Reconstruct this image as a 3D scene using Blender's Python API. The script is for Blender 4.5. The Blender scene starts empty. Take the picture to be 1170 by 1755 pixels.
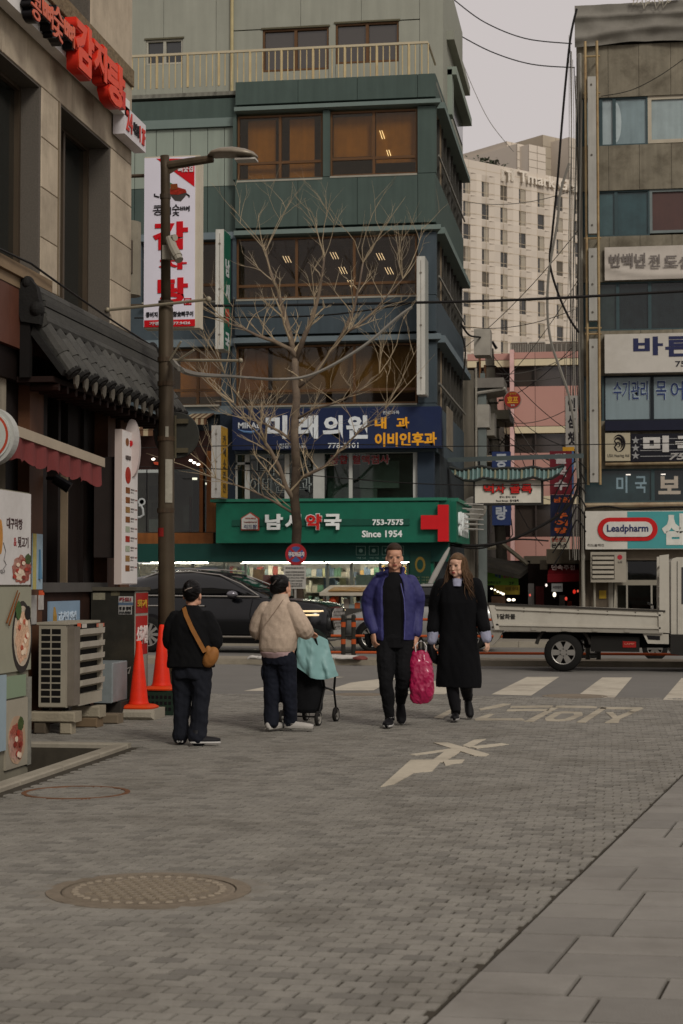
import bpy, bmesh, math, random
from mathutils import Vector, Matrix, Euler, noise
random.seed(7)
SC = bpy.context.scene
COL = SC.collection
R = math.radians

# ------------------------------------------------------------------ camera
CAM_H, F, HX, HY = 1.45, 2950.0, 1040.0, 1000.0      # eye height, focal length in photo pixels, vanishing point of the street
PW, PH = 1170.0, 1755.0
pitch = math.atan((HY - PH / 2) / F)
yaw = math.atan((HX - PW / 2) / F * math.cos(pitch))
cam_d = bpy.data.cameras.new('camera'); cam = bpy.data.objects.new('camera', cam_d); COL.objects.link(cam)
cam.location = (0, 0, CAM_H)
cam.rotation_euler = Euler((R(90) + pitch, 0, yaw), 'XYZ')
cam_d.sensor_width = 36; cam_d.lens = F / PH * 36
cam_d.clip_start = 0.1; cam_d.clip_end = 3000
cam_d.dof.use_dof = True; cam_d.dof.focus_distance = 18.5; cam_d.dof.aperture_fstop = 6.3
SC.camera = cam
# ------------------------------------------------------------------ overcast daylight
w = bpy.data.worlds.new('World'); SC.world = w; w.use_nodes = True
nt = w.node_tree; bg = nt.nodes['Background']
sky = nt.nodes.new('ShaderNodeTexSky'); sky.sky_type = 'NISHITA'; sky.sun_disc = False
SUN_EL, SUN_AZ = 36, 145          # azimuth clockwise from +Y
sky.sun_elevation = R(SUN_EL); sky.sun_rotation = R(SUN_AZ); sky.dust_density = 6; sky.air_density = 2
hs = nt.nodes.new('ShaderNodeHueSaturation'); hs.inputs['Saturation'].default_value = 0.12; hs.inputs['Value'].default_value = 0.6
mx = nt.nodes.new('ShaderNodeMix'); mx.data_type = 'RGBA'; mx.inputs[0].default_value = 0.88
mx.inputs[7].default_value = (5.7, 5.2, 5.1, 1)      # even cloud cover
nt.links.new(sky.outputs[0], hs.inputs['Color']); nt.links.new(hs.outputs[0], mx.inputs[6])
nt.links.new(mx.outputs[2], bg.inputs[0]); bg.inputs[1].default_value = 0.1
sd = bpy.data.lights.new('sun', 'SUN'); sd.energy = 1.5; sd.angle = R(16); sd.color = (1, .95, .88)
so = bpy.data.objects.new('sun', sd); COL.objects.link(so); so.location = (0, -20, 40)
az = R(SUN_AZ)
so.rotation_euler = Vector((math.sin(az) * math.cos(R(SUN_EL)), math.cos(az) * math.cos(R(SUN_EL)), math.sin(R(SUN_EL)))).to_track_quat('Z', 'Y').to_euler()
SC.view_settings.view_transform = 'Standard'; SC.view_settings.look = 'None'
SC.view_settings.exposure = 0.14; SC.view_settings.gamma = 1.0

# ------------------------------------------------------------------ pixels to rays
_rot = cam.rotation_euler.to_matrix()
def ray(px, py):
    return _rot @ Vector(((px - PW / 2) / F, -(py - PH / 2) / F, -1.0))
def on_z(px, py, z=0.0):
    d = ray(px, py); t = (z - CAM_H) / d.z
    return Vector((0, 0, CAM_H)) + d * t
# the near-left block was paced out along its own wall; this turns its y (along the wall) into street y
HAND = False
def hand(v):
    return Vector((v.x, 1.022 * v.y - .85, v.z)) if HAND else v
class Plane:
    """upright plane: u runs along U, v is height, w stands off along N (= U x Z, towards the viewer)"""
    def __init__(s, O, U):
        s.O = Vector(O); s.U = Vector(U).normalized(); s.N = s.U.cross(Vector((0, 0, 1)))
    def uv(s, px, py, w=0.0):
        d = ray(px, py); c = Vector((0, 0, CAM_H)); o = hand(s.O + s.N * w)
        t = (o - c).dot(s.N) / d.dot(s.N); p = c + d * t
        if HAND: p.y = (p.y + .85) / 1.022
        p -= s.O
        return p.dot(s.U), p.z + s.O.z
    def P(s, u, v, w=0.0):
        return Vector((s.O.x, s.O.y, 0)) + s.U * u + Vector((0, 0, v)) + s.N * w
    def rect(s, x0, y0, x1, y1, w=0.0):
        """pixel box -> (u0, u1, v0, v1)"""
        xm, ym = (x0 + x1) / 2, (y0 + y1) / 2
        return s.uv(x0, ym, w)[0], s.uv(x1, ym, w)[0], s.uv(xm, y1, w)[1], s.uv(xm, y0, w)[1]
def FY(Y): return Plane((0, Y, 0), (1, 0, 0))
def FX(X): return Plane((X, 0, 0), (0, 1, 0))

# ------------------------------------------------------------------ materials
def lin(c):
    if isinstance(c, str):
        c = c.lstrip('#'); c = [int(c[i:i + 2], 16) / 255 for i in (0, 2, 4)]
        c = [x / 12.92 if x <= .04045 else ((x + .055) / 1.055) ** 2.4 for x in c]
    return (c[0], c[1], c[2], 1)
_mats = {}
def M(col, rough=.7, metal=0., var=.18, scale=3., bump=0., bscale=40., streak=0., dirt=None, damt=.5, spec=.18, emit=0., isl=0., coat=0.):
    key = (str(col), rough, metal, var, scale, bump, bscale, streak, str(dirt), damt, spec, emit, isl, coat)
    if key in _mats: return _mats[key]
    m = bpy.data.materials.new('surface'); m.use_nodes = True; _mats[key] = m
    n = m.node_tree; N = n.nodes; L = n.links; p = N['Principled BSDF']
    p.inputs['Roughness'].default_value = rough; p.inputs['Metallic'].default_value = metal
    p.inputs['Specular IOR Level'].default_value = spec
    if coat: p.inputs['Coat Weight'].default_value = coat; p.inputs['Coat Roughness'].default_value = .05
    c = lin(col); p.inputs['Base Color'].default_value = c
    if emit:
        p.inputs['Emission Color'].default_value = c; p.inputs['Emission Strength'].default_value = emit
    tc = N.new('ShaderNodeTexCoord'); out = None
    def mul(sock, fac_sock, lo, hi, a=.25, b=.75):
        mr = N.new('ShaderNodeMapRange'); mr.inputs[1].default_value = a; mr.inputs[2].default_value = b
        mr.inputs[3].default_value = lo; mr.inputs[4].default_value = hi; L.new(fac_sock, mr.inputs[0])
        q = N.new('ShaderNodeMix'); q.data_type = 'RGBA'; q.blend_type = 'MULTIPLY'; q.inputs[0].default_value = 1
        if sock is None: q.inputs[6].default_value = c
        else: L.new(sock, q.inputs[6])
        L.new(mr.outputs[0], q.inputs[7]); return q.outputs[2]
    if var:
        t = N.new('ShaderNodeTexNoise'); t.inputs['Scale'].default_value = scale; t.inputs['Detail'].default_value = 8; t.inputs['Roughness'].default_value = .65
        L.new(tc.outputs['Object'], t.inputs['Vector']); out = mul(out, t.outputs[0], 1 - var, 1 + var)
    if isl:
        g = N.new('ShaderNodeNewGeometry'); oi = N.new('ShaderNodeObjectInfo')
        a = N.new('ShaderNodeMath'); a.operation = 'ADD'; L.new(g.outputs['Random Per Island'], a.inputs[0]); L.new(oi.outputs['Random'], a.inputs[1])
        fr = N.new('ShaderNodeMath'); fr.operation = 'FRACT'; L.new(a.outputs[0], fr.inputs[0]); out = mul(out, fr.outputs[0], 1 - isl * 2.2, 1 + isl * .5, 0, .35); out = mul(out, fr.outputs[0], 1 - isl * .5, 1 + isl * .5, .3, 1)
    if streak:
        mp = N.new('ShaderNodeMapping'); mp.inputs['Scale'].default_value = (5, 5, .35); L.new(tc.outputs['Object'], mp.inputs[0])
        t = N.new('ShaderNodeTexNoise'); t.inputs['Scale'].default_value = 1.3; t.inputs['Detail'].default_value = 7; L.new(mp.outputs[0], t.inputs['Vector'])
        out = mul(out, t.outputs[0], 1 - streak, 1 + streak * .35)
    if dirt:
        t = N.new('ShaderNodeTexNoise'); t.inputs['Scale'].default_value = 1.1; t.inputs['Detail'].default_value = 10; t.inputs['Roughness'].default_value = .7
        L.new(tc.outputs['Object'], t.inputs['Vector'])
        mr = N.new('ShaderNodeMapRange'); mr.inputs[1].default_value = .48; mr.inputs[2].default_value = .68; mr.inputs[4].default_value = damt; L.new(t.outputs[0], mr.inputs[0])
        q = N.new('ShaderNodeMix'); q.data_type = 'RGBA'; L.new(mr.outputs[0], q.inputs[0])
        if out is None: q.inputs[6].default_value = c
        else: L.new(out, q.inputs[6])
        q.inputs[7].default_value = lin(dirt); out = q.outputs[2]
    if out is not None:
        L.new(out, p.inputs['Base Color'])
        if emit: L.new(out, p.inputs['Emission Color'])
    if bump:
        t = N.new('ShaderNodeTexNoise'); t.inputs['Scale'].default_value = bscale; t.inputs['Detail'].default_value = 5; L.new(tc.outputs['Object'], t.inputs['Vector'])
        b = N.new('ShaderNodeBump'); b.inputs['Strength'].default_value = bump; b.inputs['Distance'].default_value = .02; L.new(t.outputs[0], b.inputs['Height']); L.new(b.outputs[0], p.inputs['Normal'])
    return m
def GLASS(tint='#6b5a48', rough=.03):
    key = ('glass', tint, rough)
    if key in _mats: return _mats[key]
    m = bpy.data.materials.new('glass'); m.use_nodes = True; _mats[key] = m
    n = m.node_tree; N = n.nodes; L = n.links; N.remove(N['Principled BSDF']); o = N['Material Output']
    tr = N.new('ShaderNodeBsdfTransparent'); tr.inputs[0].default_value = lin(tint)
    gl = N.new('ShaderNodeBsdfGlossy'); gl.inputs[1].default_value = rough; gl.inputs[0].default_value = (.9, .9, .9, 1)
    lw = N.new('ShaderNodeLayerWeight'); lw.inputs[0].default_value = .5
    pw_ = N.new('ShaderNodeMath'); pw_.operation = 'POWER'; pw_.inputs[1].default_value = 5; L.new(lw.outputs['Facing'], pw_.inputs[0])
    ad = N.new('ShaderNodeMath'); ad.operation = 'MULTIPLY_ADD'; ad.inputs[1].default_value = .9; ad.inputs[2].default_value = .032; L.new(pw_.outputs[0], ad.inputs[0])
    mix = N.new('ShaderNodeMixShader'); L.new(ad.outputs[0], mix.inputs[0]); L.new(tr.outputs[0], mix.inputs[1]); L.new(gl.outputs[0], mix.inputs[2]); L.new(mix.outputs[0], o.inputs[0])
    return m

# ------------------------------------------------------------------ mesh builder
class MB:
    def __init__(s): s.v = []; s.f = []; s.sm = False
    def add(s, vs, fs):
        o = len(s.v); s.v += [hand(Vector(x)) for x in vs]; s.f += [tuple(i + o for i in f) for f in fs]; return s
    def hexa(s, p):
        return s.add(p, [(0, 3, 2, 1), (4, 5, 6, 7), (0, 1, 5, 4), (1, 2, 6, 5), (2, 3, 7, 6), (3, 0, 4, 7)])
    def box(s, pl, u0, u1, v0, v1, w0, w1):
        P = pl.P
        return s.hexa([P(u0, v0, w0), P(u1, v0, w0), P(u1, v1, w0), P(u0, v1, w0), P(u0, v0, w1), P(u1, v0, w1), P(u1, v1, w1), P(u0, v1, w1)])
    def cube(s, x0, x1, y0, y1, z0, z1):
        return s.hexa([Vector(q) for q in ((x0, y0, z0), (x1, y0, z0), (x1, y1, z0), (x0, y1, z0), (x0, y0, z1), (x1, y0, z1), (x1, y1, z1), (x0, y1, z1))])
    def bevbox(s, pl, u0, u1, v0, v1, w0, w1, b=.02):
        """box whose front face is chamfered"""
        P = pl.P; wm = w1 - b
        vs = [P(u0, v0, w0), P(u1, v0, w0), P(u1, v1, w0), P(u0, v1, w0), P(u0, v0, wm), P(u1, v0, wm), P(u1, v1, wm), P(u0, v1, wm),
              P(u0 + b, v0 + b, w1), P(u1 - b, v0 + b, w1), P(u1 - b, v1 - b, w1), P(u0 + b, v1 - b, w1)]
        return s.add(vs, [(0, 3, 2, 1), (8, 9, 10, 11), (0, 1, 5, 4), (1, 2, 6, 5), (2, 3, 7, 6), (3, 0, 4, 7), (4, 5, 9, 8), (5, 6, 10, 9), (6, 7, 11, 10), (7, 4, 8, 11)])
    def prism(s, pl, pts, w0, w1):
        n = len(pts); a = sum(pts[i][0] * pts[(i + 1) % n][1] - pts[(i + 1) % n][0] * pts[i][1] for i in range(n))
        if a < 0: pts = pts[::-1]
        vs = [pl.P(u, v, w0) for u, v in pts] + [pl.P(u, v, w1) for u, v in pts]
        return s.add(vs, [tuple(range(n - 1, -1, -1)), tuple(range(n, 2 * n))] + [(i, (i + 1) % n, n + (i + 1) % n, n + i) for i in range(n)])
    def tube(s, pts, rad, n=8, caps=True, flat=1.0):
        pts = [Vector(p) for p in pts]; m = len(pts)
        if not hasattr(rad, '__len__'): rad = [rad] * m
        vs = []; ref = None
        for i, p in enumerate(pts):
            t = (pts[min(i + 1, m - 1)] - pts[max(i - 1, 0)])
            t = t.normalized() if t.length > 1e-9 else Vector((0, 0, 1))
            if ref is None: ref = t.cross(Vector((0, 0, 1)) if abs(t.z) < .9 else Vector((0, 1, 0)))
            a = ref - t * ref.dot(t)
            if a.length < 1e-6: a = t.cross(Vector((.3, .5, .8)))
            a.normalize(); b = t.cross(a).normalized(); ref = a
            for k in range(n):
                q = 2 * math.pi * k / n; vs.append(p + (a * math.cos(q) + b * math.sin(q) * flat) * rad[i])
        fs = [(i * n + k, i * n + (k + 1) % n, (i + 1) * n + (k + 1) % n, (i + 1) * n + k) for i in range(m - 1) for k in range(n)]
        if caps: fs += [tuple(range(n - 1, -1, -1)), tuple(range((m - 1) * n, m * n))]
        return s.add(vs, fs)
    def rings(s, rings, caps=True):
        n = len(rings[0]); m = len(rings); vs = [p for r in rings for p in r]
        fs = [(i * n + k, i * n + (k + 1) % n, (i + 1) * n + (k + 1) % n, (i + 1) * n + k) for i in range(m - 1) for k in range(n)]
        if caps: fs += [tuple(range(n - 1, -1, -1)), tuple(range((m - 1) * n, m * n))]
        return s.add(vs, fs)
    def lathe(s, prof, c=(0, 0, 0), axis='z', n=20):
        """prof: (radius, height) pairs"""
        c = Vector(c); rs = []
        for r, h in prof:
            ring = []
            for k in range(n):
                q = 2 * math.pi * k / n; a, b = r * math.cos(q), r * math.sin(q)
                ring.append(c + Vector({'z': (a, b, h), 'y': (a, h, -b), 'x': (h, a, b)}[axis]))
            rs.append(ring)
        return s.rings(rs)
    def ell(s, c, r, nu=14, nv=9, rot=None):
        c = Vector(c); vs = []
        for i in range(1, nv):
            t = math.pi * i / nv
            for k in range(nu):
                q = 2 * math.pi * k / nu; p = Vector((r[0] * math.sin(t) * math.cos(q), r[1] * math.sin(t) * math.sin(q), -r[2] * math.cos(t)))
                if rot: p = rot @ p
                vs.append(c + p)
        top = Vector((0, 0, r[2])); 
        if rot: top = rot @ top
        vs += [c - top, c + top]; b = len(vs) - 2
        fs = [(i * nu + k, i * nu + (k + 1) % nu, (i + 1) * nu + (k + 1) % nu, (i + 1) * nu + k) for i in range(nv - 2) for k in range(nu)]
        fs += [(b, (k + 1) % nu, k) for k in range(nu)] + [(b + 1, (nv - 2) * nu + k, (nv - 2) * nu + (k + 1) % nu) for k in range(nu)]
        return s.add(vs, fs)
    def mesh(s, off=Vector((0, 0, 0)), fix=False):
        me = bpy.data.meshes.new('m'); me.from_pydata([v - off for v in s.v], [], s.f)
        if fix:
            b = bmesh.new(); b.from_mesh(me); bmesh.ops.recalc_face_normals(b, faces=b.faces); b.to_mesh(me); b.free()
        if s.sm: me.polygons.foreach_set('use_smooth', [True] * len(me.polygons))
        me.update(); return me
def root_of(o):
    while o.parent: o = o.parent
    return o
def world_loc(o):
    l = Vector(o.location)
    while o.parent: o = o.parent; l += o.location
    return l
def obj(name, mb, mat, parent=None, label=None, smooth=False, kind=None, fix=False):
    if smooth: mb.sm = True
    off = world_loc(parent) if parent else Vector((0, 0, 0))
    me = mb if isinstance(mb, bpy.types.Mesh) else mb.mesh(off, fix)
    o = bpy.data.objects.new(name, me); COL.objects.link(o); o.parent = parent
    if mat: me.materials.append(mat)
    if label: o['label'] = label
    if kind: o['kind'] = kind
    return o
def thing(name, label, cat, loc=(0, 0, 0), group=None, rz=0):
    o = bpy.data.objects.new(name, None); COL.objects.link(o); o.location = loc; o.rotation_euler = (0, 0, rz)
    o.empty_display_size = .2; o['label'] = label; o['category'] = cat
    if group: o['group'] = group
    return o
def tag(o, label, cat, group=None):
    o['label'] = label; o['category'] = cat
    if group: o['group'] = group
    return o
def struct(name, mb, mat, parent=None, **k):
    return obj(name, mb, mat, parent, kind=None if parent else 'structure', **k)
def bx(name, pl, r, w0, w1, mat, parent, bev=0, **k):
    m = MB()
    if bev: m.bevbox(pl, *r, w0, w1, bev)
    else: m.box(pl, *r, w0, w1)
    return obj(name, m, mat, parent, **k)
# lettering: Blender's built-in font, stretched into a box on a plane
_tc = bpy.data.curves.new('t', 'FONT'); _to = bpy.data.objects.new('t', _tc); _tc.extrude = .5; _tc.resolution_u = 2; _tc.size = 1; _glyphs = {}
def text_mesh(s, bold=0.0):
    if (s, bold) not in _glyphs:
        _tc.body = s; _tc.offset = bold; _glyphs[(s, bold)] = bpy.data.meshes.new_from_object(_to)
    return _glyphs[(s, bold)].copy()
def text(s, pl, r, w, mat, parent, bold=.02, ext=.01, name='lettering', vertical=False, rot=0, flip=False, label=None, slant=0):
    """s drawn to fill r=(u0,u1,v0,v1) on the plane at stand-off w"""
    me = text_mesh(s, bold); u0, u1, v0, v1 = r
    vs = [v.co.copy() for v in me.vertices]
    if not vs: return None
    if rot: vs = [Vector((c.x * math.cos(rot) - c.y * math.sin(rot), c.x * math.sin(rot) + c.y * math.cos(rot), c.z)) for c in vs]
    if slant: vs = [Vector((c.x + slant * c.y, c.y, c.z)) for c in vs]
    x0 = min(c.x for c in vs); x1 = max(c.x for c in vs); y0 = min(c.y for c in vs); y1 = max(c.y for c in vs)
    off = world_loc(parent) if parent else Vector((0, 0, 0))
    for v, c in zip(me.vertices, vs):
        a = (c.x - x0) / max(x1 - x0, 1e-6); b = (c.y - y0) / max(y1 - y0, 1e-6)
        v.co = pl.P(u0 + a * (u1 - u0), v0 + b * (v1 - v0), w + (c.z + .5) * ext); v.co = hand(v.co) - off
    me.materials.clear(); me.update()
    o = bpy.data.objects.new(name, me); COL.objects.link(o); o.parent = parent; me.materials.append(mat)
    if label: o['label'] = label
    return o
def ptext(s, pl, px, w, mat, parent, **k):
    return text(s, pl, pl.rect(*px, w), w, mat, parent, **k)
def sag(a, b, s, n=14):
    a, b = Vector(a), Vector(b)
    return [a.lerp(b, i / n) - Vector((0, 0, s * 4 * (i / n) * (1 - i / n))) for i in range(n + 1)]
# ================================================================== ground
g = MB(); g.cube(-900, 900, -60, 1500, -3.4, -3.0)
struct('ground', g, M('#6a655c', .95, var=.2, scale=.4))
ASPH = M('#6b6862', .9, var=.16, scale=2.2, bump=.25, bscale=140, dirt='#57524a', damt=.35, spec=.25)
ROADY0, ROADY1 = 22.3, 39.4
g = MB(); g.cube(-60, 60, ROADY0, ROADY1, -.3, -.004)
road = struct('road', g, ASPH)
# boundary between setts and slabs: a straight joint running away to the right
A0, A1 = on_z(729, 1750), on_z(1170, 1327)
def bnd(y): return A0.x + (A1.x - A0.x) * (y - A0.y) / (A1.y - A0.y)
SH = (A1.x - A0.x) / (A1.y - A0.y)
MORT = M('#3d382f', .95, var=.25, scale=9)
g = MB(); Q = Plane((0, 0, 0), (1, 0, 0))
def sheet(m, pts, z0, z1):
    n = len(pts); vs = [(x, y, z0) for x, y in pts] + [(x, y, z1) for x, y in pts]
    return m.add(vs, [tuple(range(n - 1, -1, -1)), tuple(range(n, 2 * n))] + [(i, (i + 1) % n, n + (i + 1) % n, n + i) for i in range(n)])
KX, KY = on_z(100, 1313).x, on_z(187, 1281).y
sheet(g, [(KX, 2), (bnd(2), 2), (bnd(ROADY0), ROADY0), (-9, ROADY0), (-9, KY), (KX, KY)], -.3, -.009)
sett_pav = struct('sett_pavement', g, MORT)
g = MB(); sheet(g, [(bnd(2), 2), (30, 2), (30, ROADY0), (bnd(ROADY0), ROADY0)], -.3, -.014)
slab_pav = struct('slab_pavement', g, MORT)
SETT = M('#7b776e', .85, var=.18, scale=4, bump=.3, bscale=60, isl=.10, dirt='#5f5a50', damt=.6, spec=.3)
SLAB = M('#7d7971', .8, var=.10, scale=5, bump=.15, bscale=90, isl=.06, dirt='#67625a', damt=.55, spec=.3)
def stone(m, x0, x1, y0, y1, z, sh, b=.006, d=.03):
    """one paving stone: chamfered top, sheared along the street's joint direction"""
    q = lambda x, y, zz: (x + sh * (y - y0), y, zz)
    vs = [q(x0, y0, z - d), q(x1, y0, z - d), q(x1, y1, z - d), q(x0, y1, z - d), q(x0 + b, y0 + b, z), q(x1 - b, y0 + b, z), q(x1 - b, y1 - b, z), q(x0 + b, y1 - b, z)]
    return m.add(vs, [(4, 5, 6, 7), (0, 1, 5, 4), (1, 2, 6, 5), (2, 3, 7, 6), (3, 0, 4, 7)])
MH = [on_z(255, 1524), on_z(615, 1190), on_z(985, 1193), on_z(130, 1358)]
def in_view(x, y, mg=1.6):
    c = x * math.cos(yaw) + y * math.sin(yaw); d = -x * math.sin(yaw) + y * math.cos(yaw)
    return d > 4.6 and abs(c) < PW / 2 / F * d + mg
rs = random.Random(3)
PX, PY = .118, .094
cand = []; y = 4.6; row = 0
while y < ROADY0 - .05:
    x = -8 + (row % 2) * PX / 2 + rs.uniform(-.006, .006)
    while x < bnd(y) + .02:
        xe = min(x + PX, bnd(y) - .004)
        if xe - x > .03 and in_view(x, y) and (x > KX + .16 if y < KY + .1 else x > -6.6) and (Vector((x + PX / 2, y + PY / 2)) - MH[0].xy).length > .515:
            cand.append((x, xe, y))
        x += PX
    y += PY; row += 1
cand.sort(key=lambda t: t[2] + (0 if in_view(t[0], t[2], -.05) and t[2] > 5.75 else 100))
rest = MB()
for i, (x, xe, y) in enumerate(cand):
    j = .005; z = rs.uniform(-.003, .002); far = y > 13
    m = MB() if i < 300 else rest
    jx = rs.uniform(-.003, .003)
    stone(m, x + j / 2 + jx, xe - j / 2 + jx, y + j / 2, y + PY - j / 2, z, SH, .0045)
    if i < 300: obj('sett', m, SETT, sett_pav)
obj('setts', rest, SETT, sett_pav, kind='stuff')
# slabs
y = 4.4; row = 0; n = 0; rest = MB(); rw = [.36, .33, .38, .35]
while y < ROADY0 - .1:
    hgt = rw[row % 4]; x = bnd(y) + .006; first = True
    while x < 14 and in_view(x - .3, y, 2.2):
        wd = rs.choice([.32, .42, .55]) if not first else rs.choice([.25, .38, .5])
        first = False
        m = MB() if n < 290 else rest
        stone(m, x + .004, x + wd - .004, y + .004, min(y + hgt, ROADY0) - .004, rs.uniform(-.0025, .002), SH, .005)
        if n < 290: obj('slab', m, SLAB, slab_pav)
        n += 1; x += wd
    y += hgt; row += 1
if rest.v: obj('slabs', rest, SLAB, slab_pav, kind='stuff')
# road paint
PAINT = M('#aea695', .8, var=.15, scale=6, dirt='#7d7568', damt=.75)
def decal(pts, z=.0, zt=.003):
    m = MB(); q = [on_z(*p).xy for p in pts]
    a = sum(q[i].x * q[(i + 1) % len(q)].y - q[(i + 1) % len(q)].x * q[i].y for i in range(len(q)))
    if a < 0: q = q[::-1]
    return sheet(m, [(v.x, v.y) for v in q], z - .002, zt)
for pts in ([(903, 1160), (958, 1160), (910, 1192), (842, 1190)], [(1032, 1161), (1083, 1161), (1052, 1197), (990, 1192)],
            [(1168, 1162), (1230, 1162), (1205, 1201), (1136, 1199)], [(600, 1170), (662, 1162), (680, 1162), (640, 1183), (560, 1183)],
            [(760, 1161), (815, 1160), (762, 1190), (690, 1189)], [(418, 1184), (470, 1174), (520, 1172), (470, 1184)],
            [(470, 1166), (560, 1160), (590, 1160), (520, 1168)]):
    obj('crossing_stripe', decal(pts, 0, .0), PAINT, road)
PAINT2 = M('#a39a87', .85, var=.15, scale=9, dirt='#7d7566', damt=.85)
Zm = lambda x, y: (640 + x / 2.4375, 1170 + y / 2.4375)
STROKES = [[(250, 147), (330, 108), (352, 110), (285, 150)], [(420, 152), (480, 132), (505, 132), (470, 150), (620, 149), (632, 158), (425, 158)],
           [(440, 110), (540, 88), (575, 90), (520, 104), (445, 116)], [(575, 98), (750, 96), (745, 104), (570, 106)], [(560, 113), (735, 111), (730, 118), (555, 119)],
           [(630, 163), (745, 105), (770, 106), (668, 164)], [(765, 97), (905, 98), (935, 101), (930, 107), (760, 104)],
           [(715, 150), (760, 124), (800, 120), (870, 124), (875, 136), (830, 156), (770, 162), (720, 160)],
           [(848, 166), (950, 104), (975, 106), (885, 167)], [(945, 103), (1120, 104), (1128, 108), (1085, 126), (1060, 124), (1085, 112), (945, 110)],
           [(970, 125), (1000, 124), (1018, 141), (1070, 121), (1092, 124), (1030, 152), (1022, 169), (965, 168), (1000, 150)]]
for s in STROKES: obj('painted_stroke', decal([Zm(*p) for p in s], .0, .004), PAINT2, sett_pav)
obj('painted_ring_hole', decal([Zm(*p) for p in [(752, 150), (785, 131), (835, 130), (838, 137), (800, 152), (765, 155)]], .002, .0065), SETT, sett_pav)
PAINT3 = M('#b3aa97', .8, var=.12, scale=9, dirt='#857d6d', damt=.6)
for s in ([(30, 436), (155, 324), (290, 322), (245, 370), (170, 378), (85, 425)], [(240, 330), (300, 286), (385, 270), (345, 302), (285, 335)],
          [(290, 325), (380, 323), (370, 335), (300, 347)], [(150, 301), (380, 268), (395, 277), (175, 304)],
          [(250, 252), (310, 252), (482, 300), (470, 307), (420, 306)], [(370, 264), (420, 240), (470, 237), (400, 272)], [(400, 268), (535, 254), (565, 259), (430, 276)]):
    obj('painted_arrow_piece', decal([Zm(*p) for p in s], .0, .004 + .0006 * random.random() * 3), PAINT3, sett_pav)
# covers in the ground
IRON = M('#7d7262', .65, .3, var=.2, scale=14, bump=.3, bscale=60, dirt='#5d5344', damt=.5)
def cover(c, r, label, studs, grp=None, z=0):
    t = thing('manhole_cover', label, 'manhole cover', (c.x, c.y, 0), grp)
    m = MB(); m.lathe([(r * .86, -.02), (r * .86, z - .002), (r, z - .002), (r, -.02)], (c.x, c.y, 0), n=40); m.f = m.f[:-2]; obj('frame_ring', m, IRON, t, fix=True)
    if studs: m = MB(); m.lathe([(r * 1.005, -.008), (r * 1.005, -.0045), (r * 1.22, -.0045), (r * 1.22, -.008)], (c.x, c.y, 0), n=40); m.f = m.f[:-2]; obj('mortar_collar', m, M('#777268', .9, var=.2, scale=8), t, fix=True)
    m = MB(); m.lathe([(r * .845, -.03), (r * .845, z - .006), (r * .82, z - .002)], (c.x, c.y, 0), n=40); obj('lid', m, IRON, t)
    if studs:
        m = MB(); q = Plane((c.x, c.y, 0), (1, 0, 0)); k = int(r * .8 / .055)
        for i in range(-k, k + 1):
            for jj in range(-k, k + 1):
                x, y = i * .055 + (jj % 2) * .027, jj * .05
                if math.hypot(x, y) < r * .6: m.cube(c.x + x - .017, c.x + x + .017, c.y + y - .014, c.y + y + .014, -.003, z + .006)
        for q in range(36):
            a = q / 36 * 2 * math.pi
            m.ell((c.x + r * .72 * math.cos(a), c.y + r * .72 * math.sin(a), z - .001), (.022, .022, .008), 6, 4)
        obj('stud', m, M('#8a7f6e', .6, .3, var=.2, scale=12), t, kind='stuff')
    return t
cover(MH[0], .485, 'large round iron manhole cover with studded pattern set in the setts', True, z=.0)
cover(MH[1], .33, 'round iron cover at the road edge behind the man in the blue jacket', False, z=.002)
cover(MH[2], .42, 'round iron cover touching the crossing stripes in front of the truck', False, z=.004)
c = MH[3]; m = MB(); m.lathe([(.34, -.02), (.34, .003), (.375, .003), (.375, -.02)], (c.x, c.y, 0), n=40); m.f = m.f[:-2]
tag(obj('rusty_ring', m, M('#6b4a34', .85, .2, var=.3, scale=10), None, fix=True), 'thin rusty iron ring of a cover sunk among the setts', 'cover ring')
# kerb stones round the basement well
KERB = M('#8d8677', .8, var=.12, scale=5, bump=.2, dirt='#6f675a', damt=.5)
t = thing('well_kerb', 'pale granite kerb framing the dark basement well by the food posters', 'kerb', (KX, KY, 0))
y = 9.0
while y < KY - .1:
    y2 = min(y + 1.0, KY); m = MB(); m.bevbox(Plane((KX, 0, 0), (0, 1, 0)), y + .004, y2 - .004, -.3, .03, 0, .12, .012); obj('kerb_stone', m, KERB, t); y = y2
for i in range(1):
    m = MB(); m.bevbox(Plane((0, KY, 0), (1, 0, 0)), KX - 1.1, KX + .12, -.3, .034, -.12, -.001, .012); obj('kerb_stone', m, KERB, t)
g = MB(); g.cube(-9, KX, 2, KY, -3, -2.6); wf = struct('well_floor', g, M('#1d1a17', .9, var=.2))
for a in ((-9, KX, KY - .005, KY + .2, -2.6, -.302), (KX + .001, KX + .2, 2, KY - .006, -2.6, -.302)): g = MB(); g.cube(*a); obj('well_wall', g, M('#2a2621', .9, var=.2), wf)
# central median and far pavement
g = MB(); g.cube(-60, 60, 30.4, 31.5, -.02, .10)
struct('median_strip', g, M('#847c6c', .85, var=.18, scale=3, bump=.2, dirt='#5c5549', damt=.5))
m = MB(); x = -16
FARP = M('#7a7367', .88, var=.15, scale=3, dirt='#59534a')
g = MB(); g.cube(-60, 60, 39.55, 90, -.3, .12); struct('far_pavement', g, FARP)
far_kerb = None
for i in range(34):
    m = MB(); m.cube(-22 + i + .004, -21.004 + i, 39.4, 39.548, -.3, .125)
    if far_kerb is None: far_kerb = struct('far_kerb', m, KERB)
    else: obj('kerb_stone', m, KERB, far_kerb)
HAND = True
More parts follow.
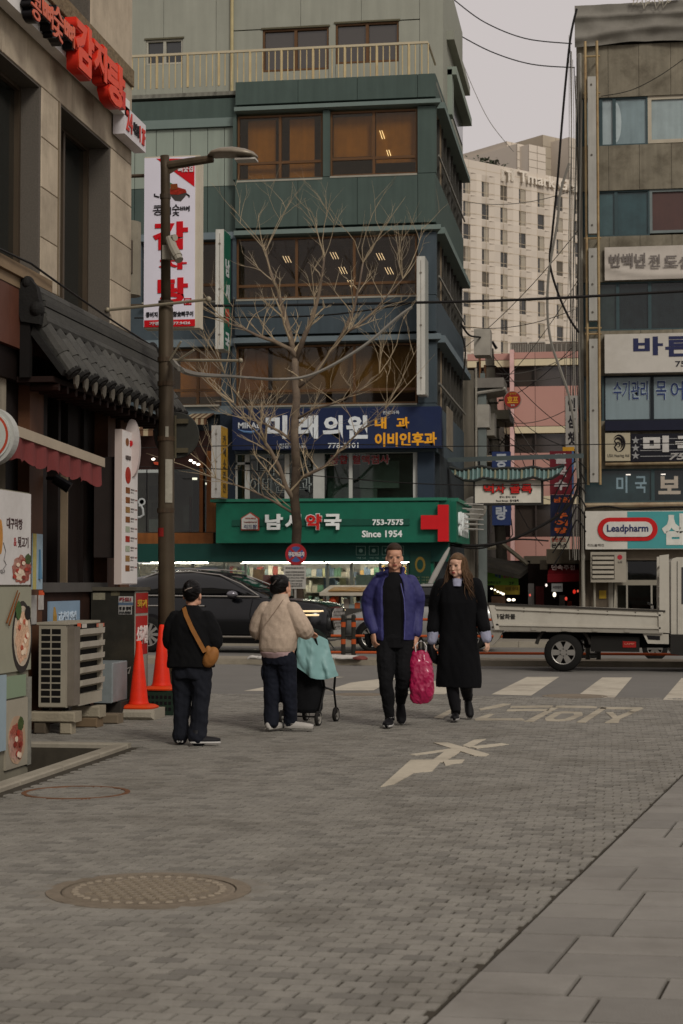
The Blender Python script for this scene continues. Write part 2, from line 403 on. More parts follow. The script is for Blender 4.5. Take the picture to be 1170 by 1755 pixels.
# ================================================================== restaurant building on the near left
WX, YC = -5.65, 20.4
W = FX(WX)
STONE = M('#b3a58f', .8, var=.12, scale=3, bump=.15, bscale=120, isl=.07, streak=.16, dirt='#6b6153', damt=.5)
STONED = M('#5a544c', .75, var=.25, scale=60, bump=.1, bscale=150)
REDST = M('#5a382b', .55, var=.15, scale=4, dirt='#43291f', damt=.4)
BROWN = M('#553826', .6, var=.2, scale=4, dirt='#3d281d', damt=.5)
DARKWOOD = M('#140d0a', .6, var=.25, scale=5)
ALU = M('#5a4e40', .45, .6, var=.1)
rb = thing('restaurant_building', 'stone-clad restaurant building with tiled eave and red letter sign by the alley', 'building', (WX, YC, 0))
m = MB(); m.cube(-9, WX - .42, 9, YC - .003, -.3, 11); obj('core_wall', m, M('#4a443d', .9, var=.2), rb)
m = MB(); m.cube(-9, WX - .05, YC - .42, YC - .002, 3.4, 11); obj('core_wall', m, M('#7d7466', .9, var=.2), rb)
m = MB(); m.cube(-9, WX - .05, YC - .42, YC - .004, -.3, 3.4); obj('core_wall', m, M('#1f1510', .9, var=.2), rb)
def panel(y0, y1, z0, z1, w0=-.4, w1=0., mat=None, nm='stone_panel'):
    m = MB(); m.bevbox(W, y0 + .003, y1 - .003, z0 + .003, z1 - .003, w0, w1, .006); return obj(nm, m, mat or STONE, rb)
for a, b in ((17.13, 17.65), (19.56, YC)):
    z = 4.45
    for k in range(4): panel(a, b, z, z + .5125); z += .5125
panel(9, 15.6, 4.45, 6.5)
y = 9.0
for y2 in (10.4, 11.8, 13.2, 14.6, 16.0, 16.7, 17.39, 18.1, 18.85, 19.56, YC): panel(y, y2, 6.5, 7.45); y = y2
ROUGH = M('#75664f', .95, var=.35, scale=14, bump=1, bscale=25)
y = 9.0
while y < YC - .01: panel(y, min(y + 1.2, YC), 7.45, 7.66, -.4, .03, ROUGH, 'rough_stone_course'); y += 1.2
for a, b in ((9, 15.9), (18.75, YC)):
    panel(a, b, 7.66, 8.6); panel(a, b, 8.6, 9.6)
panel(15.9, 18.75, 9.3, 9.6); panel(9, YC, 9.6, 10.99)
def upper_window(y0, y1, z0, z1, dep):
    o = bx('window', W, (y0 + .02, y1, z0, z1), -dep - .05, -dep - .03, M('#0f1514', .06, var=0, spec=.6), rb)
    for r in ((y0, y0 + .06, z0, z1), (y1 - .12, y1 - .06, z0, z1), ((y0 + y1) / 2 - .03, (y0 + y1) / 2 + .03, z0, z1)):
        bx('frame', W, r, -dep - .03, -dep + .02, ALU, o)
    bx('frame', W, (y0, y1, z1 - .06, z1), -dep - .029, -dep + .019, ALU, o)
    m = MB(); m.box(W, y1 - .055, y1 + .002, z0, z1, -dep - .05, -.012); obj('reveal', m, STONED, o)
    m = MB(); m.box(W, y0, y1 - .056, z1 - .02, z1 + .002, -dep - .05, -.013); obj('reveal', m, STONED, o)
    return o
upper_window(15.6, 17.13, 4.45, 6.5, .22); upper_window(17.65, 19.56, 4.45, 6.5, .27); upper_window(15.9, 18.75, 7.66, 9.3, .25)
bx('corner_trim', W, (17.65, 17.70, 4.45, 6.5), -.1, .012, M('#8a7d68', .4, .6, var=.1), rb)
bx('sill_course', W, (9, 17.2, 4.40, 4.52), .004, .10, M('#7d6a52', .7, var=.15), rb); bx('sill_course', W, (9, 17.2, 4.30, 4.398), .004, .06, M('#7d6a52', .7, var=.15), rb)
# street floor
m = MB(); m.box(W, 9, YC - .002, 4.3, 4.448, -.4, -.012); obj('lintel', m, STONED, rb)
bx('red_stone_fascia', W, (9, 16.1, 3.72, 4.298), -.3, .05, REDST, rb); bx('red_stone_fascia', W, (16.106, 18.2, 3.72, 4.298), -.3, .05, REDST, rb); bx('red_stone_fascia', W, (18.206, YC - .003, 3.72, 4.298), -.3, .05, REDST, rb)
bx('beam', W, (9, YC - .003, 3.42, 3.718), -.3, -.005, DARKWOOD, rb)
PLAST = M('#8f8777', .85, var=.15, scale=4, streak=.4)
bx('plaster_pier', W, (14.0, 16.33, 1.45, 3.418), -.3, -.06, PLAST, rb)
bx('brown_column', W, (16.78, 17.19, 0, 3.417), -.28, .02, BROWN, rb); bx('brown_column', W, (19.42, 19.72, 0, 3.417), -.28, .02, BROWN, rb)
bx('brown_column', W, (20.0, YC - .004, 0, 3.417), -.28, .0, BROWN, rb)
SHOPG = M('#0b100f', .08, var=0, spec=.6)
bx('shop_glass', W, (16.33, YC, 1.45, 3.41), -.26, -.25, SHOPG, rb)
for y0, y1, c in ((17.22, 17.36, '#566b60'), (17.66, 18.02, '#5d7466')):
    bx('window_film', W, (y0, y1, 2.3, 3.3), -.249, -.246, M(c, .5, var=.1), rb)
bx('window_film', W, (17.66, 18.02, 1.9, 2.15), -.249, -.246, M('#6f7a78', .4, var=.2), rb); bx('window_film', W, (17.66, 18.02, 1.72, 1.88), -.249, -.245, M('#2d4a55', .4), rb)
bx('window_film', W, (17.7, 17.98, 1.5, 1.68), -.249, -.246, M('#7a5526', .6, var=.4, scale=12), rb)
text('감자탕', W, (17.70, 17.99, 2.42, 2.62), -.244, M('#c8402f', .5), rb, bold=.03)
m = MB(); m.ell(W.P(17.85, 2.86, -.24), (.01, .09, .1)); obj('window_film', m, M('#6a3b22', .6, var=.4, scale=15), rb)
for y0, y1 in ((17.36, 17.66), (18.02, 18.10), (18.34, 18.42), (18.9, 19.0), (16.33, 16.78)):
    bx('mullion', W, (y0, y1, 1.45, 3.415), -.245, -.1, DARKWOOD, rb)
bx('mullion', W, (18.26, 18.30, 1.45, 2.95), -.244, -.08, M('#8d7c66', .4, .4), rb)
bx('wood_panel', W, (18.43, 19.42, 1.45, 3.41), -.24, -.14, M('#1c1512', .6, var=.3), rb)
bx('window_sill', W, (17.19, 19.42, 1.36, 1.46), -.22, .03, M('#4d4a46', .6, var=.2), rb)
bx('apron_wall', W, (12, 16.78, 0, 1.449), -.3, -.08, M('#1d1511', .8, var=.3, dirt='#0f0b09'), rb)
bx('apron_wall', W, (17.19, 19.42, 0, 1.359), -.3, -.02, M('#2f1c13', .8, var=.3, dirt='#160e0a', damt=.8), rb)
bx('apron_wall', W, (19.72, YC - .005, 0, 1.44), -.3, -.02, M('#2f1c13', .8, var=.3, dirt='#160e0a', damt=.8), rb)
# tiled eave: steep little roof with a stacked ridge
TILE = M('#454440', .75, var=.2, scale=8, bump=.3, bscale=50, isl=.12, dirt='#4f4c44', damt=.35)
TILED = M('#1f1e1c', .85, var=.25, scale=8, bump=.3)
EY0, EY1 = 16.42, 20.95
ev = bpy.data.objects.new('tiled_eave', None)
m = MB()
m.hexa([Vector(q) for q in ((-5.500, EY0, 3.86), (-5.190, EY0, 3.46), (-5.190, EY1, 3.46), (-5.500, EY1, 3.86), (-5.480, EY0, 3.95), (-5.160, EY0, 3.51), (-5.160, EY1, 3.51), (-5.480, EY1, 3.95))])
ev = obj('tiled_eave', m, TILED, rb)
n = 15
for k in range(n):
    y = EY0 + .14 + (EY1 - EY0 - .28) * k / (n - 1)
    a, b = Vector((-5.470, y, 4.02)), Vector((-5.130, y, 3.52))
    for j in range(3):
        t0, t1 = j / 3, (j + 1) / 3 + .03
        mm = MB(); mm.tube([a.lerp(b, t0) + Vector((0, 0, -.004 * j)), a.lerp(b, min(t1, 1.02))], [.078 + .005 * (j % 2), .083 + .005 * (j % 2)], 10); obj('round_tile', mm, TILE, ev, smooth=False)
    mm = MB(); mm.tube([b + Vector((.0, 0, -.005)), b + Vector((.025, 0, -.035))], .085, 12)
    mm.tube([b + Vector((.025, 0, -.035)), b + Vector((.032, 0, -.044))], .05, 8); obj('tile_end_disc', mm, TILED, ev)
    if k < n - 1:
        yy = y + (EY1 - EY0 - .28) / (n - 1) / 2
        mm = MB(); p = FX(-5.145); mm.prism(p, [(yy - .085, 3.50), (yy + .085, 3.50), (yy + .055, 3.40), (yy, 3.36), (yy - .055, 3.40)], 0, .02); obj('drip_tile', mm, M('#5a554b', .8, var=.25, scale=20), ev)
for j, (zz, xx) in enumerate(((4.03, .13), (4.09, .11), (4.15, .12), (4.21, .10))):
    mm = MB(); mm.cube(-5.560 - xx, -5.500 + xx, EY0 + .1, EY1 - .1, zz, zz + .052); obj('ridge_course', mm, TILE, ev)
for k in range(9):
    y = EY0 + .05 + k * (EY1 - EY0 - .1) / 9; y2 = y + (EY1 - EY0 - .1) / 9
    mm = MB(); mm.tube([(-5.410, y, 4.0), (-5.410, y2 + .02, 3.995)], [.062, .066], 10); obj('ridge_roll', mm, TILE, ev)
    mm = MB(); mm.tube([(-5.530, y, 4.30), (-5.530, y2 + .02, 4.295)], [.075, .08], 10); obj('ridge_tile', mm, TILE, ev)
for y, d in ((EY0, -1), (EY1, 1)):
    mm = MB(); p = Plane((0, y, 0), (1, 0, 0)); mm.prism(p, [(-5.58, 3.98), (-5.40, 3.95), (-5.38, 4.1), (-5.43, 4.32), (-5.500, 4.40), (-5.60, 4.36), (-5.64, 4.2)], -.05, .06)
    mm.ell((-5.530, y, 4.36), (.06, .09, .07)); mm.ell((-5.43, y - .02, 4.10), (.07, .09, .08)); obj('ridge_end_ornament', mm, TILED, ev)
mm = MB(); mm.box(Plane((0, EY0, 0), (1, 0, 0)), -5.6, -5.500, 3.44, 4.3, -.05, .03); obj('gable_board', mm, M('#14110f', .8, var=.2), ev)
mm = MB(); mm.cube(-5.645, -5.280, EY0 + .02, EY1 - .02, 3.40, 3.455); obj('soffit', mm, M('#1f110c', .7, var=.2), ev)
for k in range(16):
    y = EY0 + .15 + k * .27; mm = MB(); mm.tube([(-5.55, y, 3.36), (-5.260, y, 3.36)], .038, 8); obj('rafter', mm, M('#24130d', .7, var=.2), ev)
m = MB(); m.tube(sag((-5.600, 12, 4.62), (-5.500, EY0, 4.55), .05) + sag((-5.500, EY0, 4.55), (-5.500, EY1, 4.36), .02)[1:], .012, 5); tag(obj('ridge_cable', m, M('#1a1815', .6), None), 'thin black cable lying along the tiled ridge', 'cable')
# ---- red channel letters over the windows
sg = thing('letter_sign', 'white sign board with black and red channel letters above the stone windows', 'sign', (WX, 17.5, 6.88))
WHT = M('#d6d2cd', .6, var=.06, scale=2, dirt='#8f8a84', damt=.3)
bx('sign_board', W, (12, W.uv(222, 190, .16)[0], 6.88, 7.09), .035, .16, WHT, sg)
m = MB(); m.prism(W, [(15.0, 7.14), (15.4, 7.09), (16.35, 7.09), (16.55, 7.3), (16.2, 7.66), (15.2, 7.7)], .04, .15); obj('sign_disc', m, M('#b9b6b2', .5), sg)
RED = M('#c42a1c', .45, var=.08); REDF = M('#d9492d', .45, var=.06); BLK = M('#141214', .4, var=.1); ORG = M('#c9644a', .45, var=.06)
def chan(s, y0, y1, z0, z1, dep, side, face, bold):
    o = text(s, W, (y0, y1, z0, z1), .17, side, sg, bold=bold + .035, ext=dep)
    text(s, W, (y0 + .01, y1 - .01, z0 + .015, z1 - .015), .172 + dep, face, o, bold=bold, ext=.012, name='letter_face')
def pchan(s, x0, x1, yt, yb, dep, side, face, bold):
    w_ = .17 + dep; xm = (x0 + x1) / 2; chan(s, W.uv(x0, yt, w_)[0], W.uv(x1, yt, w_)[0], W.uv(xm, yb, w_)[1], W.uv(xm, yt, w_)[1], dep, side, face, bold)
pchan('콩', 52, 70, -12, 38, .1, BLK, ORG, .01); pchan('뼈', 71, 90, 2, 46, .1, BLK, ORG, .01); pchan('숯', 88, 108, 10, 72, .1, BLK, ORG, .01); pchan('뼈', 108, 127, 36, 78, .1, BLK, ORG, .01)
pchan('감', 128, 160, 38, 128, .12, RED, REDF, .045); pchan('자', 159, 186, 72, 138, .12, RED, REDF, .045); pchan('탕', 182, 213, 104, 184, .12, RED, REDF, .045)
bx('seal', W, (*[W.uv(x, 180, .24)[0] for x in (208, 215)], 6.86, 7.06), .17, .24, RED, sg)
sg = thing('opening_hours_box', 'small white light box with red 24 at the end of the letter sign', 'sign', (WX, 19.9, 6.65))
bx('box', W, (19.55, 20.45, 6.66, 6.995), .02, .16, M('#cfcacb', .5, var=.05, dirt='#a09a96', damt=.3), sg)
text('24', W, (19.60, 19.85, 6.72, 6.96), .162, M('#b5362c', .5), sg, bold=.02); text('시영업', W, (19.88, 20.13, 6.75, 6.90), .162, BLK, sg); text('1 2F', W, (20.17, 20.40, 6.72, 6.92), .162, M('#b5362c', .5), sg)
# projecting lamp box on the corner
m = MB(); m.tube([(WX - .1, YC + .2, 4.95), (WX - .1, YC + .2, 5.85)], .16, 14); t = tag(obj('corner_box', m, M('#8b8473', .6, var=.2, dirt='#5f584b'), None), 'beige rounded steel box on the restaurant corner behind the banner sign', 'box')
m = MB(); m.cube(WX - .2, WX, YC - .001, YC + .1, 5.2, 5.6); obj('bracket', m, ALU, t)
# ---- vertical banner sign
B = FY(21.9)
def R_(pl, *px, w=0.): return pl.rect(*px, w)
bn = thing('banner_sign', 'tall white banner sign with red brush letters and a stew pot', 'sign', B.P(*B.uv(300, 563)))
u0, u1, v0, v1 = B.rect(247, 270, 334, 560)
bx('case', B, (u0, u1 + .06, v0 - .02, v1 + .02), -.2, -.004, M('#b9b09c', .5, var=.08), bn)
bx('face', B, (u0, u1, v0, v1), -.003, .012, M('#dcd8e2', .45, var=.04), bn)
RP = M('#c4161f', .5, var=.05); BK = M('#1b191c', .5, var=0)
q = lambda x, y: B.uv(x, y, .012)
m = MB(); m.prism(B, [q(268, 272), q(333, 272), q(333, 320)], .013, .017); obj('red_corner', m, RP, bn)
ptext('뼈숯집', B, (305, 285, 331, 295), .018, M('#e0d8d8', .5), bn)
m = MB(); m.prism(B, [q(292, 328), q(293, 336), q(300, 344), q(310, 345), q(318, 336), q(319, 328)], .013, .017); obj('pot', m, M('#45413e', .5), bn)
m = MB(); m.prism(B, [q(281, 329), q(286, 324), q(305, 321), q(318, 325), q(320, 330), q(305, 334), q(290, 333)], .0175, .020); obj('stew', m, M('#8f2a1c', .5, var=.5, scale=25), bn)
m = MB(); m.prism(B, [q(292, 316), q(304, 315), q(305, 324), q(293, 326)], .021, .024); obj('meat', m, M('#7a3c17', .5), bn)
m = MB(); m.prism(B, [q(290, 312), q(297, 316), q(292, 322)], .021, .0235); obj('leek', m, M('#4b7a55', .5), bn)
for x0, x1 in ((265, 273), (319, 324)):
    m = MB(); m.tube([B.P(*q(x0, 332), .016), B.P(*q((x0 + x1) / 2 + (3 if x0 > 300 else -4), 336), .016), B.P(*q(x1, 338), .016)], .01, 5); obj('pot_handle', m, BK, bn)
for s, px in (('콩', (262, 352, 280, 369)), ('뼈', (280, 355, 293, 368)), ('숯', (295, 350, 308, 370)), ('뼈', (309, 353, 325, 362))): ptext(s, B, px, .013, BK, bn, bold=.0)
for s, px in (('감', (262, 380, 322, 428)), ('자', (272, 443, 320, 462)), ('탕', (270, 476, 322, 520))): ptext(s, B, px, .013, RP, bn, bold=.045)
m = MB(); 
for a in ((315, 511, 317, 523), (326, 511, 328, 523), (315, 511, 328, 513), (315, 521, 328, 523)): m.box(B, *B.rect(*a, .012), .013, .016)
obj('seal', m, RP, bn); ptext('담', B, (318, 514, 326, 521), .013, RP, bn)
ptext('콩비지 감자탕 참숯뼈구이', B, (250, 534, 331, 543), .013, BK, bn)
bx('red_strip', B, B.rect(247, 548, 334, 560, .012), .013, .016, RP, bn); ptext('가맹문의 777.9426', B, (256, 551, 326, 557), .017, M('#d8cdce', .5), bn)
m = MB(); m.tube([B.P(u0 - .3, v1 - .2, -.1), B.P(u0, v1 - .2, -.1)], .025, 6); m.tube([B.P(u0 - .3, v0 + .3, -.1), B.P(u0, v0 + .3, -.1)], .025, 6); obj('bracket', m, ALU, bn)
# ---- menu light box
W2 = FX(-5.30)
mn = thing('menu_light_box', 'tall narrow white menu box with rows of dish pictures', 'menu sign', (-5.3, 18.7, 1.42))
u0, u1 = W2.uv(208, 850)[0], W2.uv(235, 850)[0]; zt, zb = W2.uv(208, 735)[1], 1.44
bx('case', W2, (u0, u1, zb, zt), -.08, 0, M('#b8a9a0', .5, var=.06), mn)
bx('wall_bracket', W2, (u0 + .1, u1 - .1, zb + .3, zt - .3), -.345, -.081, M('#2a2320', .7), mn)
bx('face', W2, (u0 + .01, u1 - .01, zb + .01, zt - .01), .001, .006, M('#d8d2cd', .4, var=.03), mn)
m = MB(); m.prism(W2, [(u1 - .15, zt - .02), (u1 - .012, zt - .02), (u1 - .012, zt - .2)], .0065, .009); obj('red_flag', m, RP, mn)
text('감자탕', W2, (u0 + (u1 - u0) * .45, u0 + (u1 - u0) * .75, zt - .17, zt - .1), .007, RP, mn)
hh = zt - zb
def disc(pl, u, v, ru, rv, w, mat, parent, name='picture', n=18, th=.003):
    m = MB(); m.prism(pl, [(u + ru * math.cos(2 * math.pi * k / n), v + rv * math.sin(2 * math.pi * k / n)) for k in range(n)], w, w + th); return obj(name, m, mat, parent)
FOOD = [M('#9b2a1a', .5, var=.5, scale=30), M('#7a4a25', .5, var=.5, scale=30), M('#8c6a3c', .5, var=.5, scale=30), M('#9aa08a', .5, var=.3, scale=30)]
wm = u1 - u0
disc(W2, u0 + wm * .3, zt - .13, wm * .1, .045, .007, FOOD[1], mn)
disc(W2, u0 + wm * .78, zt - .36, wm * .17, .13, .007, FOOD[2], mn); disc(W2, u0 + wm * .78, zt - .35, wm * .11, .08, .0105, M('#b9ad97', .5), mn); disc(W2, u0 + wm * .36, zt - .50, wm * .17, .095, .007, FOOD[0], mn)
for k in range(9):
    v = zt - .67 - k * (hh - .74) / 9
    bx('picture', W2, (u0 + wm * .22, u0 + wm * .48, v - .032, v + .034), .007, .010, FOOD[[1, 1, 2, 1, 3, 0, 3, 2, 1][k]], mn)
    text('뼈감자국', W2, (u0 + wm * .54, u0 + wm * .78, v + .002, v + .026), .007, M('#5b524e', .5), mn, bold=.0, ext=.002); text('8,000', W2, (u0 + wm * .82, u0 + wm * .95, v + .004, v + .022), .007, M('#8a5a50', .5), mn, bold=0, ext=.002)
    text('감자 숯', W2, (u0 + wm * .54, u0 + wm * .72, v - .026, v - .008), .007, M('#6f6763', .5), mn, bold=0, ext=.002)
text('뼈감자탕', W2, (u0 + wm * .2, u0 + wm * .5, zt - .33, zt - .28), .007, M('#5b524e', .5), mn)
P2 = FY(19.25); c = P2.uv(226, 768); m = MB(); m.prism(P2, [(c[0] + .09 * math.cos(t), c[1] + .33 * math.sin(t)) for t in [2 * math.pi * k / 24 for k in range(24)]], -.05, .02)
tag(obj('oval_sign', m, M('#c0b6b0', .5, var=.1, dirt='#aa3333', damt=.2), None), 'white oval sign peeking out behind the menu light box', 'sign')
# ---- awning with scalloped valance
aw = thing('awning', 'folding awning with scalloped dusty pink valance under the tiled eave', 'awning', (-5.3, 16, 2.6))
AX = -5.0; y0, y1 = 14.35, 17.08
m = MB(); m.hexa([Vector(v) for v in ((-5.62, y0, 2.98), (AX, y0, 2.755), (AX, y1, 2.655), (-5.62, y1, 2.9), (-5.62, y0, 2.99), (AX, y0, 2.765), (AX, y1, 2.665), (-5.62, y1, 2.91))]); obj('canopy', m, M('#5b2622', .85, var=.2), aw)
m = MB(); m.hexa([Vector(v) for v in ((AX - .03, y0, 2.71), (AX + .05, y0, 2.71), (AX + .05, y1, 2.61), (AX - .03, y1, 2.61), (AX - .03, y0, 2.80), (AX + .05, y0, 2.80), (AX + .05, y1, 2.70), (AX - .03, y1, 2.70))]); obj('front_bar', m, M('#a89a84', .4, .3, var=.1), aw)
m = MB(); m.tube([(-5.35, y0, 2.90), (-5.35, y1 - 1.0, 2.85)], .022, 6); obj('arm', m, M('#a89a84', .4, .3, var=.1), aw)
m = MB(); pts = []; n = 50
for k in range(n + 1): pts.append((y0 + (y1 - y0 - .06) * k / n, 2.71 - .1 * k / n))
bot = [(y, z - .17 - .045 * abs(math.sin(math.pi * (y - y0) / .24))) for y, z in pts]
vs = []; 
for (a, b), (c_, d) in zip(pts, bot): vs += [W2.P(a, b, .33 + .012 * math.sin(a * 19)), W2.P(c_, d, .33 + .025 * math.sin(a * 19)), W2.P(a, b, .325 + .012 * math.sin(a * 19)), W2.P(c_, d, .325 + .025 * math.sin(a * 19))]
m.add(vs, [(4 * k, 4 * k + 1, 4 * k + 5, 4 * k + 4) for k in range(n)] + [(4 * k + 2, 4 * k + 6, 4 * k + 7, 4 * k + 3) for k in range(n)] + [(4 * k + 1, 4 * k + 3, 4 * k + 7, 4 * k + 5) for k in range(n)])
obj('valance', m, M('#6e3533', .9, var=.15, scale=5, dirt='#4a1f1e', damt=.5), aw)
m = MB(); m.tube([W.P(17.3, 2.52, .1), W.P(17.34, 2.42, .25)], [.05, .06], 12); m.tube([W.P(17.3, 2.52, .02), W.P(17.3, 2.52, .1)], .02, 6)
tag(obj('small_spotlight', m, BLK, None), 'small black spotlight hanging just under the pink awning', 'spotlight')
# ---- round light box sign at the picture edge
D = FY(14.25); u, v = D.uv(-22, 747)
rd = thing('round_light_box', 'round white light box with red ring projecting over the food posters', 'sign', D.P(u, v, 0))
for r_, w0, w1, mt, nm in ((.235, -.12, .0, M('#a7a7a0', .5, var=.06), 'case'), (.205, .001, .02, M('#b4b6ae', .5), 'face'), (.19, .021, .024, M('#a8452f', .5), 'ring'), (.17, .0245, .028, M('#b2b5ab', .5), 'inner_face'), (.12, .0285, .032, M('#a93226', .5, var=.3, scale=20), 'emblem')):
    m = MB(); m.prism(D, [(u + r_ * math.cos(2 * math.pi * k / 40), v + r_ * 1.05 * math.sin(2 * math.pi * k / 40)) for k in range(40)], w0, w1); obj(nm, m, mt, rd)
m = MB(); m.tube([D.P(u, v - .2, -.06), D.P(u, v - .55, -.06)], .02, 6); m.tube([D.P(u, v + .0, -.06), D.P(u - .55, v, -.06)], .02, 6); obj('bracket', m, BLK, rd)
# ---- food posters round the basement stair
E = FX(-4.72); ps = thing('food_poster_panels', 'white food poster boards with noodles and meat standing round the basement stair', 'poster board', (-4.72, 13.5, 0))
yr = E.uv(54, 900)[0]
bx('frame', E, (12.3, yr, -.25, 2.2), -.09, -.02, M('#7d7868', .8, var=.2), ps)
m = MB(); m.cube(-5.5, -4.75, yr - .1, yr - .005, -.25, 1.2); obj('return_panel', m, M('#2a2521', .9, var=.2), ps)
PAPER = M('#c2beb9', .55, var=.06, scale=3, dirt='#8d867c', damt=.4)
bx('white_board', E, (12.4, yr - .02, 1.44, 2.19), -.019, 0, PAPER, ps)
er = lambda *p: E.rect(*p)
def eb(nm, p, w0, w1, mat): return bx(nm, E, er(*p), w0, w1, mat, ps)
MEAT = M('#8c4a3c', .5, var=.9, scale=60, dirt='#c9b6a2', damt=.9); GREENS = M('#3d4b26', .6, var=.4, scale=40)
def blob(cx, cy, rx, ry, w, mat, seed, nm='picture', rough=.15):
    r2 = random.Random(seed); m = MB(); n = 30; u0, u1, v0, v1 = er(cx - rx, cy - ry, cx + rx, cy + ry); a, b, ru, rv = (u0 + u1) / 2, (v0 + v1) / 2, (u1 - u0) / 2, (v1 - v0) / 2
    m.prism(E, [(a + ru * (1 + r2.uniform(-rough, rough * .6)) * math.cos(2 * math.pi * k / n), b + rv * (1 + r2.uniform(-rough, rough * .6)) * math.sin(2 * math.pi * k / n)) for k in range(n)], w, w + .002); return obj(nm, m, mat, ps)
def pt(s, p, mat, bold=.01): return text(s, E, er(*p), .001, mat, ps, bold=bold, ext=.002)
DK = M('#3c2120', .5); pt('대구막창', (11, 888, 38, 907), DK, .02); pt('&', (23, 921, 28, 936), M('#8d2626', .5)); pt('뒷고기', (30, 920, 48, 939), DK, .02); pt('대구', (0, 976, 8, 984), M('#55504d', .5), 0)
blob(36, 976, 17, 24, .001, MEAT, 1); blob(47, 958, 5, 9, .0035, GREENS, 2); blob(33, 985, 9, 10, .0035, M('#c7b49c', .5, var=.5, scale=60), 12)
rq = random.Random(3)
for k in range(9): blob(rq.uniform(23, 47), rq.uniform(960, 994), 3, 3.5, .006 + .0004 * k, M(('#9b3324', '#d0bda6', '#7a2a20')[k % 3], .5), 30 + k)
blob(0, 920, 4, 30, .001, M('#b0792f', .5, var=.3, scale=20), 3, rough=.03); m = MB(); m.tube([E.P(*E.uv(x, y), .002) for x, y in ((5, 930), (9, 945), (6, 960), (10, 968), (5, 975))], .004, 4); obj('scribble', m, M('#6d6a68', .6), ps)
eb('white_board', (-30, 1006, 53, 1153), -.019, 0, M('#8d8b78', .55, var=.1))
blob(37, 1092, 17, 62, .001, M('#2f2a26', .5), 4, rough=.01); blob(37, 1090, 14.5, 52, .0035, M('#b3a48f', .5, var=.2), 5, rough=.01); blob(37, 1092, 12, 44, .006, M('#c4a183', .5, var=.5, scale=60, dirt='#a03c28', damt=.8), 6)
for k in range(12): blob(rq.uniform(29, 45), rq.uniform(1062, 1122), 2.2, 5, .0085 + .0003 * k, M(('#d6bfa5', '#a8543c', '#e0cbb0')[k % 3], .5), 60 + k)
blob(29, 1046, 5, 16, .0125, M('#3f5a30', .6, var=.3, scale=40), 7); blob(45, 1050, 5, 12, .0125, M('#1c1816', .6), 8)
for a, b in (((8, 1068), (27, 1012)), ((12, 1072), (30, 1016))):
    m = MB(); m.tube([E.P(*E.uv(*a), .016), E.P(*E.uv(*b), .016)], [.008, .005], 5); obj('chopstick_picture', m, M('#6b3f1c', .5), ps)
eb('sage_board', (10, 1158, 44, 1195), -.019, .002, M('#7c8b72', .6, var=.06)); eb('white_board', (10, 1198, 47, 1315), -.019, 0, M('#989180', .55, var=.1, dirt='#6b6255', damt=.4))
blob(28, 1268, 15, 42, .001, M('#a98e75', .5, var=.3), 9, rough=.03); blob(26, 1272, 12, 33, .0035, MEAT, 10); blob(34, 1240, 5, 12, .006, GREENS, 11)
for k in range(9): blob(rq.uniform(18, 34), rq.uniform(1248, 1296), 2.5, 5, .0085 + .0004 * k, M(('#9b3324', '#d0bda6', '#7a2a20')[k % 3], .5), 90 + k)
eb('strip_board', (47.5, 1160, 53, 1310), -.018, .003, M('#77756b', .6, var=.4, scale=8)); eb('blue_board', (-40, 1160, 8, 1292), -.018, .012, M('#8b9aa0', .6, var=.1))
E2 = FX(-5.5); pb = thing('blue_drink_banner', 'narrow blue and yellow drink banner tied to the brown column', 'banner', (-5.5, 16.7, 1.5))
r_ = E2.rect(54, 915, 71, 1010); bx('cloth', E2, (r_[0], r_[1], r_[2], r_[3]), 0, .01, M('#8fa3ae', .7, var=.15, scale=6), pb); bx('yellow_strip', E2, (r_[0], r_[0] + .1, r_[2], r_[3]), .011, .014, M('#a89c5c', .7, var=.2, scale=12), pb)
m = MB(); m.tube([E2.P(r_[1] - .1, r_[2] + .1, .013), E2.P(r_[1] - .1, r_[3] - .15, .013)], [.03, .012], 6); obj('bottle_picture', m, M('#4c7088', .5), pb)
r_ = W.rect(84, 1030, 136, 1064); pb = thing('blue_poster', 'pale blue beer poster on the stained wall above the air conditioner', 'poster', (WX, r_[0], r_[2]))
bx('paper', W, (r_[0], r_[1], r_[2] - .1, r_[3]), -.018, .004, M('#7d93a5', .5, var=.08), pb); text('과거의 반전', W, (r_[0] + .28, r_[1] - .15, r_[2] - .02, r_[2] + .1), .005, M('#aebcc6', .5), pb)
m = MB(); m.tube([W.P(r_[0] + .14, r_[2] - .08, .006), W.P(r_[0] + .14, r_[2] + .06, .006), W.P(r_[0] + .14, r_[2] + .15, .006)], [.03, .03, .012], 8); obj('bottle_picture', m, M('#8a6a2b', .5), pb)
for i, (px, col) in enumerate((((56, 1020, 66, 1070), '#9d9a94'), ((70, 1020, 78, 1045), '#a39e98'), ((71, 1012, 79, 1020), '#c0512e'))):
    r_ = W.rect(*px, .05); tag(bx('flyer', W, r_, -.018 if i else .022, .03 if i else .03, M(col, .7, var=.3, scale=12), None), ['torn white flyer stuck on the brown column', 'small white sticker on the stained wall by the blue poster', 'small orange sticker above the white sticker by the blue poster'][i], 'flyer')
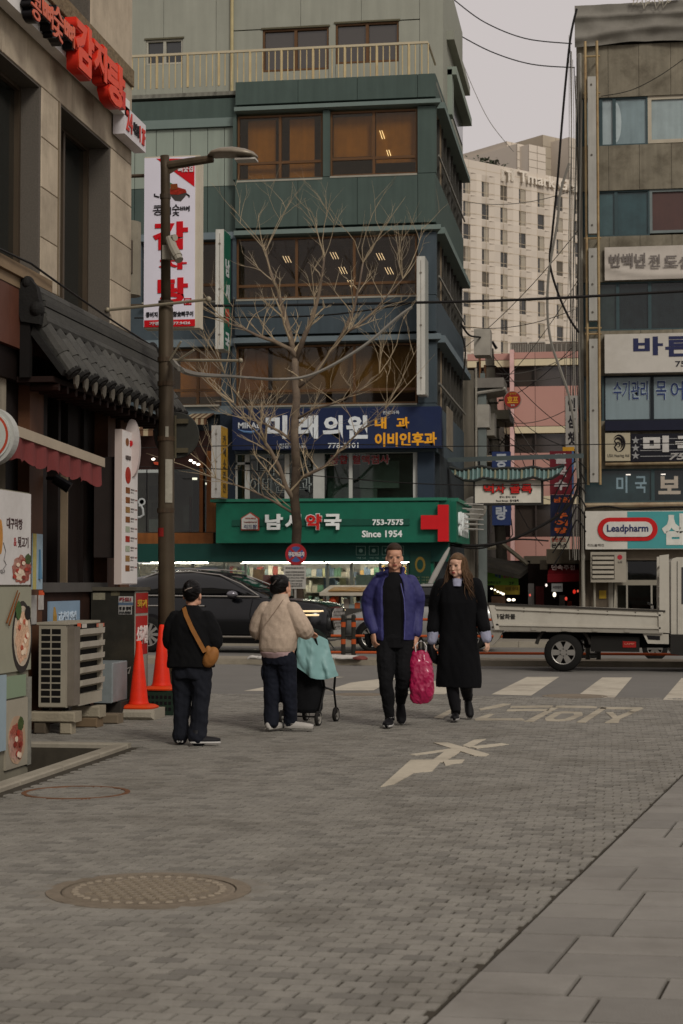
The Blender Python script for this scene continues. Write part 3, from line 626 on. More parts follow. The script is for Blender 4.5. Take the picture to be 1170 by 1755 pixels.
# ---- air conditioner outdoor unit
AC = FX(-5.15); AS = FY(16.55)
ac = thing('air_conditioner', 'dusty beige air conditioner unit with louvred air deflector on concrete blocks', 'air conditioner', (-5.3, 17, .24))
CRM = M('#9a9383', .6, var=.1, scale=4, dirt='#6e6757', damt=.4)
bx('casing', AC, (16.57, 17.56, .25, 1.05), -.29, -.02, CRM, ac)
bx('top_cover', AC, (16.54, 17.60, 1.051, 1.075), -.31, .0, CRM, ac)
bx('side_panel', AS, (-5.44, -5.17, .26, 1.045), -.019, .0, M('#8f8878', .6, var=.1), ac)
m = MB()
for i in range(2):
    for j in range(11): m.box(AS, -5.415 + i * .105, -5.325 + i * .105, .30 + j * .066, .35 + j * .066, .0005, .003)
obj('grille_opening', m, M('#12100e', .9, var=0), ac)
bx('front_panel', AC, (16.6, 16.78, .27, 1.03), -.019, .05, M('#6f675c', .6, var=.12, dirt='#4d463c'), ac)
bx('front_frame', AC, (16.79, 17.58, .25, .36), -.019, .03, CRM, ac); bx('front_frame', AC, (17.54, 17.6, .365, 1.04), -.018, .03, CRM, ac)
bx('fan_recess', AC, (16.79, 17.535, .365, 1.04), -.019, -.012, M('#191715', .9), ac)
for j in range(5):
    z = .42 + j * .125; m = MB(); P = AC.P
    m.hexa([P(16.79, z, .0), P(17.53, z, .0), P(17.53, z + .03, .07), P(16.79, z + .03, .07), P(16.79, z + .07, -.01), P(17.53, z + .07, -.01), P(17.53, z + .085, .075), P(16.79, z + .085, .075)]); obj('louvre', m, M('#a39c8e', .55, var=.12, dirt='#7d7566', damt=.4), ac, fix=True)
for x in (-5.4, -5.2):
    for y in (16.7, 17.4): m = MB(); m.cube(x - .03, x + .03, y - .05, y + .05, .215, .249); obj('foot', m, BLK, ac)
for k, (px, col) in enumerate((((132, 1068, 138, 1076), '#c0512e'), ((140, 1069, 148, 1076), '#b0aaa0'), ((165, 1068, 178, 1074), '#a7624f'))):
    bx('sticker', AC, AC.rect(*px), .001, .003, M(col, .6), ac)
CONC = M('#8d8471', .9, var=.15, scale=6, bump=.4, dirt='#5d5546', damt=.5)
def block(x0, x1, y0, y1, z0, z1, label, mat=CONC):
    m = MB(); m.bevbox(Plane((0, y1, 0), (1, 0, 0)), x0, x1, z0, z1, 0, y1 - y0, .012); return tag(obj('concrete_block', m, mat, None), label, 'block')
block(-5.52, -5.06, 16.5, 16.72, .115, .214, 'long concrete block under the near end of the air conditioner')
block(-5.22, -5.10, 16.52, 16.66, 0, .113, 'small concrete block below the long block under the air conditioner'); block(-5.48, -5.36, 16.52, 16.66, 0, .113, 'dark little block beside the wall below the long block', M('#4d4438', .9))
block(-5.4, -5.06, 17.3, 17.52, .1, .214, 'concrete block under the far end of the air conditioner'); block(-5.38, -5.08, 17.28, 17.5, 0, .098, 'flat brown block below the far concrete block', M('#6b5a45', .9, var=.2))
block(-5.2, -5.0, 17.75, 17.95, 0, .1, 'loose low block on the setts behind the air conditioner', M('#6b5f4e', .9, var=.2))
m = MB(); pts = [Vector((-5.38, 17.75, .35 + .05 * i)) for i in range(11)] + [Vector((-5.38 + .03 * i, 17.75 - .015 * i * i * .4, .88 + .02 * i)) for i in range(1, 5)]
m.tube(pts, [.10 + .012 * (i % 2) for i in range(len(pts))], 14); tag(obj('flexible_duct', m, M('#9a9588', .45, .5, var=.15), None), 'ribbed silver flexible duct rising behind the air conditioner', 'duct')
m = MB(); m.bevbox(FX(-5.12), 17.95, 18.5, .2, .62, -.3, 0, .01); tag(obj('tin_box', m, M('#848b8b', .5, .3, var=.15, dirt='#55584f'), None), 'grey tin box leaning between air conditioner and dark cabinet', 'box')
m = MB(); m.bevbox(FX(-5.10), 18.2, 18.6, 0, .2, -.3, 0, .01); tag(obj('dark_crate', m, M('#2c2823', .8, var=.2), None), 'dark low crate below the grey tin box', 'crate')
# ---- dark cabinet with stickers and red notice
cb = thing('metal_cabinet', 'black scuffed metal cabinet with white stickers and red fire notice', 'cabinet', (-5.4, 19.2, 0))
CBM = M('#27251f', .6, var=.3, scale=7, dirt='#4a4335', damt=.5)
m = MB(); m.cube(-5.64, -5.15, 18.85, 19.41, 0, 1.37); obj('body', m, CBM, cb)
m = MB(); m.cube(-5.645, -5.12, 18.82, 19.42, 1.371, 1.41); obj('lid', m, M('#4b463b', .6, var=.2), cb)
CF = FY(18.85); CS = FX(-5.15)
for px, c in (((159, 1016, 180, 1028), '#7d7866'), ((190, 1013, 205, 1021), '#57513f')): bx('sticker', CF, CF.rect(*px), .001, .003, M(c, .7, var=.3, scale=20), cb)
r_ = CF.rect(203, 1022, 228, 1038); bx('sticker', CF, r_, .001, .003, M('#a09c97', .6), cb); text('카드!', CF, (r_[0] + .01, r_[1] - .02, r_[2] + .045, r_[3] - .01), .0035, M('#8c2430', .5), cb); bx('sticker_strip', CF, (r_[0], r_[1], r_[2] + .005, r_[2] + .035), .0035, .005, M('#4d5d70', .6), cb)
r_ = CF.rect(203, 1038, 226, 1053); bx('sticker', CF, r_, .0012, .003, M('#98958f', .6), cb); text('현 금 결제', CF, (r_[0] + .01, r_[1] - .01, r_[2] + .05, r_[3] - .01), .0035, BK, cb); text('010-5555', CF, (r_[0] + .01, r_[1] - .01, r_[2] + .01, r_[2] + .035), .0035, BK, cb)
bx('notice_board', CS, (18.87, 19.40, .03, 1.36), .001, .008, M('#8d887c', .6, var=.1), cb)
bx('red_notice', CS, (18.89, 19.38, 1.12, 1.345), .009, .012, M('#8f1d17', .5, var=.06), cb); text('화기', CS, (18.93, 19.3, 1.18, 1.27), .0125, M('#b08a2c', .5), cb)
bx('red_notice', CS, (18.89, 19.36, .66, 1.09), .009, .012, M('#a0201c', .5, var=.06), cb); text('소화기실', CS, (18.92, 19.34, .78, .98), .0125, M('#c9bdb6', .5), cb, bold=.03)
m = MB(); m.tube([CF.P(-5.32, .55, .03), CF.P(-5.25, .5, .05), CF.P(-5.18, .53, .03), CF.P(-5.2, .46, .04)], .012, 6); obj('cord', m, M('#8a857a', .6), cb)
# ---- traffic cones, their slab and crate
def cone(c, label):
    t = thing('traffic_cone', label, 'traffic cone', c, 'orange traffic cones by the cabinet'); c = Vector(c)
    OR = M('#d62a0e', .55, var=.1, scale=6, dirt='#8d1c0e', damt=.4)
    m = MB(); m.lathe([(.125, .035), (.105, .06), (.1, .08), (.03, .70), (.022, .72), (.0, .722)], c, n=20); obj('body', m, OR, t, smooth=True)
    m = MB(); n = 20; rr = []
    for r_, h in ((.20, 0), (.205, .015), (.17, .035), (.1, .045)):
        rr.append([c + Vector((r_ * math.copysign(abs(math.cos(q)) ** .6, math.cos(q)), r_ * math.copysign(abs(math.sin(q)) ** .6, math.sin(q)), h)) for q in [2 * math.pi * k / n for k in range(n)]])
    m.rings(rr); obj('base', m, M('#c43c12', .55, var=.1, scale=6), t)
m = MB(); m.bevbox(Plane((0, 18.72, 0), (1, 0, 0)), -5.22, -4.76, .0, .11, 0, .46, .03); tag(obj('concrete_slab', m, M('#8f8879', .9, var=.12, bump=.3, dirt='#696253'), None), 'low pale concrete slab carrying the nearer orange cone', 'slab')
cone((-4.99, 18.49, .112), 'orange traffic cone standing on the pale concrete slab')
cr = thing('green_crate', 'dark green plastic crate carrying an orange cone beside the lamp post', 'crate', (-4.92, 19.13, 0))
CG = M('#1c2b20', .6, var=.15)
for x0, x1, y0, y1, z0, z1 in ((-5.09, -4.73, 18.95, 18.965, 0, .27), (-5.09, -4.73, 19.29, 19.305, 0, .27), (-5.09, -5.075, 18.967, 19.288, 0, .27), (-4.745, -4.73, 18.967, 19.288, 0, .27), (-5.074, -4.746, 18.967, 19.288, .252, .269)):
    m = MB(); m.cube(x0, x1, y0, y1, z0, z1); obj('side', m, CG, cr)
m = MB()
for i in range(7):
    for j in range(3): m.cube(-5.07 + i * .048, -5.04 + i * .048, 18.947, 18.9495, .05 + j * .065, .085 + j * .065)
obj('slot', m, BLK, cr)
cone((-4.91, 19.13, .272), 'orange traffic cone standing on the dark green crate')
HAND = False
# ================================================================== green clinic and pharmacy building across the road
GY = 43.0; G = FY(GY)
def gz(y, x=560): return G.uv(x, y)[1]
def gu(x, y=500): return G.uv(x, y)[0]
UL, UM, UR = gu(150), gu(402), gu(747)
SAGE = M('#8e8f82', .8, var=.06, scale=1.5, streak=.12); SAGE2 = M('#868f83', .8, var=.06, scale=1.5, streak=.12)
DGRN = M('#46534d', .75, var=.10, scale=1.2, streak=.18, dirt='#3b4742', damt=.35); LGRN = M('#68756f', .7, var=.06); SLATE = M('#414b50', .75, var=.10, scale=1.2, streak=.2, dirt='#363e42', damt=.35); LSLATE = M('#646f73', .7, var=.08)
WOODF = M('#5a4028', .55, var=.15); SEAL = M('#8d8a7d', .6)
gb = thing('clinic_building', 'five storey green and slate building with pharmacy below across the road', 'building', (UR, GY, 0))
D_, SY = 8.5, GY + 8.5
def gwall(nm, x0, x1, y0, y1, mat, w0=-.3, w1=0., lab=None):
    return bx(nm, G, (gu(x0), gu(x1), gz(y1), gz(y0)), w0, w1, mat, gb)
# dark rooms behind the glass
for y0, y1 in ((190, 306), (398, 510), (586, 700)):
    m = MB(); zz0, zz1 = gz(y1), gz(y0)
    m.box(G, UL, UR - .05, zz0 + .0, zz1, -2.02, -2.0); m.box(G, UL, UR - .05, zz0 - .02, zz0, -2, -.31); m.box(G, UL, UR - .05, zz1, zz1 + .02, -2, -.31); obj('room', m, M('#80725f', .9, var=.2), gb)
TUBE = M('#fff4e4', .5, var=0, emit=2.5)
# --- spandrels of the main bay, panel by panel
def panels(x0, x1, y0, y1, mat, cuts, nm='wall_panel', w1=0.):
    xs = [x0] + [c for c in cuts if x0 < c < x1] + [x1]
    for a, b in zip(xs, xs[1:]): bx(nm, G, (gu(a) + .006, gu(b) - .006, gz(y1), gz(y0)), -.3, w1, mat, gb)
CUT = (510, 612, 716)
panels(402, 747, 134, 173, DGRN, CUT); panels(402, 747, 303, 386, DGRN, CUT); panels(402, 747, 510, 571, SLATE, CUT); panels(402, 747, 694, 776, SLATE, ())
def ledge(x0, x1, y0, y1, mat, w=.14):
    m = MB(); a, b, c_, d = gu(x0), gu(x1), gz(y1), gz(y0); P = G.P
    m.hexa([P(a, c_, -.29), P(b, c_, -.29), P(b, d, -.29), P(a, d, -.29), P(a, c_ + .03, w), P(b + w, c_ + .03, w), P(b + w, d - .08, w), P(a, d - .08, w)]); return obj('ledge', m, mat, gb)
for y0, y1, mt in ((174, 188, LGRN), (387, 402, LGRN), (572, 588, LSLATE)): ledge(402, 747, y0, y1, mt)
for y0, y1, mt in ((189, 302, DGRN), (403, 509, SLATE), (589, 693, SLATE)):
    gwall('pier', 716, 747, y0, y1, mt); gwall('pier', 398, 404, y0, y1, mt)
gwall('pier', 553, 565, 189, 302, DGRN)
# --- left wing, 0.25 m set back
L_ = dict(w0=-.5, w1=-.25)
gwall('wing_wall', 150, 401, 156, 190, DGRN, **L_); gwall('wing_band', 150, 401, 191, 206, LGRN, -.5, -.16)
for a, b in ((150, 190), (190, 225), (225, 262), (262, 292), (292, 321), (321, 351), (351, 380), (380, 401)):
    bx('wing_panel', G, (gu(a) + .008, gu(b) - .008, gz(308), gz(207)), -.5, -.25, SAGE2, gb); bx('wing_panel', G, (gu(a) + .008, gu(b) - .008, gz(389), gz(309)), -.5, -.25, DGRN, gb)
gwall('wing_band', 150, 401, 390, 402, LSLATE, -.5, -.14)
gwall('wing_wall', 150, 401, 512, 574, SLATE, **L_); gwall('wing_band', 150, 401, 575, 588, LSLATE, -.5, -.14); gwall('wing_band', 150, 401, 692, 706, LSLATE, -.5, -.12)
for y0, y1 in ((403, 511), (589, 691)): gwall('wing_pier', 376, 398, y0, y1, SLATE, **L_); gwall('wing_pier', 150, 238, y0, y1, SLATE, **L_)
gwall('wing_wall', 150, 401, 707, 733, M('#232a2e', .8), **L_)
# --- windows
def window(x0, y0, x1, y1, cols, low, tint, inner=None, w=-.12, seal=True, par=None, fm=WOODF, r=None):
    par = par or gb; u0, u1, v0, v1 = r or (gu(x0), gu(x1), gz(y1), gz(y0)); fw = .05
    o = bx('window', G, (u0 + fw, u1 - fw, v0 + fw, v1 - fw), w - .02, w - .01, GLASS(tint), par)
    for a in ((u0, u0 + fw, v0, v1), (u1 - fw, u1, v0, v1), (u0 + fw, u1 - fw, v0, v0 + fw), (u0 + fw, u1 - fw, v1 - fw, v1)): bx('frame', G, a, w - .05, w + .03, fm, o)
    for c_ in cols:
        u = u0 + (u1 - u0) * c_; bx('mullion', G, (u - .035, u + .035, v0 + fw, v1 - fw), w - .04, w + .025, fm, o)
    if low:
        v = v0 + (v1 - v0) * low; bx('transom', G, (u0 + fw, u1 - fw, v - .035, v + .035), w - .042, w + .022, fm, o)
    if seal:
        bx('trim', G, (u0, u1, v0 - .05, v0 - .005), -.1, .012, SEAL, o)
    return o
BLIND = M('#b58a45', .85, var=.18, scale=4, streak=.25)
BLIND2 = M('#b58d5c', .9, var=.2, scale=3)
window(405, 192, 552, 304, (.5,), .27, '#e3d9bd'); window(565, 191, 715, 302, (.5,), .27, '#e3d9bd')
for a, b, y0, y1 in ((420, 468, 196, 300), (492, 535, 196, 300), (568, 640, 196, 265), (642, 712, 192, 278)): bx('blind', G, (gu(a), gu(b), gz(y1), gz(y0)), -.34, -.32, BLIND, gb)
window(404, 404, 714, 509, (.335, .655), .22, '#d3c8b3'); window(404, 590, 714, 693, (.33, .655), .24, '#d5cbb8')
for a, b in ((462, 600), (604, 712)): bx('blind', G, (gu(a), gu(b), gz(672), gz(592)), -.40, -.38, M('#b3a384', .9, var=.2, scale=2, streak=.3), gb)
bx('blind', G, (gu(406), gu(455), gz(680), gz(592)), -.36, -.34, BLIND2, gb)
for x, y in ((478, 430), (560, 426), (640, 430), (655, 455), (575, 452), (590, 475)):
    m = MB()
    for k in range(3):
        p = G.P(gu(x + k * 4.5), gz(y), -.5); m.tube([p, p + Vector((.09, 0, -.18))], .006, 4)
    obj('ceiling_light', m, TUBE, gb)
for x, y in ((648, 228), (660, 262)):
    m = MB()
    for k in range(2):
        p = G.P(gu(x + k * 4), gz(y - 6), -.30); m.tube([p, p + Vector((.07, 0, -.22))], .006, 4)
    obj('ceiling_light', m, TUBE, gb)
m = MB()
for k in range(26):
    x = 410 + k * 11.5; hh = random.uniform(.1, .4); u = gu(x); m.box(G, u, u + random.uniform(.08, .16), gz(505), gz(505) + hh, -.8, -.5)
obj('clutter_on_sill', m, M('#6d675c', .8, var=.6, scale=2), gb, kind='stuff')
window(243, 404, 376, 510, (.72,), .3, '#d3c8b3', w=-.4); window(243, 590, 376, 690, (.3, .68), .28, '#e3d9bd', w=-.4)
bx('blind', G, (gu(300), gu(374), gz(672), gz(592)), -.62, -.6, M('#c08f4e', .9, var=.2, scale=2), gb)
for x, h, c_ in ((355, 10, '#a39278'), (366, 9, '#8f4a3c')): bx('sill_object', G, (gu(x - 3), gu(x + 3), gz(478), gz(478 - h)), -.8, -.6, M(c_, .8), gb)
# --- top storey behind the railing
T = 2.2
G2 = FY(GY + T)
def gz2(y, x=560): return G2.uv(x, y)[1]
def gu2(x, y=80): return G2.uv(x, y)[0]
zb, zt = gz(136) - .1, gz2(-60)
def wallx(x0, x1, y0, y1, mat=SAGE): return bx('top_wall_panel', G2, (gu2(x0) + .005, gu2(x1) - .005, max(gz2(y1), zb), gz2(y0)), -.25, 0, mat, gb)
RU = G2.uv(741, 60)[0]
for x0, x1, y0, y1 in ((150, 250, 53, 190), (250, 313, 98, 190), (313, 370, 53, 190), (150, 280, -60, 53), (280, 370, -60, 53), (370, 398, -60, 190), (398, 450, 46, 190), (450, 563, 119, 190), (563, 575, 42, 190), (575, 683, 111, 190), (683, 719, 42, 190), (719, 741, -60, 190), (398, 515, -60, 44), (515, 619, -60, 42), (619, 719, -60, 40)): wallx(x0, x1, y0, y1)
m = MB(); m.box(G2, gu2(150), RU - .02, zb, zt, -.6, -.26); obj('core_wall', m, M('#2a2723', .9), gb)
def win2(x0, y0, x1, y1, fm, tint='#1b1917'):
    r = (gu2(x0), gu2(x1), gz2(y1), gz2(y0)); o = bx('window', G2, r, -.2, -.1, M(tint, .05, var=0, spec=.9), gb)
    um = (r[0] + r[1]) / 2
    for a in ((r[0], r[0] + .05, r[2], r[3]), (r[1] - .05, r[1], r[2], r[3]), (um - .04, um + .04, r[2], r[3])): bx('frame', G2, a, -.1, -.03, fm, o)
    for v in ((r[3] - .05, r[3]), (r[2], r[2] + .05)): bx('frame', G2, (r[0] + .05, r[1] - .05, *v), -.1, -.031, fm, o)
    bx('lintel', G2, (r[0] - .04, r[1] + .04, r[3] + .004, r[3] + .05), -.1, .03, M('#55513f', .7), o)
win2(450, 46, 563, 118, WOODF, '#3a352f'); win2(575, 42, 683, 110, WOODF, '#3a352f'); win2(250, 54, 313, 97, M('#9d9a8c', .6), '#232523')
m = MB(); m.tube([G2.P(gu2(398), zb, .06), G2.P(gu2(398), zt, .06)], .045, 8); obj('downpipe', m, M('#a89b73', .6, var=.15), gb)
m = MB(); m.box(G, UL, UR, zb - .1, zb, -T, -.3); obj('terrace_floor', m, M('#77766c', .9), gb)
# railing
rl = bx('railing', G, (gu(160, 100), gu(733, 80), gz(79) - .03, gz(79) + .03), -.12, -.06, M('#b0a58a', .45, .3, var=.1), gb)
n = 53; a, b = gu(162, 100), gu(733, 80)
for k in range(n + 1):
    u = a + (b - a) * k / n; r_ = .035 if k % 5 == 0 else .016
    m = MB(); m.tube([G.P(u, gz(137), -.09), G.P(u, gz(79) - (.0 if r_ > .02 else .02), -.09)], r_, 6); obj('baluster' if r_ < .02 else 'post', m, M('#b8a67d', .5, .2, var=.15, dirt='#8f6f45', damt=.4), rl)
m = MB(); m.tube([G.P(gu(733, 80), gz(81), -.09), G.P(gu(733, 80), gz(81), -T + .3)], .03, 6); obj('rail_return', m, M('#b0a58a', .45, .3, var=.1), rl)
# --- right-hand side wall along the alley
S_ = FX(UR)
def sd_(nm, v0, v1, w0, w1, mat, y0=GY, y1=SY): return bx(nm, S_, (y0, y1, v0, v1), w0, w1, mat, gb)
for y0, y1, mt in ((134, 173, DGRN), (303, 386, DGRN), (510, 571, SLATE), (694, 776, SLATE)): sd_('side_wall', gz(y1), gz(y0), -.3, -.002, mt, GY + .302)
for y0, y1, mt in ((174, 188, LGRN), (387, 402, LGRN), (572, 588, LSLATE)): sd_('side_ledge', gz(y1), gz(y0) - .06, -.29, .20, mt, GY + .303, SY + .1)
for y0, y1, mt in ((189, 302, DGRN), (403, 509, SLATE), (589, 693, SLATE)):
    sd_('side_window', gz(y1), gz(y0), -.2, -.15, M('#10100f', .05, var=0, spec=.7), GY + .31)
    for k in range(9):
        yy = GY + .31 + k * (SY - GY - .6) / 8; sd_('side_mullion', gz(y1), gz(y0), -.15, -.03, M('#3a3832', .5), yy, yy + (.28 if k % 4 == 0 else .07))
    sd_('side_rail', gz(y1) + .5, gz(y1) + .55, .02, .06, M('#77746a', .5), GY + .4, SY)
sd_('side_wall', 0, gz(776), -.3, -.003, M('#2e3335', .8, var=.3), GY + .9)
m = MB(); m.box(S_, GY + T, SY, zb, zt, -.3, -.01); obj('top_side_wall', m, SAGE, gb)
sd_('top_cornice', gz(10), gz(10) + .25, -.05, .2, SAGE, GY + 3.2, SY + .2); sd_('top_cornice', gz(70), gz(70) + .22, -.05, .24, SAGE2, GY + 3.4, SY + .3)
sd_('top_pier', zb, gz(60), -.05, .12, SAGE2, GY + 3.4, GY + 3.9); sd_('top_window', gz(120), gz(75), -.02, .02, M('#1a1a18', .1), GY + 4, SY - .4)
m = MB(); m.cube(UL - .1, UR - .32, SY - .3, SY, 0, zt); obj('rear_wall', m, DGRN, gb)
m = MB(); m.cube(UL - .1, RU, GY + T - .1, SY, zt, zt + .3); obj('roof', m, SAGE, gb)
m = MB(); m.cube(UL - .1, UR - .31, GY + .32, SY - .31, gz(171), gz(171) + .02); obj('roof', m, SAGE, gb)
# --- clinic floor with white frames behind the blue sign
WF = M('#b0b0a9', .5, var=.08, dirt='#77756c', damt=.3)
bx('clinic_pier', G, (gu(376), gu(402), gz(860), gz(707)), -.5, -.1, M('#1f2730', .75, var=.1), gb); bx('clinic_pier', G, (gu(714), gu(742), gz(860), gz(776)), -.4, -.05, M('#2b3540', .75, var=.1), gb)
bx('clinic_room', G, (gu(402), gu(714), gz(860), gz(776)), -1.0, -.98, M('#7b857f', .9, var=.2), gb)
o = bx('clinic_window', G, (gu(402), gu(714), gz(858), gz(777)), -.21, -.2, GLASS('#c9d2cc'), gb)
for x0, x1, y0, y1 in ((398, 405, 776, 858), (418, 426, 776, 858), (486, 494, 776, 858), (535, 554, 776, 858), (596, 602, 776, 858), (706, 714, 776, 858), (405, 706, 771, 777), (405, 706, 855, 860), (398, 426, 790, 794)):
    bx('frame', G, (gu(x0), gu(x1), gz(y1), gz(y0)), -.24, -.15 + .001 * (x1 - x0 > 100), WF, o)
for x0, x1, y0, y1, c_ in ((610, 678, 788, 835, '#98a39e'), (612, 640, 836, 856, '#7d8781'), (430, 484, 800, 856, '#5d6666'), (555, 594, 790, 856, '#77817d')): bx('clinic_fitting', G, (gu(x0), gu(x1), gz(y1), gz(y0)), -.7, -.6, M(c_, .8, var=.2), gb)
TXO = M('#8d948f', .5)
for s, px in (('내', (440, 783, 470, 815)), ('과', (500, 783, 532, 815)), ('이비인후과', (428, 818, 534, 845))):
    ptext(s, G, px, -.199, TXO, o, bold=.03); ptext(s, G, (px[0] + 2, px[1] + 1, px[2] - 2, px[3] - 1), -.188, M('#20262a', .5), o, bold=.0)
for s, px in (('종합', (565, 779, 597, 796)), ('혈액검사', (602, 779, 668, 796))):
    ptext(s, G, px, -.199, M('#a39a96', .5), o, bold=.05); ptext(s, G, (px[0] + 1, px[1] + 1, px[2] - 1, px[3] - 1), -.188, M('#8c1f22', .5), o, bold=.015)
# --- ground floor shop
DKG = M('#123a33', .6, var=.1, scale=2); GRN = M('#17604a', .55, var=.08, scale=2, dirt='#17463a', damt=.4)
gz0 = .12
bx('shop_fascia', G, (UL, gu(768), gz(963), gz(931)), -.3, .12, DKG, gb)
bx('shop_pier', G, (gu(700), gu(742), gz0, gz(964)), -.3, .05, GRN, gb)
bx('shop_notice', G, (gu(703), gu(738), gz(1010), gz(945)), .13, .15, M('#14352b', .5, var=.1), gb)
m = MB(); m.prism(G, [(gu(720) + .13 * math.cos(k * math.pi / 8), gz(968) + .2 * math.sin(k * math.pi / 8)) for k in range(16)], .151, .155); obj('notice_emblem', m, M('#6e5a24', .5), gb)
m = MB(); m.prism(G, [(gu(720) + .08 * math.cos(k * math.pi / 8), gz(968) + .13 * math.sin(k * math.pi / 8)) for k in range(16)], .156, .159); obj('notice_emblem', m, M('#14352b', .5), gb)
for k in range(4): ptext('약국 의원', G, (706, 988 + k * 5, 735, 991 + k * 5), .151, M('#6b7252', .5), gb, bold=0)
for k, x in enumerate((611, 633, 655, 676)):
    m = MB(); u, v = gu(x + 8), gz(944)
    for a in ((-.12, .12, .105, .115), (-.12, .12, -.115, -.105), (-.12, -.11, -.104, .104), (.11, .12, -.104, .104)): m.box(G, u + a[0], u + a[1], v + a[2], v + a[3], .121, .125)
    m.ell(G.P(u, v, .122), (.05, .004, .05)); obj('service_icon', m, M('#6d8a80', .5), gb); ptext('약국', G, (x, 955, x + 16, 958), .121, M('#6d8a80', .5), gb, bold=0)
m = MB(); m.box(G, UL, gu(700), gz0, gz(964), -2.7, -2.65); m.box(G, UL, gu(742), .121, .13, -2.64, -.3); m.box(G, UL, gu(742), gz(960), gz(958), -2.64, -.31); obj('shop_room', m, M('#a39c8e', .9, var=.2), gb)
o = bx('shop_window', G, (UL, gu(700), gz0 + .3, gz(964)), -.14, -.13, GLASS('#eef2ee'), gb)
for x in (236, 298, 330, 384, 420, 500, 560, 601, 650, 698): bx('mullion', G, (gu(x) - .035, gu(x) + .035, gz0, gz(964)), -.17, -.1, M('#6d7269', .4, .5, var=.1), o)
bx('plinth', G, (UL, gu(700), gz0, gz0 + .299), -.2, -.08, M('#3d4340', .7), gb)
for x0, x1 in ((236, 292), (300, 342), (405, 470), (474, 541), (545, 612), (616, 680), (684, 698)):
    m = MB(); m.tube([G.P(gu(x0), gz(965), -.6), G.P(gu(x1), gz(965), -.6)], .010, 6); obj('shop_lamp_or_fill', m, M('#fff6e6', .5, var=0, emit=4), gb)
for x0, x1 in ((240, 340), (400, 540), (545, 690)):
    m = MB(); m.tube([G.P(gu(x0), gz(962), -1.2), G.P(gu(x1), gz(962), -1.2)], .03, 6); obj('shop_lamp_or_fill', m, M('#fff6e6', .5, var=0, emit=28), gb)  # deeper row of glowing tubes, added to brighten the shop interior
rr = random.Random(11)
cols = ['#b3aa9c', '#7d8a8a', '#a8854e', '#8a3f34', '#5a7a66', '#c9c2b4', '#5f6d7d', '#a09d7a']
for k, (x0, x1, y0, y1) in enumerate(((240, 300, 968, 988), (330, 380, 968, 1000), (420, 440, 975, 998), (440, 470, 985, 1010), (600, 640, 985, 1005), (640, 690, 985, 1020), (545, 565, 990, 1012), (571, 583, 990, 1003), (585, 597, 990, 1004), (620, 640, 1015, 1040), (300, 330, 975, 990))):
    bx('poster', G, (gu(x0), gu(x1), gz(y1), gz(y0)), -.9 - .1 * (k % 3), -.88 - .1 * (k % 3), M(cols[k % 8], .7, var=.4, scale=5), gb)
for s_, (x0, x1, w) in enumerate(((300, 480, -1.7), (500, 600, -1.9), (600, 700, -1.5))):
    sh = bx('shelf_unit', G, (gu(x0), gu(x1), gz0, 2.6), w - .35, w - .3, M('#8a867c', .7), gb)
    for z in (.4, .8, 1.2, 1.6, 2.0, 2.4):
        bx('shelf', G, (gu(x0), gu(x1), z, z + .03), w - .3, w, M('#8a867c', .7), sh)
        m = {c_: MB() for c_ in cols}; u = gu(x0) + .03
        while u < gu(x1) - .12:
            d = rr.uniform(.05, .16); m[rr.choice(cols)].box(G, u, u + d, z + .031, z + .031 + rr.uniform(.12, .3), w - .25, w - .03); u += d + .01
        for c_, mm in m.items():
            if mm.v: obj('goods', mm, M(c_, .7, var=.3, scale=4), sh, kind='stuff')
ptext('궁원', G, (258, 978, 280, 992), -.129, M('#a8aaa6', .5), o, bold=.02); bx('shop_banner', G, (gu(298), gu(372), gz(992), gz(972)), -.128, -.125, M('#7d8794', .6, var=.15), o); ptext('요거트 젤라또', G, (330, 977, 366, 986), -.124, M('#9a8a45', .5), o)
# --- wooden cafe floor on the left
WD = M('#7a4a22', .6, var=.25, scale=3, streak=.4)
bx('cafe_beam', G, (UL, gu(366), gz(934), gz(912)), -.3, -.02, WD, gb); bx('cafe_post', G, (gu(354), gu(370), gz(911), gz(770)), -.25, -.05, WD, gb); bx('cafe_post', G, (gu(341), gu(347), gz(911), gz(790)), -.2, -.1, WD, gb)
bx('cafe_header', G, (UL, gu(368), gz(800), gz(734)), -.4, -.2, M('#2a1711', .7, var=.3), gb)
bx('cafe_room', G, (UL, gu(368), gz(911), gz(800)), -1.7, -1.6, M('#77726a', .9, var=.3, scale=1.5), gb)
o = bx('cafe_window', G, (UL, gu(354), gz(910), gz(801)), -.23, -.22, GLASS('#d0d4cf'), gb)
bx('mullion', G, (gu(249) - .01, gu(249) + .01, gz(910), gz(801)), -.24, -.2, BLK, o)
for x0, x1, y0, y1, c_ in ((236, 270, 885, 908, '#8f9190'), (236, 282, 825, 850, '#5d5b57'), (296, 308, 860, 905, '#7d7c78'), (313, 330, 818, 905, '#211d1b'), (240, 270, 855, 880, '#47453f'), (306, 310, 845, 908, '#5a2a1c'), (320, 345, 868, 900, '#5b5148')): bx('cafe_fitting', G, (gu(x0), gu(x1), gz(y1), gz(y0)), -1.3, -1.2, M(c_, .8, var=.25, scale=3), gb)
m = MB(); pts = [(236, 864), (240, 864), (243, 870), (244, 880), (238, 884), (234, 884)]; m.tube([G.P(gu(x), gz(y), -.2) for x, y in pts], .03, 6); m.lathe([(.06, -.01), (.06, .01), (.1, .01), (.1, -.01)], G.P(gu(241), gz(857), -.2), 'y', 14); obj('window_letter', m, M('#a5a8a6', .5), o)
for x, y in ((318, 815), (341, 824)): m = MB(); m.tube([G.P(gu(x), gz(y), -.8), G.P(gu(x + 8), gz(y), -.8)], .03, 5); obj('cafe_lamp', m, TUBE, gb)
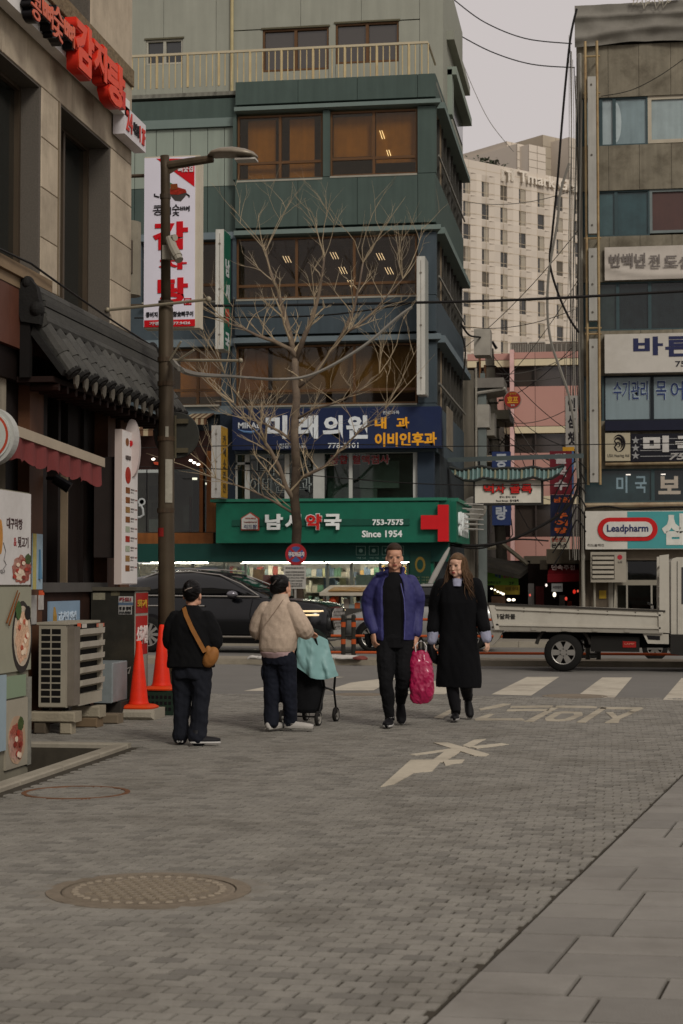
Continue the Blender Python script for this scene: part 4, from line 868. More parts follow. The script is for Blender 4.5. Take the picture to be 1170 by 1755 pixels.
for x, y in ((326, 786), (332, 790), (339, 793), (262, 783)): m = MB(); m.ell(G.P(gu(x), gz(y), -.1), (.05, .03, .03)); obj('spot_lamp', m, TUBE, gb)
m = MB(); m.prism(G, [(gu(262), gz(788)), (gu(272), gz(788)), (gu(272), gz(794)), (gu(264), gz(792))], -.15, -.1); obj('cafe_mark', m, M('#b5452a', .5), gb)
# striped awnings
for px in (((212, 738), (272, 708), (276, 712), (262, 733), (214, 742)), ((328, 720), (362, 706), (366, 708), (345, 722), (330, 734))):
    t = thing('striped_awning', 'larger striped awning of the cafe by the menu box' if px[0][0] < 300 else 'small striped awning of the cafe above the yellow blade sign', 'awning', G.P(gu(px[0][0]), gz(px[0][1]), .5), 'striped awnings of the cafe')
    x0, x1, y0, y1 = px[0][0], px[2][0], px[1][1], px[0][1]; nS = 8
    for k in range(nS):
        m = MB(); P = G.P; a, b = gu(x0 + (x1 - x0) * k / nS), gu(x0 + (x1 - x0) * (k + 1) / nS)
        m.hexa([P(a, gz(y1), .75), P(b, gz(y1), .75), P(b, gz(y0), -.1), P(a, gz(y0), -.1), P(a, gz(y1) + .02, .77), P(b, gz(y1) + .02, .77), P(b, gz(y0) + .02, -.1), P(a, gz(y0) + .02, -.1)])
        m.box(G, a, b, gz(y1) - .14, gz(y1) - .002, .755, .77); obj('stripe', m, M(('#9a8d72', '#5b4230')[k % 2], .85, var=.2, scale=5), t, fix=True)
# ================================================================== signs on the green building
def sign(name, label, px, w0, w1, case, cat='sign', pl=G, bev=.0):
    r = pl.rect(*px, w1); t = thing(name, label, cat, pl.P((r[0] + r[1]) / 2, r[2], w0)); bx('panel', pl, r, w0, w1, case, t, bev); return t
WT = M('#cdd2d3', .5, var=.08); YL = M('#dc9a24', .5, var=.06); NAVY = M('#1a2544', .5, var=.1, scale=2, dirt='#2b3448', damt=.4)
t = sign('clinic_sign', 'wide navy clinic sign with white and yellow letters above the clinic windows', (398, 699, 755, 769), .02, .42, NAVY)
w = .421
for s, px, mt, b in (('MIRAE', (408, 724, 446, 734), WT, .02), ('미', (455, 712, 492, 752), WT, .045), ('래', (508, 712, 545, 752), WT, .045), ('의', (553, 712, 587, 752), WT, .045), ('원', (593, 712, 630, 752), WT, .045),
                     ('내', (642, 715, 662, 735), YL, .035), ('과', (679, 715, 701, 735), YL, .035), ('이비인후과', (642, 741, 748, 765), YL, .035), ('진료과목', (656, 704, 684, 710), WT, 0), ('전문의진료', (478, 760, 524, 768), WT, 0), ('778-5101', (562, 759, 614, 768), WT, .01)):
    ptext(s, G, px, w, mt, t, bold=b)
m = MB(); m.tube([G.P(*G.uv(x, y, w), w) for x, y in ((408, 736), (418, 740), (430, 741), (440, 738), (446, 734))], [.008, .03, .035, .025, .006], 6); obj('swoosh', m, M('#5d7fa8', .5), t)
bx('return_side', S_, (GY + .03, GY + 1.6, gz(769), gz(699)), .25, .28, M('#7b7262', .7, var=.2, streak=.4, dirt='#55493a'), t)
t = sign('pharmacy_sign', 'long green pharmacy fascia sign with white and red letters and red cross', (370, 861, 752, 930), .13, .55, GRN)
w = .551
bx('top_edge', G, (gu(370), gu(768), gz(861), gz(856)), .1, .6, M('#2b6a55', .5, var=.1), t)
bx('bar', G, G.rect(398, 890, 702, 901, w), w, w + .03, M('#184a3b', .5, var=.08), t)
bx('end_panel', G, (G.uv(752, 890, .5)[0] + .003, gu(772), gz(930), gz(861)), .1, .5, GRN, t)
q = lambda x, y: G.uv(x, y, .6)
for nm, mt, d, w0 in (('badge_rim', M('#9d3a2c', .5), 0, .56), ('badge', M('#b5b4ac', .5), 2, .62)):
    m = MB(); m.prism(G, [q(413 + d, 888 + d * .6), q(429, 878 + d), q(444 - d, 888 + d * .6), q(444 - d, 909 - d), q(413 + d, 909 - d)], w0, w0 + .06); obj(nm, m, mt, t)
for s, px, mt in (('약국체인', (420, 887, 438, 890), M('#9a4438', .5)), ('Leadpharm', (418, 893, 440, 897), M('#7a3b36', .5)), ('리드팜', (418, 899, 440, 906), M('#27305a', .5))): ptext(s, G, px, .681, mt, t, bold=.01)
WT2 = M('#d9ddd9', .5, var=.05); RD2 = M('#b8241f', .5)
for s, px, mt in (('남', (455, 881, 485, 908), WT2), ('시', (489, 881, 516, 908), WT2), ('국', (556, 881, 585, 908), WT2)): ptext(s, G, px, w + .03, mt, t, bold=.045, ext=.08)
o = ptext('약', G, (523, 880, 552, 909), w + .03, WT2, t, bold=.07, ext=.06); ptext('약', G, (524, 881, 551, 908), w + .095, RD2, o, bold=.04, ext=.02)
ptext('753-7575', G, (638, 890, 691, 900), w + .032, WT2, t, bold=.03); ptext('Since 1954', G, (620, 909, 689, 921), w, WT2, t, bold=.03)
CR = M('#bd1a1f', .45, var=.06)
bx('cross_arm', G, G.rect(721, 883, 750, 907, .7), .56, .70, CR, t); bx('cross_post', G, G.rect(750, 865, 768, 928, .7), .35, .703, CR, t)
bx('side_fascia', S_, (GY + .0, GY + 4.2, gz(930), gz(861)), .36, .5, GRN, t); text('남시약국', S_, (GY + .5, GY + 3.2, gz(918), gz(876)), .501, WT2, t, bold=.05, ext=.05); bx('side_top', S_, (GY + .0, GY + 4.3, gz(861) + .002, gz(855)), .3, .55, M('#2b6a55', .5), t)
def blade(name, label, px_case, px_face, Y0, case, face):
    """sign standing out from the wall: edge towards us, printed face turned to the right"""
    pl = FY(Y0); r = pl.rect(*px_case); t = thing(name, label, 'sign', pl.P(r[0], r[2], 0)); bx('edge', pl, r, -.75, 0, case, t)
    m = MB(); 
    for z in (.12, .5, .88): m.tube([pl.P((r[0] + r[1]) / 2, r[2] + (r[3] - r[2]) * z, .0), pl.P((r[0] + r[1]) / 2, r[2] + (r[3] - r[2]) * z, .012)], .03, 8)
    m.tube([pl.P((r[0] + r[1]) / 2, r[2] + .1, .004), pl.P((r[0] + r[1]) / 2, r[3] - .1, .004)], .006, 5); obj('bolt', m, M('#6d675c', .6), t)
    sp = FX(pl.P(r[1], 0, 0).x); wd = px_face
    bx('face', sp, (Y0 + .02, Y0 + .74, r[2] + .02, r[3] - .02), .001, .012, face, t); return t, sp, r, Y0
EDGE = M('#bdbbb1', .6, var=.1, streak=.25)
t, sp, r, y0 = blade('blade_sign', 'tall white-edged blade sign with green pharmacy face behind the bare branches', (369, 393, 383, 598), 1, 41.9, EDGE, M('#1f5a46', .5, var=.06))
for k, s in enumerate('남시약국'): text(s, sp, (y0 + .15, y0 + .6, r[3] - 1.15 - k * .62, r[3] - .7 - k * .62), .013, M('#b9bdba', .5) if s != '약' else M('#b0402f', .5), t, bold=.04)
t, sp, r, y0 = blade('blade_sign', 'tall plain white-edged blade sign on the right corner of the green building', (714, 439, 728, 676), 1, 42.1, EDGE, M('#8d8f88', .5, var=.1))
t, sp, r, y0 = blade('blade_sign', 'short white-edged blade sign with yellow face beside the cafe window', (362, 729, 378, 853), 1, 41.6, M('#a6a49d', .6, var=.1), M('#a9822c', .5, var=.1))
for k, s in enumerate('카페소라인'): text(s, sp, (y0 + .2, y0 + .5, r[3] - .45 - k * .3, r[3] - .22 - k * .3), .013, M('#4a3f2c', .5), t, bold=.02)
# ================================================================== old concrete building across the alley, on the right
OY = 52.0; O = FY(OY)
def oz(y, x=1085): return O.uv(x, y)[1]
def ou(x, y=600): return O.uv(x, y)[0]
OL, OR_ = ou(990), ou(990) + 9.0
ob = thing('old_concrete_building', 'weathered concrete office block with teal windows and stacked signs', 'building', (OL, OY, 0))
CON = M('#7b7464', .9, var=.2, scale=1.5, bump=.25, streak=.22, dirt='#4d463a', damt=.75)
m = MB(); m.cube(OL + .01, OR_, OY + .5, OY + 9, .0, oz(20)); obj('core_wall', m, M('#3c3830', .9, var=.2), ob)
def ow(nm, x0, x1, y0, y1, mat, w0=-.5, w1=0., par=None): return bx(nm, O, (ou(x0), ou(x1), oz(y1), oz(y0)), w0, w1, mat, par or ob)
XR = 1400
for y0, y1 in ((76, 165), (248, 325), (404, 482), (566, 643), (721, 803), (861, 876)):
    for a, b in zip((990, 1045, 1098, 1153, 1210, 1290), (1045, 1098, 1153, 1210, 1290, XR)): bx('concrete_panel', O, (ou(a) + .005, ou(b) - .005, oz(y1), oz(y0)), -.5, 0, CON, ob)
for y0, y1 in ((165, 248), (325, 404), (482, 566), (643, 721), (803, 861)):
    ow('pier', 990, 994, y0, y1, M('#2e3a3f', .7), -.5, -.03)
TEAL = ['#46585a', '#2c4347', '#1d2527', '#7b8b8d', '#20302f']
FR = M('#39494b', .5, var=.1); WFR = M('#a89f8c', .5, var=.1, dirt='#857b66')
def owin(x0, x1, y0, y1, col, fm=FR, rough=.25, fr=.05, w=-.12, var=.15):
    u0, u1, v0, v1 = ou(x0), ou(x1), oz(y1), oz(y0)
    o = bx('window', O, (u0 + fr, u1 - fr, v0 + fr, v1 - fr), w - .03, w, M(col, rough, var=var, scale=2, spec=.5, streak=.15), ob)
    for a in ((u0, u0 + fr, v0, v1), (u1 - fr, u1, v0, v1), (u0 + fr, u1 - fr, v0, v0 + fr), (u0 + fr, u1 - fr, v1 - fr, v1)): bx('frame', O, a, w - .04, w + .06, fm, o)
    return o
owin(994, 1002, 165, 248, '#30484f'); owin(1002, 1032, 165, 248, '#8b9796'); owin(1032, 1055, 165, 248, '#93a0a0'); owin(1055, 1113, 165, 248, '#77888a'); owin(1113, 1190, 165, 246, '#8d9a99', WFR, fr=.11); owin(1190, 1300, 165, 248, '#77888a'); owin(1300, XR, 165, 248, '#77888a')
m = MB(); c = (ou(1057), oz(207)); m.prism(O, [(c[0], c[1] + .6)] + [(c[0] + .18 * math.cos(a), c[1] + .62 * math.sin(a)) for a in [math.pi / 2 - k * math.pi / 10 for k in range(11)]] + [(c[0], c[1] - .6)], -.119, -.112); obj('blind_edge', m, M('#a1adad', .5), ob)
owin(994, 1002, 325, 404, '#1c3439'); owin(1002, 1057, 325, 404, '#3a5355', var=.3); owin(1057, 1115, 325, 404, '#2b4447', var=.3); owin(1115, 1190, 325, 400, '#452820', M('#6c7472', .5), fr=.08, rough=.5); owin(1190, XR, 325, 404, '#2b4447')
owin(994, 1002, 482, 566, '#1c3439'); owin(1002, 1059, 482, 566, '#2b3735', var=.35); owin(1059, 1114, 482, 566, '#1a2324', var=.5); owin(1114, 1190, 482, 566, '#1b2425', var=.5); owin(1190, XR, 482, 566, '#1b2425')
owin(994, 1034, 643, 721, '#33474b')
for x0, x1, ws in ((1034, 1117, (('수기관리', (1050, 652, 1111, 686)),)), (1117, 1210, (('목', (1123, 652, 1143, 686)), ('어깨', (1148, 652, 1200, 686))))):
    o = owin(x0, x1, 643, 721, '#79898c', M('#1c2226', .6), rough=.4, var=.05); w = -.118
    for s, px in ws: ptext(s, O, px, w, M('#a2aeb4', .5), o, bold=.04); ptext(s, O, (px[0] + 1, px[1] + 1, px[2] - 1, px[3] - 1), w + .012, M('#2b3a63', .5), o, bold=.01)
owin(1210, XR, 643, 721, '#79898c', M('#1c2226', .6))
owin(994, 1117, 803, 861, '#26383a', var=.4); o = owin(1117, 1230, 803, 861, '#182224', var=.4)
for s, px, c_ in (('미', (1056, 816, 1075, 845), '#7d929a'), ('국', (1088, 816, 1108, 845), '#7d929a'), ('보', (1128, 816, 1166, 847), '#a89e90'), ('청기', (1176, 816, 1250, 847), '#a89e90')): ptext(s, O, px, -.118, M(c_, .5), o, bold=.04 if c_ != '#7d929a' else .02)
owin(1230, XR, 803, 861, '#182224')
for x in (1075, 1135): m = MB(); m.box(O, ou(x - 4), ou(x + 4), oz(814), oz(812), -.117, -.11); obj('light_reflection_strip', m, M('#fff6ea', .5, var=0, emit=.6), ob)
bx('dark_canopy', O, (ou(1036), ou(XR), oz(739), oz(722)), .003, .25, M('#1b1d2c', .7, var=.1), ob)
m = MB(); m.tube([O.P(ou(1000), oz(866), .12), O.P(ou(XR), oz(864), .12)], .07, 8); obj('rusty_pipe', m, M('#9a8a70', .6, .2, var=.2, dirt='#6b3a20', damt=.8), ob)
m = MB(); m.tube([O.P(ou(1036), oz(796), .15), O.P(ou(XR), oz(793), .15)], .05, 8); obj('rusty_pipe', m, M('#87785c', .6, .2, var=.2, dirt='#4f2f1c', damt=.7), ob)
# tarpaulin over the parapet
tp = thing('roof_tarpaulin', 'grey tarpaulin with sagging folds tied over the concrete parapet', 'tarpaulin', O.P(OL, oz(78), .1))
m = MB(); nu, nv = 60, 20; u0, u1, v0, v1 = ou(988), ou(XR), oz(77), oz(8); vs = []
for j in range(nv + 1):
    for i in range(nu + 1):
        u = u0 + (u1 - u0) * i / nu; v = v0 + (v1 - v0) * j / nv
        f = .09 * noise.noise(Vector((u * 1.1 + v * .8, v * 1.6, 2))) + .05 * noise.noise(Vector((u * 2.5 - v * 1.5, v * 2.5, 7)))
        sw = .16 * math.exp(-((v - v0 - .30 - .12 * math.sin(u * .8)) / .13) ** 2) + .12 * math.exp(-((v - v1 + .38) / .08) ** 2)
        vs.append(O.P(u, v + .06 * math.sin(u * 1.3) * (1 - j / nv), .16 + f + sw))
m.add(vs, [(j * (nu + 1) + i, j * (nu + 1) + i + 1, (j + 1) * (nu + 1) + i + 1, (j + 1) * (nu + 1) + i) for j in range(nv) for i in range(nu)])
m.box(O, u0, u1, v1 - .05, v1, -.6, .1); obj('sheet', m, M('#77736a', .8, var=.12, scale=1.5, bump=.2, bscale=14, dirt='#5b574e', damt=.5), tp, smooth=True)
m = MB(); rr = random.Random(4)
for k in range(9):
    x = 1090 + k * 7; m.tube([O.P(ou(x), oz(6), .32), O.P(ou(x + rr.uniform(-4, 4)), oz(14 + rr.uniform(0, 12)), .38), O.P(ou(x + rr.uniform(2, 12)), oz(10), .33)], .018, 5)
m.tube([O.P(ou(1086), oz(5), .33), O.P(ou(1170), oz(5), .33)], .03, 5); obj('rope', m, M('#a09a8a', .8, var=.2), tp)
# vertical sign frame
vf = thing('vertical_sign_frame', 'tall rusty tube frame holding narrow white light boxes against the concrete wall', 'sign frame', O.P(ou(1018), oz(832), .5))
RUST = M('#96825f', .5, .3, var=.2, dirt='#6b3f20', damt=.6)
for x in (1007, 1027):
    m = MB(); m.tube([O.P(ou(x), oz(832), .5), O.P(ou(x - 1), oz(76), .5)], .042, 8); obj('tube', m, RUST, vf)
for y0, y1 in ((138, 405), (430, 553), (584, 828)):
    bx('light_box', O, (ou(1010), ou(1024), oz(y1), oz(y0)), .35, .62, M('#a29f96', .55, var=.1, streak=.25), vf)
    m = MB()
    for y in (y0 + 14, (y0 + y1) / 2, y1 - 14): m.tube([O.P(ou(1016), oz(y), .62), O.P(ou(1016), oz(y), .632)], .035, 8)
    obj('bolt', m, M('#57524a', .6), vf)
for y in (102, 165, 412, 565, 575): m = MB(); m.tube([O.P(ou(1003), oz(y), .5), O.P(ou(1031), oz(y), .5)], .03, 6); m.tube([O.P(ou(1027), oz(y), 0), O.P(ou(1027), oz(y), .5)], .03, 6); obj('cross_bar', m, RUST, vf)
# signs
def osign(name, label, px, w0, w1, mat, cat='sign'): return sign(name, label, px, w0, w1, mat, cat, pl=O)
t = osign('cloth_banner', 'creased off-white cloth banner with faded grey letters on the concrete wall', (1036, 420, 1330, 477), .08, .1, M('#8f887e', .8, var=.08), 'banner')
m = MB(); vs = []; r = O.rect(1036, 420, 1330, 477, .11); nu, nv = 50, 12
for j in range(nv + 1):
    for i in range(nu + 1):
        a, b = i / nu, j / nv; vs.append(O.P(r[0] + (r[1] - r[0]) * a, r[2] + (r[3] - r[2]) * b, .13 + .05 * math.exp(-((b - .12 - .35 * math.exp(-a * 9)) / .08) ** 2) + .02 * noise.noise(Vector((a * 9, b * 3, 1)))))
m.add(vs, [(j * (nu + 1) + i, j * (nu + 1) + i + 1, (j + 1) * (nu + 1) + i + 1, (j + 1) * (nu + 1) + i) for j in range(nv) for i in range(nu)]); obj('cloth', m, M('#b5ada2', .85, var=.08, dirt='#9a9186', damt=.4), t, smooth=True)
for s, px in (('반백년', (1045, 434, 1106, 458)), ('전', (1113, 436, 1131, 458)), ('도심', (1138, 436, 1186, 459)), ('재생', (1194, 436, 1240, 459))): ptext(s, O, px, .19, M('#6b645f', .6), t, bold=.02)
t = osign('clinic_board', 'large white board with navy letters between the dark windows', (1036, 570, 1330, 637), .02, .3, M('#b8b3a9', .55, var=.05, dirt='#9d968a', damt=.4))
for s, px in (('바', (1085, 577, 1136, 609)), ('른', (1140, 576, 1190, 611)), ('병원', (1200, 577, 1300, 611))): ptext(s, O, px, .301, M('#262a4a', .5), t, bold=.035)
ptext('753-2278', O, (1157, 618, 1230, 628), .301, M('#26262e', .5), t, bold=.02)
t = osign('hearing_aid_plate', 'square cream plate with black ear drawing and hearing aid lettering', (1037, 742, 1080, 790), .02, .2, M('#a49b84', .55, var=.06))
w = .201
def arc(cx, cy, rx, ry, a0, a1, r0, r1, n=18): return [O.P(*O.uv(cx + rx * math.cos(R(a0 + (a1 - a0) * k / n)), cy - ry * math.sin(R(a0 + (a1 - a0) * k / n)), w), w) for k in range(n + 1)], [r0 + (r1 - r0) * math.sin(math.pi * k / n) for k in range(n + 1)]
m = MB()
for a in ((1060, 760, 10, 14, 150, -100, .006, .035), (1059, 761, 7, 10, 170, -60, .005, .04), (1059, 762, 3, 4, 200, -120, .005, .02)): p, rr_ = arc(*a); m.tube(p, rr_, 5)
p = [O.P(*O.uv(x, y, w), w) for x, y in ((1053, 756), (1057, 761), (1053, 766), (1055, 770), (1058, 774))]; m.tube(p, [.01, .035, .02, .03, .006], 5); obj('ear_drawing', m, BK, t)
ptext('USA Hearing Aid', O, (1041, 778, 1078, 785), w, M('#3a3834', .5), t, bold=0)
t = osign('hearing_aid_sign', 'black sign with three silver stars and big pale letters', (1081, 742, 1330, 790), .02, .2, M('#14141c', .5, var=.1)); SV = M('#8a8a88', .45, .2)
for y in (755, 768, 781):
    cu_, cv_ = O.uv(1089, y, w); m = MB(); m.prism(O, [(cu_ + (.13 if k % 2 == 0 else .05) * math.sin(k * math.pi / 5), cv_ + (.13 if k % 2 == 0 else .05) * math.cos(k * math.pi / 5)) for k in range(10)], w, w + .02); obj('star', m, SV, t)
for y in (751, 761, 771, 781): bx('stripe', O, O.rect(1097, y - .6, 1300, y + .6, w), w, w + .006, SV, t)
for s, px in (('미', (1102, 747, 1146, 775)), ('국', (1157, 747, 1200, 775))): ptext(s, O, px, w + .008, M('#b5b2ac', .5), t, bold=.06, ext=.03)
ptext('752-1', O, (1146, 776, 1210, 788), w + .008, M('#97948f', .5), t, bold=.03, slant=.25)
t = osign('drugstore_sign', 'white and teal drugstore sign with red capsule outline above the shop', (1003, 875, 1330, 941), .02, .35, M('#c2beb3', .55, var=.05, dirt='#a59f92', damt=.4)); w = .351
bx('teal_half', O, O.rect(1075, 876, 1330, 940, w), w, w + .004, M('#468f8f', .5, var=.06), t)
def capsule(x0, y0, x1, y1, w0, mat, nm):
    u0, u1, v0, v1 = O.rect(x0, y0, x1, y1, w0); r_ = (v1 - v0) / 2; c_ = (v0 + v1) / 2
    m = MB(); m.prism(O, [(u1 - r_ + r_ * math.cos(a), c_ + r_ * math.sin(a)) for a in [-math.pi / 2 + k * math.pi / 12 for k in range(13)]] + [(u0 + r_ + r_ * math.cos(a), c_ + r_ * math.sin(a)) for a in [math.pi / 2 + k * math.pi / 12 for k in range(13)]], w0, w0 + .02); obj(nm, m, mat, t)
capsule(1024, 887, 1127, 927, w + .006, M('#b31c1c', .5), 'red_capsule'); capsule(1033, 894, 1118, 920, w + .028, M('#c5c2ba', .5), 'capsule_face')
ptext('Leadpharm', O, (1040, 899, 1111, 915), w + .05, M('#262c55', .5), t, bold=.025); ptext('리드봄제인', O, (1007, 932, 1035, 937), w, M('#45403a', .5), t, bold=0)
for s, px in (('삼', (1134, 880, 1180, 934)), ('성', (1190, 880, 1240, 934))): ptext(s, O, px, w + .006, M('#c8c8be', .5), t, bold=.06)
# ground floor of that building
ow('shop_wall', 990, XR, 942, 960, M('#6d6457', .85, var=.2), -.5, -.02); bx('shop_wall', O, (ou(990), ou(1040), .12, oz(961)), -.4, -.1, M('#5d5346', .9, var=.25, streak=.4), ob)
bx('shop_room', O, (ou(1040), ou(XR), .12, oz(961)), -1.6, -.7, M('#4c5357', .9, var=.3, scale=1.5), ob)
o = bx('shop_window', O, (ou(1072), ou(XR), .12, oz(962)), -.15, -.14, GLASS('#98a4a4'), ob)
for x0, x1, y0, y1 in ((1040, 1048, 995, 1082), (1052, 1055, 1000, 1082), (1070, 1073, 962, 1082), (1112, 1115, 1000, 1082), (1127, 1130, 962, 1082), (1200, 1204, 962, 1082)): bx('mullion', O, (ou(x0), ou(x1), oz(y1), oz(y0)), -.17, -.1, M('#8d887c', .5), o)
bx('transom', O, (ou(1050), ou(XR), oz(1003), oz(994)), -.169, -.099, M('#857f71', .6, var=.1), o)
for x0, x1, y0, y1, c_ in ((1075, 1110, 972, 992, '#7d8a90'), (1112, 1124, 972, 990, '#7a3342'), (1024, 1036, 1012, 1026, '#a0842c'), (1078, 1108, 1010, 1035, '#3c5560')): bx('display_sign', O, (ou(x0), ou(x1), oz(y1), oz(y0)), -.6 if x0 > 1040 else -.09, -.58 if x0 > 1040 else -.07, M(c_, .6, var=.3, scale=3), ob)
for x in (1088, 1115): m = MB(); m.tube([O.P(ou(x), oz(968), -.9), O.P(ou(x + 16), oz(968), -.9)], .03, 5); obj('shop_lamp_or_fill', m, TUBE, ob)
t = thing('wall_air_conditioner', 'cream air conditioner unit hung below the white and teal drugstore sign', 'air conditioner', O.P(ou(1042), oz(998), .1))
bx('casing', O, O.rect(1012, 946, 1073, 998, .45), .05, .45, M('#958e80', .6, var=.08), t)
for k in range(5): bx('louvre', O, O.rect(1015, 954 + k * 8, 1052, 959 + k * 8, .46), .452, .50, M('#a29b8c', .6, var=.1), t)
bx('recess', O, O.rect(1014, 951, 1053, 993, .451), .4505, .4515, M('#3f3a33', .9), t)
disc(O, *O.uv(1062, 955, .46), .075, .075, .451, M('#9c2a33', .5), t, 'logo_disc'); ptext('LG', O, (1059, 961, 1066, 965), .451, M('#57524b', .5), t)
m = MB(); m.tube([O.P(ou(1016), oz(998), .1), O.P(ou(1016), .12, .1)], .04, 6); m.tube([O.P(ou(1052), oz(1000), .1), O.P(ou(1048), .12, .3)], .03, 6); obj('pipe', m, M('#8f897b', .5), t)
# drain pipe with cables on the building's edge
m = MB(); m.tube([O.P(ou(997), .12, .15), O.P(ou(996), oz(90), .15)], .06, 8); tag(obj('drain_pipe', m, M('#9a9588', .6, var=.15, streak=.3), None), 'pale drain pipe on the edge of the concrete building', 'pipe')
# ================================================================== beige hotel far behind
HYAW = R(43.5); HO = FY(250.0); p0 = HO.P(*HO.uv(787, 500))
H = Plane((p0.x, p0.y, 0), (math.sin(HYAW), math.cos(HYAW), 0))
ht = thing('hotel_tower', 'large beige hotel block with a grid of small windows behind the alley', 'building', (p0.x, p0.y, 0))
BEI = M('#c6bbac', .85, var=.05, scale=.12, isl=.04); BEI2 = M('#bfb4a5', .85, var=.06, scale=.2)
def hz(y, x=787): return H.uv(x, y)[1]
ztop = hz(270)
LEN = H.uv(1015, 500)[0]
m = MB(); m.box(H, -30, LEN + 40, 0, ztop - .05, -30, -.75); obj('core_wall', m, M('#39352f', .9), ht)
us = [H.uv(787 + 14 + 31.9 * k, 600)[0] for k in range(-3, 9)]
vs_ = [H.uv(819, 322 + 38.6 * k)[1] for k in range(0, 9)]
HW, HH = 1.55, 2.35
dv = vs_[0] - vs_[1]
# wall pieces round every opening
xs = sorted(us); gl = M('#3b3a37', .1, var=0, spec=.6)
bx('parapet_wall', H, (-30, LEN + 40, vs_[0] + HH / 2 + .9, ztop), -.74, 0, BEI, ht)
for k, v in enumerate(vs_):
    lo = vs_[k + 1] + HH / 2 + .9 if k + 1 < len(vs_) else 0
    bx('spandrel', H, (-30, LEN + 40, lo, v - HH / 2), -.74, 0, BEI, ht)
    edges = [-30]
    for u in xs: edges += [u - HW / 2 - .0, u + HW / 2 + 1.1]
    edges.append(LEN + 40)
    for a, b in zip(edges[::2], edges[1::2]):
        if b > a: bx('wall_pier', H, (a, b, v - HH / 2, v + HH / 2 + .9), -.74, -.002, BEI, ht)
    for i, u in enumerate(xs):
        m = MB(); P = H.P; a, b, c_, d = u - HW / 2, u + HW / 2 + 1.1, v - HH / 2, v + HH / 2 + .9
        m.hexa([P(u + HW / 2, c_, -.7), P(b, c_, -.7), P(b, d, -.7), P(u + HW / 2, d, -.7), P(u + HW / 2, c_, -.16), P(b, c_, -.006), P(b, d, -.006), P(u + HW / 2, d, -.16)])
        m.hexa([P(a, v + HH / 2, -.7), P(u + HW / 2, v + HH / 2, -.7), P(u + HW / 2, d, -.7), P(a, d, -.7), P(a, v + HH / 2, -.16), P(u + HW / 2, v + HH / 2, -.16), P(u + HW / 2, d, -.006), P(a, d, -.006)])
        o = obj('window_bay', m, BEI2, ht, fix=True)
        bx('pane', H, (a, u + HW / 2, c_, v + HH / 2), -.4, -.34, gl if (i * 7 + k * 3) % 5 else M('#5d564b', .3), o)
        if (i + k) % 3 < 2: bx('curtain', H, (u - HW * .05, u + HW / 2, c_, v + HH / 2), -.335, -.31, M('#9d9484', .9, var=.1), o)
# fine stone joints
m = MB()
for k in range(40):
    m.box(H, -30, LEN + 40, ztop - 1.2 - k * dv / 2 - .03, ztop - 1.2 - k * dv / 2 + .03, .0, .012)
for k in range(14): m.box(H, us[0] - 3 + k * (us[1] - us[0]) / 1 - .03, us[0] - 3 + k * (us[1] - us[0]) + .03, 0, ztop, .0, .011)
obj('joint_lines', m, M('#b0a087', .9, var=0), ht, kind='stuff')
HLET = M('#d6ccbc', .6)
for s, px in (('T', (866, 291, 874, 310)), ('Tmark Grand', (888, 293, 1010, 330))):
    u0, v1 = H.uv(px[0], px[1], .3); u1, v0 = H.uv(px[2], px[3], .3); vv = ztop - 6.5
    text(s, H, (u0, u1, H.uv(px[0], 311, .3)[1], H.uv(px[0], 292, .3)[1]), .05, HLET, ht, bold=.02, ext=.5)
m = MB(); 
for k in range(3): m.box(H, H.uv(858 + k * 1.6, 290)[0], H.uv(859 + k * 1.6, 290)[0], H.uv(862, 311)[1], H.uv(862, 290)[1], .02, .2); m.box(H, H.uv(875 + k * 1.6, 290)[0], H.uv(876 + k * 1.6, 290)[0], H.uv(875, 311)[1], H.uv(875, 290)[1], .02, .2)
obj('emblem', m, HLET, ht)
def hbox(x0, x1, yt, w0, w1, mat): 
    a, b = H.uv(x0, 300, w1)[0], H.uv(x1, 300, w1)[0]; o = bx('roof_block', H, (a, b, ztop, H.uv(x0, yt, w1)[1]), w0, w1, mat, ht)
    m = MB(); n = max(2, int((b - a) / 2.2)); v0, v1 = ztop, H.uv(x0, yt, w1)[1]
    for k in range(n): m.box(H, a + (b - a) * k / n - .04, a + (b - a) * k / n + .04, v0, v1, w1, w1 + .02)
    for k in range(5): m.box(H, a, b, v0 + (v1 - v0) * k / 5, v0 + (v1 - v0) * k / 5 + .08, w1, w1 + .021)
    obj('joint_lines', m, M('#85796a', .9), ht, kind='stuff')
hbox(868, 886, 242, -30, -10, BEI2); hbox(886, 912, 246, -26, -7, BEI); hbox(906, 935, 247, -30, -5, BEI); hbox(930, 975, 231, -32, -8, M('#a59a88', .85, var=.06, scale=.2)); hbox(975, 1010, 235, -30, -4, BEI2)
m = MB(); rr = random.Random(2); 
for k in range(400):
    p = H.P(H.uv(848, 272)[0] + rr.gauss(1.5, 1.8), ztop + abs(rr.gauss(0, .7)), -3 + rr.uniform(-1, 1)); s = .25; a = rr.uniform(0, 6.3); d = Vector((math.cos(a) * s, math.sin(a) * s, rr.uniform(-.2, .2))); e = Vector((-d.y * .6, d.x * .6, rr.uniform(0, .25)))
    m.add([p - d, p + e, p + d, p - e], [(0, 1, 2, 3)])
tag(obj('roof_shrub', m, M('#3d4433', .9, var=.3), None), 'small dark shrub on the hotel roof edge', 'shrub')
